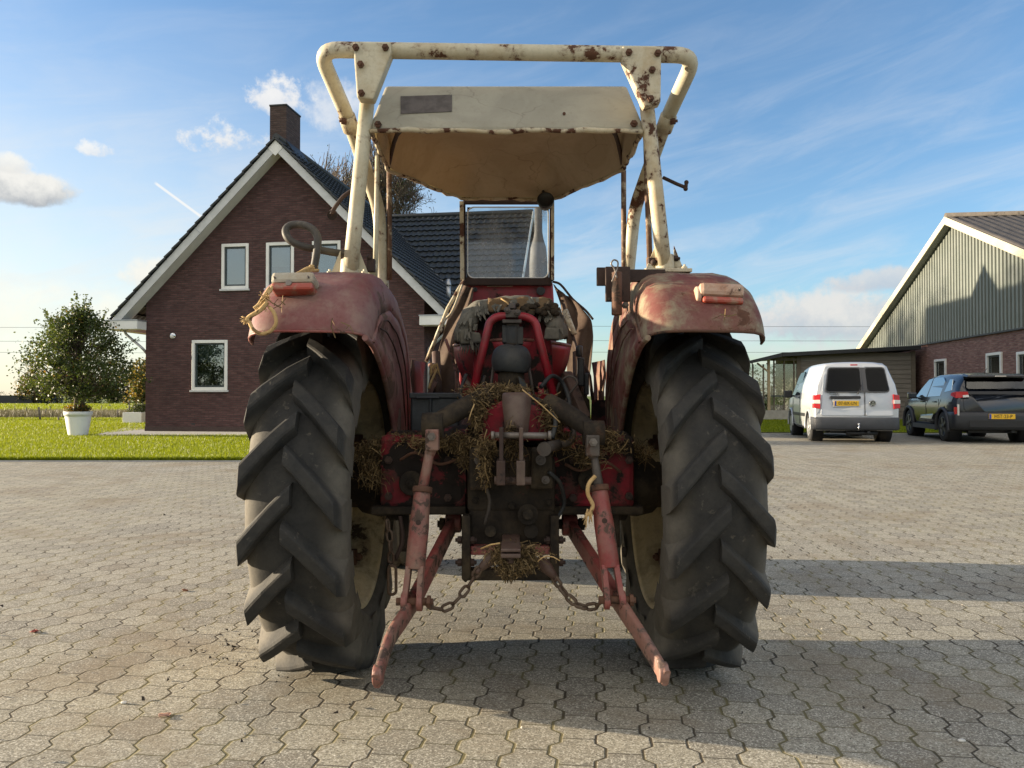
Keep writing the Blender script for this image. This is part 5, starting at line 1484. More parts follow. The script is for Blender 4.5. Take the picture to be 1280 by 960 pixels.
# corrugated cladding: trapezoid ribs, real profile
b = MB(); pit = .25; x = -BH + .5; lo = []; hi = []
while x < BH - .5:
    for dx, dy in ((0, -.066), (.118, -.066), (.13, -.010), (.238, -.010)):
        xx = x + dx; lo.append(V((xx, dy, BB + .03))); hi.append(V((xx, dy, max(BB + .04, bz(xx) - .22))))
    x += pit
b.grid([lo, hi], False); b.build('cladding', M['clad'], BN, False)
b = MB(); b.box2((-BH + .4, -.09, BB - .02), (BH - .4, -.004, BB + .035)); b.build('drip_flashing', M['black_trim'], BN, False)
OVB = .36
for sx in (-1, 1):
    ap = V((0, -OVB, BZ)); ea = V((sx * BH, -OVB, bz(BH)))
    b = MB(); b.prism([ap + V((0, 0, .06)), ea + V((0, 0, .06)), ea + V((0, 0, -.24)), ap + V((0, 0, -.24))], (0, -.04, 0)); bb = b.build('barge_board', M['fascia_cream'], BN, False, bevel=.005)
    b = MB(); b.prism([ap + V((0, .01, -.20)), ea + V((0, .01, -.20)), ea + V((0, .01, -.17)), ap + V((0, .01, -.17))], (0, OVB + .1, 0)); b.build('soffit', M['clad'], bb, False)
    # corrugated roof sheets
    n_ = V((sx * BS, 0, 1)).normalized(); rows = []; ny = 150
    L = 26.0
    for q in range(9):
        e = ap.lerp(ea, q / 8)
        row = [e + V((0, L * i / ny - .0, .05)) + n_ * (.03 * (1 if i % 2 else -1) + .012 * (q % 2)) for i in range(ny + 1)]
        rows.append(row)
    b = MB(); b.grid(rows, True); b.build('roof', M['tile_barn'], BN, False, solid=.012)
b = MB(); b.tube([(0, -OVB, BZ + .08), (0, 25.5, BZ + .08)], .13, 10); b.build('ridge_cap', M['tile_barn'], BN, False)
b = MB(); b.box2((BH - .7, .3, 0), (BH - .4, 25.4, bz(BH - .5) - .2)); b.box2((-BH + .4, .3, 0), (-BH + .7, 25.4, bz(BH - .5) - .2)); b.build('wall', M['brick_barn'], BN, False)
# ================================================================= PLANK SHED WITH GLAZED VERANDA
S = thing('shed', 'grey weathered plank shed with flat dark roof edge behind the van', 'shed', (17.36, 33.06, 0), R(173))
# local +x runs left in the picture, -y local faces away; front face is y>0
SL_ = 4.9
def fz(x): return 3.20 - .047 * x
b = MB()
k = 0; z = 0.0
while z < 2.9:
    for x0, x1 in ((.16, 4.75),):
        top_ = min(z + .195, 2.92)
        b.hexa([V((x0, -.10, z)), V((x1, -.10, z)), V((x1, .02, z)), V((x0, .02, z)), V((x0, -.10, top_)), V((x1, -.10, top_)), V((x1, -.006, top_)), V((x0, -.006, top_))])
    z += .20
b.build('plank_wall', M['wood'], S, False)
b = MB(); b.box2((.0, -.12, 0), (.17, .06, 2.98)); b.box2((4.74, -.12, 0), (4.92, .06, 2.86)); b.build('corner_post', M['wood_post'], S, False, bevel=.005)
b = MB(); b.prism([(-.1, .42, fz(-.1)), (5.6, .42, fz(5.6)), (5.6, .42, fz(5.6) - .17), (-.1, .42, fz(-.1) - .17)], (0, -4.6, 0)); b.build('roof', M['black_trim'], S, False, bevel=.01)
b = MB(); b.box2((0, -4.2, 0), (.15, -.12, 2.9)); b.box2((4.77, -4.2, 0), (4.92, -.12, 2.8)); b.box2((.15, -4.2, 0), (4.77, -4.05, 2.75)); b.build('plank_wall', M['wood'], S, False)
VR = thing('veranda', 'glazed timber veranda with dark sloping roof at the end of the plank shed', 'veranda', (17.36, 33.06, 0), R(173))
b = MB(); b.prism([(5.602, .42, fz(5.6) + .0), (7.7, .42, 2.42), (7.7, .42, 2.32), (5.602, .42, fz(5.6) - .17)], (0, -4.6, 0)); b.build('roof', M['black_trim'], VR, False)
b = MB(); b.box2((4.93, -.10, 0), (7.5, .06, .42)); b.build('low_wall', M['concrete'], VR, False)
b = MB()
for xx in (5.0, 5.42, 5.85, 6.3, 6.75, 7.3): b.box2((xx, -.04, .42), (xx + .06, .03, 2.75 if xx < 6 else 2.45))
b.box2((4.93, -.05, 2.60), (6.0, .04, 2.72)); b.build('mullion', M['wood_post'], VR, False)
b = MB(); b.box2((6.05, -.06, .0), (6.16, .05, 2.6)); b.beam(V((6.1, .02, 2.1)), V((6.6, .02, 2.5)), .07, .07); b.build('timber_post', M['timber'], VR, False)
b = MB(); b.box2((4.93, -.012, .42), (7.4, -.006, 2.45)); b.build('pane', M['clear_glass'], VR, False)
b = MB(); b.box2((4.93, -.05, 1.02), (6.0, .04, 1.08)); b.build('rail', M['dark_frame'], VR, False)
# ================================================================= PLANTS
def leaf_cloud(rng, centers, n, size, spread, flat=.5):
    c = np.array(centers); idx = rng.integers(0, len(c), n)
    p = c[idx, :3] + rng.normal(0, 1, (n, 3)) * c[idx, 3:4] * spread
    a = rng.normal(0, 1, (n, 3)); a /= np.linalg.norm(a, axis=1, keepdims=True)
    q = rng.normal(0, 1, (n, 3)); q -= a * (q * a).sum(1, keepdims=True); q /= np.linalg.norm(q, axis=1, keepdims=True)
    s = size * rng.uniform(.55, 1.35, (n, 1))
    v = np.stack([p - a * s, p + q * s * flat, p + a * s, p - q * s * flat], 1)
    return v.reshape(-1, 3)
def branch_tree(root, h, levels, seed, spread=.5, r0=.1, up=.35, kids=(3, 5), shrink=.68, start=.3):
    rng = random.Random(seed); segs = []; tips = []
    def grow(p, d, L, r, lv):
        pts = [p]; rr = [r]; n = 4
        for i in range(n):
            d = (d + V((rng.gauss(0, .13), rng.gauss(0, .13), rng.gauss(0, .08) + .04 * up))).normalized()
            pts.append(pts[-1] + d * L / n); rr.append(r * (1 - .5 * (i + 1) / n))
        segs.append((pts, rr, lv))
        if lv >= levels: tips.append(pts[-1]); tips.append(pts[2]); return
        for k in range(rng.randint(*kids)):
            q = rng.uniform(start if lv == 0 else .25, 1.0); i = min(n - 1, int(q * n)); base = pts[i].lerp(pts[i + 1], q * n - i)
            ax = V((rng.gauss(0, 1), rng.gauss(0, 1), rng.gauss(0, .4) + up)).normalized()
            nd = (d * (1 - spread) + ax * spread).normalized()
            grow(base, nd, L * shrink * rng.uniform(.75, 1.15), max(.004, rr[i] * .58), lv + 1)
        grow(pts[-1], d, L * shrink, rr[-1], lv + 1)
    grow(V(root), V((0, 0, 1)), h, r0, 0)
    return segs, tips
def tree(name, label, cat, root, h, levels, seed, mats, n_leaf, size, clump, spread=.5, r0=.1, group=None, minr=0.0, start=.3, kids=(3, 5), shrink=.68, filt=None, extra=None, up=.35, fit=None):
    t = thing(name, label, cat, tuple(root), 0, group)
    segs, tips = branch_tree(root, h, levels, seed, spread, r0, up, kids, shrink, start)
    if fit:           # keep the crown within its real spread and height
        r_ = V(root); xs = np.array([p.x - r_.x for p in tips]); zs = np.array([p.z for p in tips])
        mx = float(np.median(xs)); hw_ = float(np.percentile(np.abs(xs - mx), 93)); zt = float(np.percentile(zs, 99)); zl = float(np.percentile(zs, 4))
        def fm(p):
            q = max(0.0, p.z / zt); q2 = q ** .62 if q < 1 else q ** .5
            k = min(1, q * 1.6)
            dx = (p.x - r_.x) - mx * k; lim = fit[0]
            dx = dx * lim / hw_
            if abs(dx) > lim: dx = math.copysign(lim + (abs(dx) - lim) * .35, dx)
            dx *= 1 - .45 * max(0, q2 - .62) / .38 if q2 < 1.1 else .5
            return V((r_.x + dx * k + (0 if k > .3 else 0), r_.y + (p.y - r_.y) * .8, fit[1] * q2))
        segs = [([fm(p) for p in pts], rr, lv) for pts, rr, lv in segs]; tips = [fm(p) for p in tips]
    b = MB(); bt = MB()
    for pts, rr, lv in segs:
        (b if lv < 1 else bt).tube(pts, [max(q, minr) for q in rr], 8 if lv < 1 else (5 if lv < 3 else 3), cap=False)
    b.build('trunk', M['bark'], t); bt.build('branches', M['twig'], t)
    rng = np.random.default_rng(seed)
    cs = [(p.x, p.y, p.z, clump * rng.uniform(.5, 1.3)) for p in tips if filt is None or filt(p)]
    if extra: cs += extra
    inv = np.array(root, dtype=np.float32)
    v = leaf_cloud(rng, cs, n_leaf, size, 1.0) - inv
    if len(mats) > 1:
        mi = (rng.uniform(0, 1, n_leaf) < .12).astype(int)
    else: mi = None
    fast_mesh('crown', v, 4, mats, t, mi=mi)
    return t
# the potted tree
PT = G(98, 545.5); PTx = PT
pot = thing('plant_pot', 'white round flared plant pot holding the small tree on the lawn', 'plant pot', (PT.x, PT.y, .02))
b = MB(); b.lathe((PT.x, PT.y, .02), (0, 0, 1), [(0, .02), (0, .225), (.02, .23), (.48, .305), (.52, .305), (.525, .33), (.63, .34), (.63, .315), (.55, .30), (.55, .02)], 40)
b.build('pot', M['pot_white'], pot)
b = MB(); b.lathe((PT.x, PT.y, .02), (0, 0, 1), [(.57, .30), (.60, .2), (.63, .05), (.63, .001)], 24); b.build('soil', M['soil'], pot)
rng = np.random.default_rng(4)
cs = []
cr = np.random.default_rng(11)
cx_, cy_ = PT.x, PT.y
def crown_blob(n):
    out = []
    for _ in range(n):
        z = cr.uniform(1.12, 3.20); q = (z - 1.12) / 2.08
        rad = 1.42 * min(1, .62 + q * 2.6) * (1 - q ** 2.2) ** .70 + .04
        a = cr.uniform(0, 2 * math.pi); rr = rad * cr.uniform(0, 1) ** .45 * cr.uniform(.82, 1.06)
        out.append((cx_ + math.cos(a) * rr, cy_ + math.sin(a) * rr, z, cr.uniform(.08, .17)))
    return out
t = thing('small_tree', 'dense round leafy small tree growing in the white pot', 'tree', (PT.x, PT.y, .6))
b = MB(); bt = MB(); blobs = crown_blob(210)
for k in range(3):
    a = 2.1 * k; b.tube(curve([V((cx_ + .06 * math.cos(a), cy_ + .06 * math.sin(a), .6)), V((cx_ + .09 * math.cos(a + .6), cy_ + .09 * math.sin(a + .6), .95)), V((cx_ + .07 * math.cos(a + 1.3), cy_ + .07 * math.sin(a + 1.3), 1.4)), V((cx_ + .05 * math.cos(a + 2), cy_ + .05 * math.sin(a + 2), 2.2)), V((cx_, cy_, 2.85))], 5), [.07 - .0024 * i for i in range(21)], 8)
for (x, y, z, r) in blobs:
    z0 = max(1.05, z - .35 - .45 * math.hypot(x - cx_, y - cy_))
    p0 = V((cx_, cy_, z0)); p1 = V((x, y, z)); bt.tube([p0, p0.lerp(p1, .5) + V((0, 0, -.05)), p1, p1 + (p1 - p0).normalized() * .12], [.02, .012, .006, .003], 5)
b.build('trunk', M['bark'], t); bt.build('branches', M['twig'], t)
v = leaf_cloud(rng, blobs, 17000, .036, 1.0, .62)
# a few longer shoots sticking out of the outline
shoots = []
for k in range(46):
    x, y, z, r = blobs[k]
    d_ = V((x - cx_, y - cy_, (z - 2.0) * .8 + .25)).normalized()
    for j in range(7): shoots.append((x + d_.x * .09 * j, y + d_.y * .09 * j, z + d_.z * .09 * j, .028))
v2 = leaf_cloud(rng, shoots, 2400, .033, 1.0, .62)
vv = np.concatenate([v, v2]) - np.array([PT.x, PT.y, .6])
fast_mesh('crown', vv, 4, [M['leaf_oak'], M['leaf_brown']], t, mi=(rng.uniform(0, 1, len(vv) // 4) < .012).astype(int))
cs = [(PT.x + .20 * math.cos(a), PT.y + .20 * math.sin(a), .72, .055) for a in np.linspace(0, 6.2, 12)]
ug = thing('ground_cover_plant', 'low bronze leafed plants round the foot of the potted tree', 'plant', (PT.x, PT.y, .6))
fast_mesh('foliage', leaf_cloud(rng, cs, 900, .03, 1.0) - np.array([PT.x, PT.y, .6]), 4, [M['leaf_oak'], M['leaf_brown']], ug, mi=(rng.uniform(0, 1, 900) < .5).astype(int))
# white planter box by the house corner
q = G(171, 529.5)
b = MB(); b.box2((q.x - .38, q.y - .3, .03), (q.x + .33, q.y + .5, .43)); pb = b.build('planter_box', M['pot_white'], None, bevel=.01)
tag(pb, 'white square planter box beside the left corner of the brick house', 'planter')
cs = [(q.x + rng.uniform(-.3, .3), q.y + rng.uniform(-.2, .4), .52 + rng.uniform(0, .16), .07) for _ in range(22)]
tag(fast_mesh('shrub', leaf_cloud(rng, cs, 1500, .035, 1.0), 4, [M['leaf_hedge'], M['leaf_oak']], None, mi=rng.integers(0, 2, 1500)), 'low dark shrub filling the white planter box', 'shrub')
# far trees and hedges beyond the meadow
def far_tree(px, w_px, top, base, label, mats, seed, n=2600, name='tree', cat='tree', gold=0.0):
    d = F * (HC + .06) / (base - 495.0); c = (px - 640) / F * d; hw = w_px / F * d / 2; hz = (base - top) / F * d
    rg = np.random.default_rng(seed)
    t = thing(name, label, cat, (c, d, -.06), 0, 'trees and hedges beyond the meadow')
    bl_ = []
    for _ in range(60):
        u = rg.uniform(-1, 1); z = rg.uniform(.08, 1) * hz * (1 - .35 * u * u) 
        bl_.append((u * hw, rg.uniform(-.6, .6) * min(hw, 3), z, hz * .085))
    v = leaf_cloud(rg, bl_, n, hz * .035, 1.0, .7)
    fast_mesh('crown', v, 4, mats, t, mi=(rg.uniform(0, 1, n) < gold).astype(int) if len(mats) > 1 else None)
    b = MB(); b.tube([(0, 0, 0), (0, 0, hz * .5)], [hz * .05, hz * .03], 8); b.build('trunk', M['bark'], t, False)
far_tree(44, 36, 462, 504, 'golden brown bush left behind the potted tree', [M['leaf_gold'], M['leaf_hedge']], 1, gold=.45)
far_tree(72, 46, 468, 504, 'dark hedge tree directly behind the potted tree trunk, left of two', [M['leaf_hedge'], M['leaf_gold']], 2, gold=.08)
far_tree(118, 60, 466, 504, 'wide dark hedge between the potted tree and the house', [M['leaf_hedge'], M['leaf_gold']], 3, 4200, gold=.04)
far_tree(160, 44, 462, 504, 'dark hedge tree touching the house corner below its golden neighbour', [M['leaf_hedge'], M['leaf_gold']], 4, gold=.10)
far_tree(178, 26, 455, 504.5, 'yellowish green bush just left of the house wall', [M['leaf_gold'], M['leaf_oak']], 5, gold=.4)
far_tree(20, 60, 489.5, 499.5, 'pale distant tree line low on the left horizon', [M['leaf_hedge']], 6, 1800)
far_tree(-40, 90, 488, 499.5, 'far tree line at the left edge of the meadow', [M['leaf_hedge']], 7, 1800)
# dark low barn far left
d_ = 118.0; fx = (0 - 640) / F * d_
b = MB(); b.prism([(fx - 10, d_, -.06), (fx + 5.0, d_, -.06), (fx + 5.0, d_, .55), (fx + 4.0, d_, 1.15), (fx - 10, d_, 1.15)], (0, 8, 0)); tag(b.build('far_shed', M['black_trim']), 'long dark low shed far away across the meadow at the left', 'shed')
# wooden fence posts along the ditch
posts = [(18.5, 506.5, 512.5, 0, .05), (31, 509, 519, 12, .06), (50.8, 508.5, 526, -9, .085), (53, 509.5, 522, 24, .05), (62.4, 508.5, 514.5, 3, .06), (73.5, 521, 526.5, -6, .07), (127, 506.5, 512.5, 0, .06), (146.7, 512, 523, 2, .075), (161.5, 503.5, 516, 0, .085), (166.5, 505.5, 511, 0, .05)]
plabel = ['thin short fence post farthest left in the meadow', 'leaning fence post left of the crooked tall one', 'tall crooked fence post left of the white pot', 'steeply tilted brace against the tall crooked fence post', 'small upright post just right of the crooked fence post', 'stumpy post on the bank beside the white pot', 'distant short post right of the potted tree trunk', 'upright fence post on the bank halfway to the planter box', 'tallest straight dark fence post behind the white planter box', 'thin post immediately right of the straight dark post']
for (px, y0, y1, tilt, w), lb in zip(posts, plabel):
    d = F * (HC + .0) / (y1 - 495.0); d = min(max(d, 32), 70)
    c = P(px, y1, d); h = (y1 - y0) / F * d
    b = MB(); top_ = V((math.sin(R(tilt)) * h, 0, h * math.cos(R(tilt)))); base = V((c.x, d, -.06))
    b.tube([base, base + top_ * .6, base + top_ + V((0, 0, .06))], [w / 2 * 1.1, w / 2, w / 2 * .85], 8)
    tag(b.build('fence_post', M['wood_post']), lb, 'fence post', 'wooden posts along the ditch')
# tree behind the house, nearly bare
root = P(478, 495, 52.0); root.z = 0
tree('autumn_tree', 'tall half bare autumn tree rising behind the dark tiled roof', 'tree', (root.x, root.y, 0), 7.0, 5, 5, [M['leaf_oak'], M['leaf_brown']], 3800, .065, .5, spread=.55, r0=.32, minr=.016, start=.45, kids=(4, 5), shrink=.70, fit=(4.9, 18.3))
# unseen trees added left of the frame; their thin crowns shade the barn gable
for k, (x_, y_, h_) in enumerate(((-42, 36.2, 4.6), (-45, 41.0, 5.0), (-43, 46.2, 4.6))):
    tree('added_shade_tree', ('first', 'middle', 'last')[k] + ' tall thin autumn tree added out of view to shade the barn', 'tree', (x_, y_, 0), h_, 4, 20 + k, [M['leaf_brown'], M['leaf_oak']], 2600, .17, .55, spread=.5, r0=.28, group='unseen trees added to shade the barn', minr=.03, start=.4, kids=(3, 4), shrink=.72, fit=(4.2, 15.0))
# plant behind the veranda glass
vp = V((12.1, 34.6, 0))
tv = thing('bush', 'dark leafy bush seen through the veranda glass', 'bush', tuple(vp)); rg = np.random.default_rng(9)
cs = [(rg.uniform(-1.2, .3), rg.uniform(-.4, .8), rg.uniform(.4, 2.2), .16) for _ in range(24)]
fast_mesh('foliage', leaf_cloud(rg, cs, 1800, .06, 1.0), 4, [M['leaf_hedge'], M['leaf_brown']], tv, mi=(rg.uniform(0, 1, 1800) < .12).astype(int))
b = MB(); b.tube([(-.4, 0, 0), (-.4, 0, 1.5)], .05, 8); b.build('stem', M['bark'], tv, False)
# overhead power lines far beyond the meadow
for zz, yy, lb in ((15.6, 160, 'highest overhead power line crossing the pale sky'), (12.6, 160, 'overhead power line second from the top'), (10.2, 160, 'lowest overhead power line above the far hedge')):
    b = MB(); b.tube(curve([V((-260, yy + 30, zz + 5)), V((-130, yy + 8, zz + .6)), V((0, yy, zz)), V((130, yy + 4, zz + .5)), V((260, yy + 14, zz + 4))], 8), .035, 5)
    tag(b.build('power_line', simple('cable_' + str(int(zz)), (.10, .10, .105), .7)), lb, 'power line', 'overhead power lines')
# ================================================================= VEHICLES
def ring_pts(half):        # mirror a half profile (x>=0, bottom centre -> top centre)
    return half + [V((-p.x, p.y, p.z)) for p in half[-2:0:-1]]
def car_wheel(t, side, x, y, Rr, w, cap_mat, spokes, name='wheel', hole=True):
    c = V((x, y, Rr)); ax = V((side, 0, 0))
    b = MB(); b.lathe(c, ax, [(-w / 2, Rr * .62), (-w / 2, Rr * .90), (-w / 2 + .02, Rr * .985), (0, Rr), (w / 2 - .02, Rr * .985), (w / 2, Rr * .90), (w / 2 - .004, Rr * .64)], 36)
    wobj = b.build(name, M['tyre'], t, False)
    b = MB(); b.lathe(c, ax, [(w / 2 - .01, Rr * .66), (w / 2 + .002, Rr * .64), (w / 2 - .015, Rr * .60), (w / 2 - .05, Rr * .57), (w / 2 - .055, .02)], 36)
    b.build('rim_barrel', M['alloy_dark'], wobj, False)
    b = MB()
    for k in range(spokes):
        a = 2 * math.pi * k / spokes
        d_ = V((0, math.cos(a), math.sin(a)))
        b.beam(c + ax * (w / 2 - .005) + d_ * Rr * .10, c + ax * (w / 2 - .012) + d_ * Rr * .61, Rr * .16, .02, up=ax, w1=Rr * .24)
    b.lathe(c, ax, [(w / 2 - .02, Rr * .17), (w / 2 + .006, Rr * .15), (w / 2 + .01, .001)], 20)
    b.lathe(c, ax, [(w / 2 - .01, Rr * .655), (w / 2 + .004, Rr * .635), (w / 2 - .006, Rr * .59)], 36)
    b.build('wheel_cover', cap_mat, wobj, False)
def text_mesh(body, name, parent, mat, loc, size, ext=.002, sx=1.0):
    cu = bpy.data.curves.new('txt', 'FONT'); cu.body = body; cu.size = size; cu.extrude = ext; cu.align_x = 'CENTER'; cu.align_y = 'CENTER'
    o = bpy.data.objects.new('txt', cu); C.objects.link(o)
    dg = bpy.context.evaluated_depsgraph_get(); dg.update()
    me = bpy.data.meshes.new_from_object(o.evaluated_get(dg))
    bpy.data.objects.remove(o); bpy.data.curves.remove(cu)
    # thicken the strokes slightly, stand it up facing -y
    me.transform(Matrix.Translation(V(loc)) @ Matrix.Rotation(math.pi / 2, 4, 'X') @ Matrix.Diagonal((sx, 1, 1, 1)))
    me.materials.clear(); me.materials.append(mat)
    r = bpy.data.objects.new(name, me); C.objects.link(r); r.parent = parent; W[r.name] = W[parent.name].copy()
    return r
def number_plate(t, cxl, zc, y, w, h, text):
    b = MB(); b.box2((cxl - w / 2, y - .012, zc - h / 2), (cxl + w / 2, y + .02, zc + h / 2)); p = b.build('number_plate', M['plate_yellow'], t, False, bevel=.004)
    b = MB(); b.box2((cxl - w / 2 + .003, y - .0145, zc - h / 2 + .004), (cxl - w / 2 + .045, y - .011, zc + h / 2 - .004)); b.build('country_strip', M['plate_blue'], p, False)
    text_mesh(text, 'plate_text', p, M['plate_black'], (cxl + .022, y - .0135, zc), h * .98, .002, (w - .08) / (h * .98 * .60 * len(text)))
    return p
def panel(b, pts, off=V((0, 0, 0)), t=(0, .02, 0)): b.prism([V(p) + off for p in pts], t)
# ---------------------------------------------------------------- silver van
VAN = thing('van', 'silver panel van with glazed twin rear doors and yellow number plate', 'van', (7.69, 17.15, 0), R(-11.7))
def lean(z): return .0 if z < 1.0 else .17 * ((z - 1.0) / .82) ** 1.25
def van_ring(y, hw, zb, belt, top, rw, rear):
    half = [(0, zb), (hw * .86, zb), (hw * .965, zb + .08), (hw * .995, zb + .30), (hw, belt - .22), (hw * .985, belt), (hw * .985 + (rw + .09 - hw * .985) * .30, belt + (top - belt) * .36), (rw + .085, belt + (top - belt) * .74), (rw + .05, top - .095), (rw - .03, top - .03), (rw * .62, top - .004), (rw * .3, top + .004), (0, top + .006)]
    return ring_pts([V((x, y + rear * lean(z), z)) for x, z in half])
st = [(.0, .86, .32, 1.02, 1.775, .60, 1), (.03, .885, .30, 1.02, 1.80, .625, 1), (.12, .895, .27, 1.02, 1.815, .635, 1), (.5, .897, .25, 1.02, 1.825, .64, .5), (1.2, .897, .25, 1.02, 1.832, .64, .1), (2.0, .897, .25, 1.02, 1.83, .64, 0), (2.55, .897, .25, 1.03, 1.80, .63, 0), (2.95, .895, .25, 1.03, 1.68, .60, 0), (3.30, .89, .25, 1.03, 1.42, .60, 0), (3.62, .885, .25, 1.0, 1.14, .66, 0), (3.9, .875, .25, .95, 1.03, .66, 0), (4.2, .84, .26, .86, .92, .6, 0), (4.38, .72, .30, .66, .74, .5, 0)]
b = MB(); rg_ = [van_ring(*s) for s in st]; b.grid(rg_, True, True); b.smooth = True; b.poly(rg_[0]); b.poly(rg_[-1])
VB = b.build('body', M['silver'], VAN, False)
cb = MB()
for s_ in (-1, 1):
    for yy in (.80, 3.48): cb.lathe((s_ * .80, yy, .33), (s_, 0, 0), [(-.20, .001), (-.20, .375), (.2, .375), (.2, .001)], 32)
cut(VB, cb)
VB.modifiers.new('bevel', 'BEVEL').width = .006; VB.modifiers['bevel'].limit_method = 'ANGLE'
b = MB()
for s_ in (-1, 1):
    for yy in (.80, 3.48): b.lathe((s_ * .80, yy, .33), (s_, 0, 0), [(-.19, .02), (-.19, .37), (.05, .37)], 32)
b.build('wheel_well', M['plate_black'], VAN, False)
for s_ in (-1, 1):
    for yy in (.80, 3.48): car_wheel(VAN, s_, s_ * .785, yy, .322, .19, M['alloy'], 9)
def rp(x, z, off=-.006): return V((x, lean(z) + off, z))
def rear_panel(name, mat, pts, parent, t=.03, off=-.006, bev=.006):
    b = MB(); b.prism([rp(x, z, off) for x, z in pts], (0, t, 0)); return b.build(name, mat, parent, False, bevel=bev)
def rr2(x0, z0, x1, z1, r, n=4, taper=0.0):
    out = []
    for cx1, cz1, a0 in ((x1 - r, z0 + r, -90), (x1 - r, z1 - r, 0), (x0 + r, z1 - r, 90), (x0 + r, z0 + r, 180)):
        for i in range(n + 1):
            a = R(a0 + 90 * i / n); xx = cx1 + r * math.cos(a); zz = cz1 + r * math.sin(a)
            out.append((xx * (1 - taper * (zz - z0) / (z1 - z0)), zz))
    return out
# doors are pressed panels a few mm proud of the body
DL = rear_panel('rear_door', M['silver'], rr2(-.765, .60, .165, 1.735, .06, taper=.16), VAN, .04, -.014, .012)
DR = rear_panel('rear_door', M['silver'], rr2(.185, .60, .765, 1.735, .06, taper=.16), VAN, .04, -.014, .012)
wl_ = rear_panel('rear_window', M['black_car'], rr2(-.665, 1.13, .15, 1.70, .07, taper=.13), DL, .02, -.024, .004)
wr_ = rear_panel('rear_window', M['black_car'], rr2(.195, 1.13, .70, 1.70, .07, taper=.13), DR, .02, -.024, .004)
gm = glass('van_rear_glass', (.10, .13, .15), .10, .03, rcol=(.75, .85, .95))
rear_panel('window_pillar', M['black_car'], [(.10, 1.14), (.25, 1.14), (.24, 1.69), (.09, 1.69)], DL, .02, -.0245, 0)
rear_panel('pane', M['car_glass'], rr2(-.64, 1.155, .10, 1.675, .055, taper=.13), DL, .004, -.0285, 0)
rear_panel('pane', M['car_glass'], rr2(.235, 1.155, .675, 1.675, .055, taper=.13), DR, .004, -.0285, 0)
b = MB(); b.tube([rp(.02, 1.09, -.05), rp(.05, 1.15, -.05), rp(.115, 1.30, -.045)], [.013, .008, .006], 8); b.build('wiper', M['plate_black'], DL, False)
b = MB(); b.box2((.168, -.010, .60), (.182, .01, 1.13)); b.build('door_gap', M['plate_black'], VAN, False)
rear_panel('door_handle_strip', M['plate_black'], rr2(-.56, .985, .09, 1.05, .03), DL, .03, -.03)
rear_panel('plate_recess', M['silver'], rr2(-.50, .80, .085, .98, .02), DL, .02, -.018)
number_plate(VAN, -.215, .885, -.022, .52, .112, '07-BX-LN')
text_mesh('Caddy', 'door_script', DL, M['plate_black'], (-.46, -.016 + lean(1.09), 1.095), .065, .002, 1.3)
# round badge
b = MB(); c = V((.335, -.016, .885)); b.lathe(c, (0, -1, 0), [(0, .073), (.008, .073), (.010, .066), (.006, .062), (.006, .001)], 32); bd = b.build('badge', M['plate_black'], DR, False)
b = MB()
b.tube([c + V((.066 * math.cos(a), -.012, .066 * math.sin(a))) for a in [2 * math.pi * i / 32 for i in range(32)]], .0055, 6, closed=True)
def stroke(pts): 
    for p, q in zip(pts, pts[1:]): b.beam(c + V((p[0], -.011, p[1])), c + V((q[0], -.011, q[1])), .011, .006, up=V((0, 1, 0)))
stroke([(-.026, .056), (0, .004), (.026, .056)]); stroke([(-.052, .034), (-.024, -.052), (0, .0), (.024, -.052), (.052, .034)])
b.build('badge_lettering', M['chrome'], DR, False)
for s_ in (-1, 1):
    b = MB(); x0, x1 = s_ * .765, s_ * .905
    b.hexa([V((x0, -.034, .76)), V((x1, -.006, .78)), V((x1, .20, .78)), V((x0, .10, .76)), V((x0 * .985, -.022, 1.09)), V((x1 * .985, .012, 1.07)), V((x1 * .985, .20, 1.07)), V((x0 * .985, .10, 1.09))])
    lm = b.build('tail_lamp', M['lamp_red'], VAN, False, bevel=.012)
    b = MB(); b.hexa([V((x0 - s_ * .002, -.041, .875)), V((x1 + s_ * .002, -.012, .88)), V((x1 + s_ * .004, .19, .88)), V((x0, .08, .875)), V((x0, -.037, .965)), V((x1 + s_ * .002, -.006, .96)), V((x1 + s_ * .004, .19, .96)), V((x0, .08, .965))]); b.build('clear_lens', M['lamp_white'], lm, False, bevel=.008)
b = MB(); rows = []
for y, hw in ((-.06, .80), (-.055, .84), (.02, .90), (.42, .905)): rows.append([V((x * hw, y + (.06 * abs(x) ** 4 if y < 0 else 0), z)) for x, z in [(q / 8, 0) for q in range(-8, 9)]])
for zl, zh in ((.30, .575),):
    prof = [(-1, .42), (-1.0, .10), (-.985, .03), (-.94, -.03), (-.8, -.065), (-.4, -.078), (0, -.08), (.4, -.078), (.8, -.065), (.94, -.03), (.985, .03), (1.0, .10), (1, .42)]
    gr = []
    for z, ins in ((.29, .03), (.33, .004), (.42, .0), (.53, .002), (.572, .02), (.575, .06)): gr.append([V((x * (.91 - ins * .5), y + ins, z)) for x, y in prof])
    b = MB(); b.grid(gr, True); b.poly(gr[-1]); b.poly(gr[0])
b.build('bumper', M['bumper'], VAN, False)
b = MB(); b.tube([(.02, .1, .30), (.02, -.10, .30), (.02, -.12, .40)], .018, 10); b.sphere((.02, -.12, .425), .03, 12, 8); b.build('tow_ball', M['chrome'], VAN, False)
b = MB(); b.box2((-.5, .3, .2), (.5, 3.4, .30)); b.tube([(.25, -.02, .245), (.25, .5, .25)], .03, 10); b.tube([(-.2, .1, .22), (.45, .1, .22)], .05, 10); b.build('underbody', M['plate_black'], VAN, False)
b = MB(); b.box2((-.09, lean(1.76) - .01, 1.735), (.06, lean(1.76) + .03, 1.765)); b.build('high_brake_lamp', M['lamp_red'], VAN, False, bevel=.004)
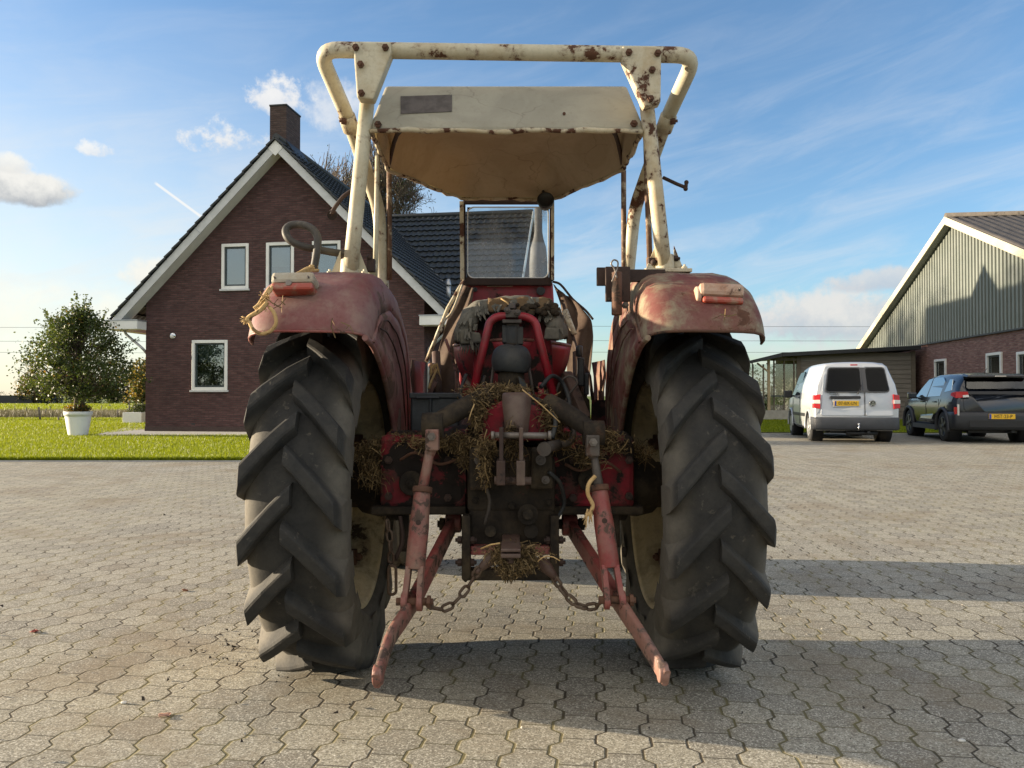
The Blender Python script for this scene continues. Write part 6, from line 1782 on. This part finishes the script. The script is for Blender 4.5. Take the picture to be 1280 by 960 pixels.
for s_ in (-1, 1):
    b = MB(); b.box((s_ * 1.02, 3.02, 1.10), (.20, .10, .19)); b.beam(V((s_ * .87, 3.02, 1.05)), V((s_ * .96, 3.02, 1.06)), .06, .05); b.build('mirror', M['plate_black'], VAN, False, bevel=.035, seg=3)
    # side window, trim strip and seams
    def side_pt(y, z): 
        q = min(1, max(0, (z - 1.02) / (1.68 - 1.02))); return V((s_ * (.892 - .155 * q - .0 + .004), y, z))
    b = MB(); b.prism([side_pt(2.05, 1.07), side_pt(3.22, 1.07), side_pt(2.85, 1.52), side_pt(2.62, 1.64), side_pt(2.05, 1.66)], (-s_ * .02, 0, 0)); b.build('side_window', M['car_glass'], VAN, False)
    b = MB(); b.box2((s_ * .893, 1.22, .56), (s_ * .908, 3.05, .64)); b.build('rubbing_strip', M['plate_black'], VAN, False, bevel=.004)
    b = MB(); b.box2((s_ * .890, 1.98, .36), (s_ * .8985, 1.99, 1.05)); b.box2((s_ * .890, 3.06, .36), (s_ * .8985, 3.07, 1.0)); b.box2((s_ * .890, 2.02, 1.0), (s_ * .899, 2.16, 1.03)); b.build('door_seam', M['plate_black'], VAN, False)
    b = MB()     # flared arch lips
    for yy in (.80, 3.48): b.tube([V((s_ * .893, yy + .385 * math.cos(a), .33 + .385 * math.sin(a))) for a in [R(-8) + R(196) * i / 24 for i in range(25)]], .022, 8)
    b.build('arch_lip', M['silver'], VAN, False)
# ---------------------------------------------------------------- dark crossover
CAR = thing('car', 'glossy blue black compact crossover parked right of the van', 'car', (10.74, 16.95, 0), R(-11.7))
def clean(z):
    if z < .74: return .05 * (.74 - z)
    if z < .98: return 0.0
    return .05 * (z - .98) / .2 if z < 1.18 else .05 + .62 * (z - 1.18)
def car_ring(y, hw, zb, belt, top, rw, rear):
    half = [(0, zb), (hw * .85, zb), (hw * .965, zb + .08), (hw, zb + .28), (hw * .985, zb + .45), (hw * .998, belt - .17), (hw * .965, belt), (hw * .965 + (rw + .07 - hw * .965) * .5, belt + (top - belt) * .5), (rw + .065, top - .12), (rw, top - .04), (rw * .6, top), (0, top + .012)]
    return ring_pts([V((x, y + rear * clean(z), z)) for x, z in half])
st = [(.0, .80, .34, 1.0, 1.50, .56, 1), (.05, .86, .30, 1.0, 1.525, .58, 1), (.22, .895, .27, 1.01, 1.55, .595, .9), (.6, .90, .26, 1.0, 1.575, .60, .5), (1.1, .90, .25, .99, 1.59, .61, .1), (1.8, .90, .25, .975, 1.595, .61, 0), (2.3, .90, .25, .97, 1.56, .60, 0), (2.75, .90, .25, .97, 1.38, .60, 0), (3.12, .895, .25, .97, 1.14, .66, 0), (3.4, .89, .25, .96, 1.04, .70, 0), (3.9, .86, .27, .88, .95, .62, 0), (4.12, .74, .32, .70, .78, .52, 0)]
b = MB(); rg_ = [car_ring(*s) for s in st]; b.grid(rg_, True, True); b.smooth = True; b.poly(rg_[0]); b.poly(rg_[-1])
CB = b.build('body', M['black_car'], CAR, False)
cb = MB(); AX_ = (.78, 3.36)
for s_ in (-1, 1):
    for yy in AX_: cb.lathe((s_ * .80, yy, .345), (s_, 0, 0), [(-.22, .001), (-.22, .40), (.2, .40), (.2, .001)], 32)
cut(CB, cb)
cb = MB(); cb.box2((-.60, -.5, 1.215), (.60, 1.5, 1.45)); cut(CB, cb)
b = MB()
for s_ in (-1, 1):
    for yy in AX_: b.lathe((s_ * .80, yy, .345), (s_, 0, 0), [(-.20, .02), (-.20, .395), (.06, .395)], 32)
b.build('wheel_well', M['plate_black'], CAR, False)
for s_ in (-1, 1):
    for yy in AX_: car_wheel(CAR, s_, s_ * .79, yy, .345, .205, M['alloy_dark'], 5)
    b = MB()
    for yy in AX_: b.tube([V((s_ * .898, yy + .42 * math.cos(a), .345 + .42 * math.sin(a))) for a in [R(-14) + R(208) * i / 26 for i in range(27)]], .036, 8)
    b.beam(V((s_ * .898, 1.16, .31)), V((s_ * .898, 2.96, .31)), .05, .11, up=V((0, 0, 1)))
    b.build('arch_cladding', M['bumper'], CAR, False)
def cr_(x, z, off=-.008): return V((x, clean(z) + off, z))
def cpanel(name, mat, pts, t=.03, off=-.008, bev=.006, parent=None):
    b = MB(); b.prism([cr_(x, z, off) for x, z in pts], (0, t, 0)); return b.build(name, mat, parent or CAR, False, bevel=bev)
b = MB(); b.tube([cr_(x, z, -.002) for x, z in ((-.72, 1.08), (-.70, .78), (-.64, .70), (.64, .70), (.70, .78), (.72, 1.08))], .006, 6); b.build('tailgate_seam', M['plate_black'], CAR, False)
cpanel('rear_window', glass('hatch_glass', (.35, .37, .38), .035, .03, rcol=(.95, .95, .92)), rr2(-.63, 1.21, .63, 1.455, .06, taper=.10), .004, -.012, 0)
b = MB(); b.hexa([V((-.60, clean(1.47) - .13, 1.475)), V((.60, clean(1.47) - .13, 1.475)), V((.62, clean(1.5) + .12, 1.50)), V((-.62, clean(1.5) + .12, 1.50)), V((-.57, clean(1.47) - .12, 1.515)), V((.57, clean(1.47) - .12, 1.515)), V((.59, clean(1.5) + .12, 1.555)), V((-.59, clean(1.5) + .12, 1.555))])
SPO = b.build('roof_spoiler', M['black_car'], CAR, False, bevel=.012)
b = MB(); b.box((0.08, clean(1.47) - .134, 1.492), (.22, .006, .014)); b.build('high_brake_lamp', M['lamp_white'], CAR, False)
# lit head restraints behind the glass
for xx in (-.38, .02, .40):
    b = MB(); b.box((xx, .52, 1.30), (.26, .10, .15)); b.box((xx, .56, 1.20), (.38, .10, .10)); b.build('head_restraint', M['seat_grey'], CAR, False, bevel=.04, seg=3)
cpanel('light_bar', M['plate_black'], rr2(-.72, 1.085, .72, 1.155, .02), .02, -.020)
for s_ in (-1, 1):
    b = MB(); b.hexa([V((s_ * .60, -.024, 1.02)), V((s_ * .86, .03, 1.0)), V((s_ * .905, .22, 1.06)), V((s_ * .60, .08, 1.02)), V((s_ * .62, -.02, 1.145)), V((s_ * .85, .035, 1.15)), V((s_ * .88, .24, 1.13)), V((s_ * .62, .08, 1.145))])
    tl = b.build('tail_lamp', M['lamp_red'], CAR, False, bevel=.01)
    b = MB(); b.hexa([V((s_ * .60, -.030, 1.025)), V((s_ * .72, -.012, 1.015)), V((s_ * .72, .05, 1.015)), V((s_ * .60, .05, 1.025)), V((s_ * .61, -.026, 1.075)), V((s_ * .72, -.008, 1.07)), V((s_ * .72, .05, 1.07)), V((s_ * .61, .05, 1.075))]); b.build('clear_lens', M['lamp_white'], tl, False, bevel=.006)
    b = MB(); b.hexa([V((s_ * .80, -.02, .62)), V((s_ * .83, .0, .62)), V((s_ * .83, .05, .62)), V((s_ * .80, .05, .62)), V((s_ * .80, -.02, .86)), V((s_ * .83, .0, .87)), V((s_ * .83, .05, .87)), V((s_ * .80, .05, .86))]); b.build('reflector', M['lamp_white'], CAR, False)
    b = MB(); b.hexa([V((s_ * .835, .01, .60)), V((s_ * .875, .05, .60)), V((s_ * .875, .10, .60)), V((s_ * .835, .10, .60)), V((s_ * .835, .01, .80)), V((s_ * .875, .05, .80)), V((s_ * .875, .10, .80)), V((s_ * .835, .10, .80))]); b.build('red_reflector', M['lamp_red'], CAR, False)
gr = []
prof = [(-1, .45), (-1.0, .16), (-.985, .06), (-.93, .0), (-.8, -.05), (-.4, -.075), (0, -.08), (.4, -.075), (.8, -.05), (.93, .0), (.985, .06), (1.0, .16), (1, .45)]
for z, ins in ((.30, .05), (.34, .01), (.46, .0), (.60, .0), (.68, .015), (.70, .06)): gr.append([V((x * (.905 - ins * .5), y + ins, z)) for x, y in prof])
b = MB(); b.grid(gr, True); b.poly(gr[-1]); b.poly(gr[0]); b.build('bumper', simple('black_bumper_plastic', (.014, .016, .02), .45, var=.1), CAR, False)
cpanel('skid_plate', M['plate_black'], rr2(-.62, .36, .62, .52, .04), .03, -.092 )
number_plate(CAR, .03, .60, -.085, .52, .112, 'HST-23-P')
b = MB(); b.tube([cr_(.0, 1.20, -.03), cr_(.25, 1.215, -.03), cr_(.32, 1.22, -.03)], .012, 8); b.build('wiper', M['plate_black'], CAR, False)
b = MB(); b.box2((-.5, .35, .22), (.5, 3.3, .30)); b.tube([(.3, .05, .27), (.3, .6, .27)], .035, 10); b.build('underbody', M['plate_black'], CAR, False)
b = MB(); b.tube([V((.0, .85, 1.58)), V((.0, .62, 1.68))], [.012, .006], 8); b.build('aerial', M['plate_black'], CAR, False)
gs = glass('side_window_glass', (.12, .14, .15), .35, .03, rcol=(.8, .92, 1))
for s_ in (-1, 1):
    def sp(y, z):
        q = min(1, max(0, (z - .99) / (1.53 - .99))); return V((s_ * (.874 - .195 * q + .006), y, z))
    for nm, pts in (('side_window', [(2.0, 1.03), (2.84, 1.03), (2.62, 1.24), (2.30, 1.46), (2.0, 1.49)]), ('side_window', [(1.05, 1.05), (1.93, 1.03), (1.93, 1.49), (1.30, 1.50), (1.08, 1.40)]), ('quarter_window', [(.42, 1.18), (.86, 1.14), (.80, 1.44), (.62, 1.43)])):
        b = MB(); b.prism([sp(y, z) for y, z in pts], (-s_ * .014, 0, 0)); b.build(nm, gs, CAR, False)
    b = MB(); b.box((s_ * 1.0, 2.70, 1.06), (.20, .12, .15)); b.beam(V((s_ * .86, 2.72, 1.0)), V((s_ * .95, 2.70, 1.02)), .05, .04); b.build('mirror', M['black_car'], CAR, False, bevel=.035, seg=3)
    b = MB(); b.box2((s_ * .893, 1.96, .42), (s_ * .9015, 1.97, .98)); b.box2((s_ * .893, 1.02, .80), (s_ * .9015, 1.03, .98)); b.build('door_seam', M['plate_black'], CAR, False)
    for yy in (1.25, 2.15):
        b = MB(); b.box2((s_ * .885, yy, .90), (s_ * .915, yy + .20, .93)); b.build('door_handle', M['black_car'], CAR, False, bevel=.01)
    # sculpted lower door crease
    b = MB(); b.hexa([V((s_ * .888, 1.35, .44)), V((s_ * .888, 2.55, .44)), V((s_ * .888, 2.5, .60)), V((s_ * .888, 1.4, .64)), V((s_ * .912, 1.5, .50)), V((s_ * .912, 2.35, .50)), V((s_ * .906, 2.3, .55)), V((s_ * .906, 1.55, .58))]); b.build('door_crease', M['black_car'], CAR, False, bevel=.008)
# ================================================================= SKY, SUN, CAMERA
SUN_EL, SUN_AZ = R(9.2), R(-81.0)      # azimuth from +Y, clockwise seen from above
wd = bpy.data.worlds.new('World'); SC.world = wd; wd.use_nodes = True
t = NT(wd.node_tree); t.n.clear()
out = t.new('ShaderNodeOutputWorld'); bg = t.new('ShaderNodeBackground')
sky = t.new('ShaderNodeTexSky'); sky.sky_type = 'NISHITA'; sky.sun_disc = False
sky.sun_elevation = SUN_EL; sky.sun_rotation = SUN_AZ; sky.altitude = 0; sky.air_density = 1.0; sky.dust_density = .55; sky.ozone_density = 3.0
dirv = t.coord('Generated'); s = t.sep(dirv)
az = t.math('ARCTAN2', s[0], s[1]); el = t.math('ARCSINE', s[2])
n1 = t.noise(dirv, 10.0, 9, .62); n2 = t.noise(dirv, 26.0, 8, .66)
col = t.mix(1.0, sky.outputs[0], (1.10, 1.11, 1.13, 1), 'MULTIPLY')
K = 1.0
def azel(px, py):
    a = math.atan((px - 640) / F); e = math.atan((495 - py) / F * math.cos(a)); return a, e
# thin high cloud: stretched streaks
sx_ = t.math('ADD', t.math('MULTIPLY', az, 2.2), t.math('MULTIPLY', el, 3.2)); sy_ = t.math('SUBTRACT', t.math('MULTIPLY', el, 13.0), t.math('MULTIPLY', az, 3.4))
ci = t.noise(t.comb(sx_, sy_, 0.0), 1.7, 7, .62, .6)
cim = t.math('MULTIPLY', t.ramp(ci, .36, .80), .55)
lowb = t.ramp(el, .50, .08)
cim = t.math('MULTIPLY', cim, t.math('ADD', t.math('MULTIPLY', lowb, .85), .15))
CS = 3.5
CLD = lambda r, g, b_: (r * CS, g * CS, b_ * CS, 1)
col = t.mix(cim, col, CLD(.90, .93, .98))
# veil that brightens towards the sun, low on the left
veil = t.math('MULTIPLY', t.ramp(az, .25, -.75), t.ramp(el, .50, .06))
veil = t.math('MULTIPLY', veil, t.math('ADD', .55, t.math('MULTIPLY', n1, .6)), clamp=True)
col = t.mix(t.math('MULTIPLY', veil, .80), col, CLD(1.10, 1.04, .90))
def cloud(px, py, wpx, hpx, soft, edge, top, bot, dens, amp=1.2, flat=True):
    global col
    a0, e0 = azel(px, py); wa = wpx / F * math.cos(a0); he = hpx / F * math.cos(a0)
    da = t.math('DIVIDE', t.math('SUBTRACT', az, a0), wa); de = t.math('DIVIDE', t.math('SUBTRACT', el, e0), he)
    if flat: de = t.math('MULTIPLY', de, t.math('ADD', 1.0, t.math('MULTIPLY', t.math('LESS_THAN', de, 0.0), .35)))
    r2 = t.math('ADD', t.math('MULTIPLY', da, da), t.math('MULTIPLY', de, de))
    v = t.math('SUBTRACT', t.math('ADD', t.math('SUBTRACT', 1.0, r2), t.math('MULTIPLY', t.math('SUBTRACT', n1, .5), amp * 2.2)), t.math('MULTIPLY', t.math('SUBTRACT', .5, n2), amp * 1.7))
    m = t.math('MULTIPLY', t.ramp(v, edge, edge + soft), dens)
    sh = t.ramp(t.math('ADD', t.math('ADD', de, t.math('MULTIPLY', da, -.25)), t.math('MULTIPLY', t.math('SUBTRACT', n2, .5), 2.6)), -.75, .75)
    col = t.mix(m, col, t.mix(sh, CLD(*bot), CLD(*top)))
cloud(120, 395, 300, 60, 1.4, .15, (1.22, 1.14, .96), (1.10, 1.02, .86), .75, .8)
cloud(30, 236, 90, 34, .55, .25, (1.05, 1.03, .97), (.46, .49, .53), .95, .9)
cloud(8, 205, 40, 18, .6, .35, (1.12, 1.09, 1.0), (.9, .9, .88), .85, .9)
cloud(116, 187, 34, 18, .45, .45, (1.12, 1.1, 1.05), (.95, .95, .95), .8, 1.1)
cloud(268, 172, 92, 34, .5, .42, (1.12, 1.09, 1.03), (.92, .92, .93), .85, 1.3)
cloud(350, 120, 62, 34, .5, .42, (1.15, 1.11, 1.05), (.95, .95, .96), .85, 1.3)
cloud(412, 135, 60, 60, .8, .30, (1.06, 1.05, 1.04), (.93, .95, .98), .65, 1.1)
cloud(190, 345, 66, 30, .8, .15, (1.18, 1.1, .95), (1.0, .95, .84), .7, 1.2)
cloud(1040, 400, 135, 46, .8, .05, (.96, .91, .86), (.62, .66, .73), .85, 1.1)
cloud(1105, 352, 80, 22, .8, .2, (.86, .83, .81), (.64, .67, .74), .75, 1.2)
cloud(1090, 440, 200, 26, 1.0, .25, (.86, .86, .86), (.70, .74, .80), .6, 1.0)
cloud(880, 478, 500, 30, 1.2, .1, (1.0, 1.0, .98), (.95, .96, .97), .55, .7)
# contrail: a thin great-circle stroke
a = azel(190, 226); b_ = azel(254, 273)
va = V((math.sin(a[0]) * math.cos(a[1]), math.cos(a[0]) * math.cos(a[1]), math.sin(a[1]))); vb = V((math.sin(b_[0]) * math.cos(b_[1]), math.cos(b_[0]) * math.cos(b_[1]), math.sin(b_[1])))
nn = va.cross(vb).normalized(); mid = (va + vb).normalized(); half = (va - mid).length; tn = nn.cross(mid).normalized()
dn = t.math('ABSOLUTE', t.vec('DOT_PRODUCT', dirv, tuple(nn))); dl = t.math('ABSOLUTE', t.vec('DOT_PRODUCT', dirv, tuple(tn)))
fw = t.vec('DOT_PRODUCT', dirv, tuple(mid))
tm = t.math('MULTIPLY', t.math('MULTIPLY', t.ramp(dn, .0022, .0006), t.ramp(dl, half, half * .85)), t.math('GREATER_THAN', fw, 0.0))
col = t.mix(t.math('MULTIPLY', tm, .75), col, CLD(1.15, 1.12, 1.06))
# broken bright cloud, added unseen behind the viewer as warm fill light
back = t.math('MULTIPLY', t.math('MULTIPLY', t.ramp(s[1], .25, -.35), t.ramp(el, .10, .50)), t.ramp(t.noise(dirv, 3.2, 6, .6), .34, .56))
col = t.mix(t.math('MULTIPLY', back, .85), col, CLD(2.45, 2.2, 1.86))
# below the horizon: plain ground tone so that nothing glows from underneath
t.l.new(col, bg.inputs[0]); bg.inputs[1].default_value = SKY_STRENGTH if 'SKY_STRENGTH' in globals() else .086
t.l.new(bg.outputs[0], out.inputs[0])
sd = bpy.data.lights.new('sun', 'SUN'); sd.energy = 5.0; sd.angle = R(.55); sd.color = (1.0, .83, .60)
so = bpy.data.objects.new('sun', sd); C.objects.link(so)
sv = V((math.sin(SUN_AZ) * math.cos(SUN_EL), math.cos(SUN_AZ) * math.cos(SUN_EL), math.sin(SUN_EL)))
so.rotation_euler = (-sv).to_track_quat('-Z', 'Y').to_euler(); so.location = (-8, 3, 12)
cam = bpy.data.cameras.new('camera'); co_ = bpy.data.objects.new('camera', cam); C.objects.link(co_)
co_.location = (0, 0, HC); co_.rotation_euler = (math.pi / 2 + PITCH, 0, 0)
cam.sensor_fit = 'HORIZONTAL'; cam.sensor_width = 36.0; cam.lens = 36.0 * F / 1280.0
cam.clip_start = .05; cam.clip_end = 6000
SC.camera = co_
SC.render.resolution_x = 1024; SC.render.resolution_y = 768
vs = SC.view_settings; vs.view_transform = 'Standard'; vs.look = 'None'; vs.exposure = 1.56; vs.gamma = 1.0; vs.use_curve_mapping = False
SC.cycles.max_bounces = 8; SC.cycles.transparent_max_bounces = 12; SC.cycles.caustics_reflective = False; SC.cycles.caustics_refractive = False
# ================================================================= one object per separate piece
SKIP = {'rope', 'hay', 'straw', 'crown', 'foliage', 'branches', 'trunk', 'torn_padding', 'felt_fringe', 'felt_rag', 'verge_tiles', 'spalled_bricks', 'plate_text', 'door_script', 'badge_lettering', 'badge', 'check_chain', 'hanging_chain', 'roof', 'cladding', 'plank_wall', 'plinth', 'wheel_cover', 'tyre', 'window', 'sash', 'barge_board', 'steering_wheel'}
def split_pieces():
    for o in list(bpy.data.objects):
        if o.type != 'MESH' or o.parent is None: continue
        base = o.name.split('.')[0]
        if base in SKIP: continue
        me = o.data; nv = len(me.vertices)
        if nv > 6000: continue
        par = list(range(nv))
        def find(i):
            while par[i] != i: par[i] = par[par[i]]; i = par[i]
            return i
        for p in me.polygons:
            a = find(p.vertices[0])
            for v in p.vertices[1:]: par[find(v)] = a
        bb = {}
        for v in me.vertices:
            r = find(v.index); c = v.co
            if r not in bb: bb[r] = [list(c), list(c)]
            else:
                for k in range(3):
                    bb[r][0][k] = min(bb[r][0][k], c[k]); bb[r][1][k] = max(bb[r][1][k], c[k])
        roots = list(bb); g = {r: r for r in roots}
        def gf(r):
            while g[r] != r: r = g[r]
            return r
        e = .006
        for i, a in enumerate(roots):
            for c in roots[i + 1:]:
                if all(bb[a][0][k] - e <= bb[c][1][k] and bb[c][0][k] - e <= bb[a][1][k] for k in range(3)): g[gf(c)] = gf(a)
        groups = sorted({gf(r) for r in roots})
        if len(groups) < 2 or len(groups) > 24: continue
        for gi, gr in enumerate(groups):
            bm = bmesh.new(); bm.from_mesh(me); bm.verts.ensure_lookup_table()
            dele = [v for v in bm.verts if gf(find(v.index)) != gr]
            bmesh.ops.delete(bm, geom=dele, context='VERTS')
            nm = bpy.data.meshes.new(base); bm.to_mesh(nm); bm.free()
            for m in me.materials:
                if len(nm.materials) < len(me.materials): nm.materials.append(m)
            if gi == 0: first = nm
            else:
                c = o.copy(); c.data = nm; c.name = base; C.objects.link(c)
        o.data = first
split_pieces()
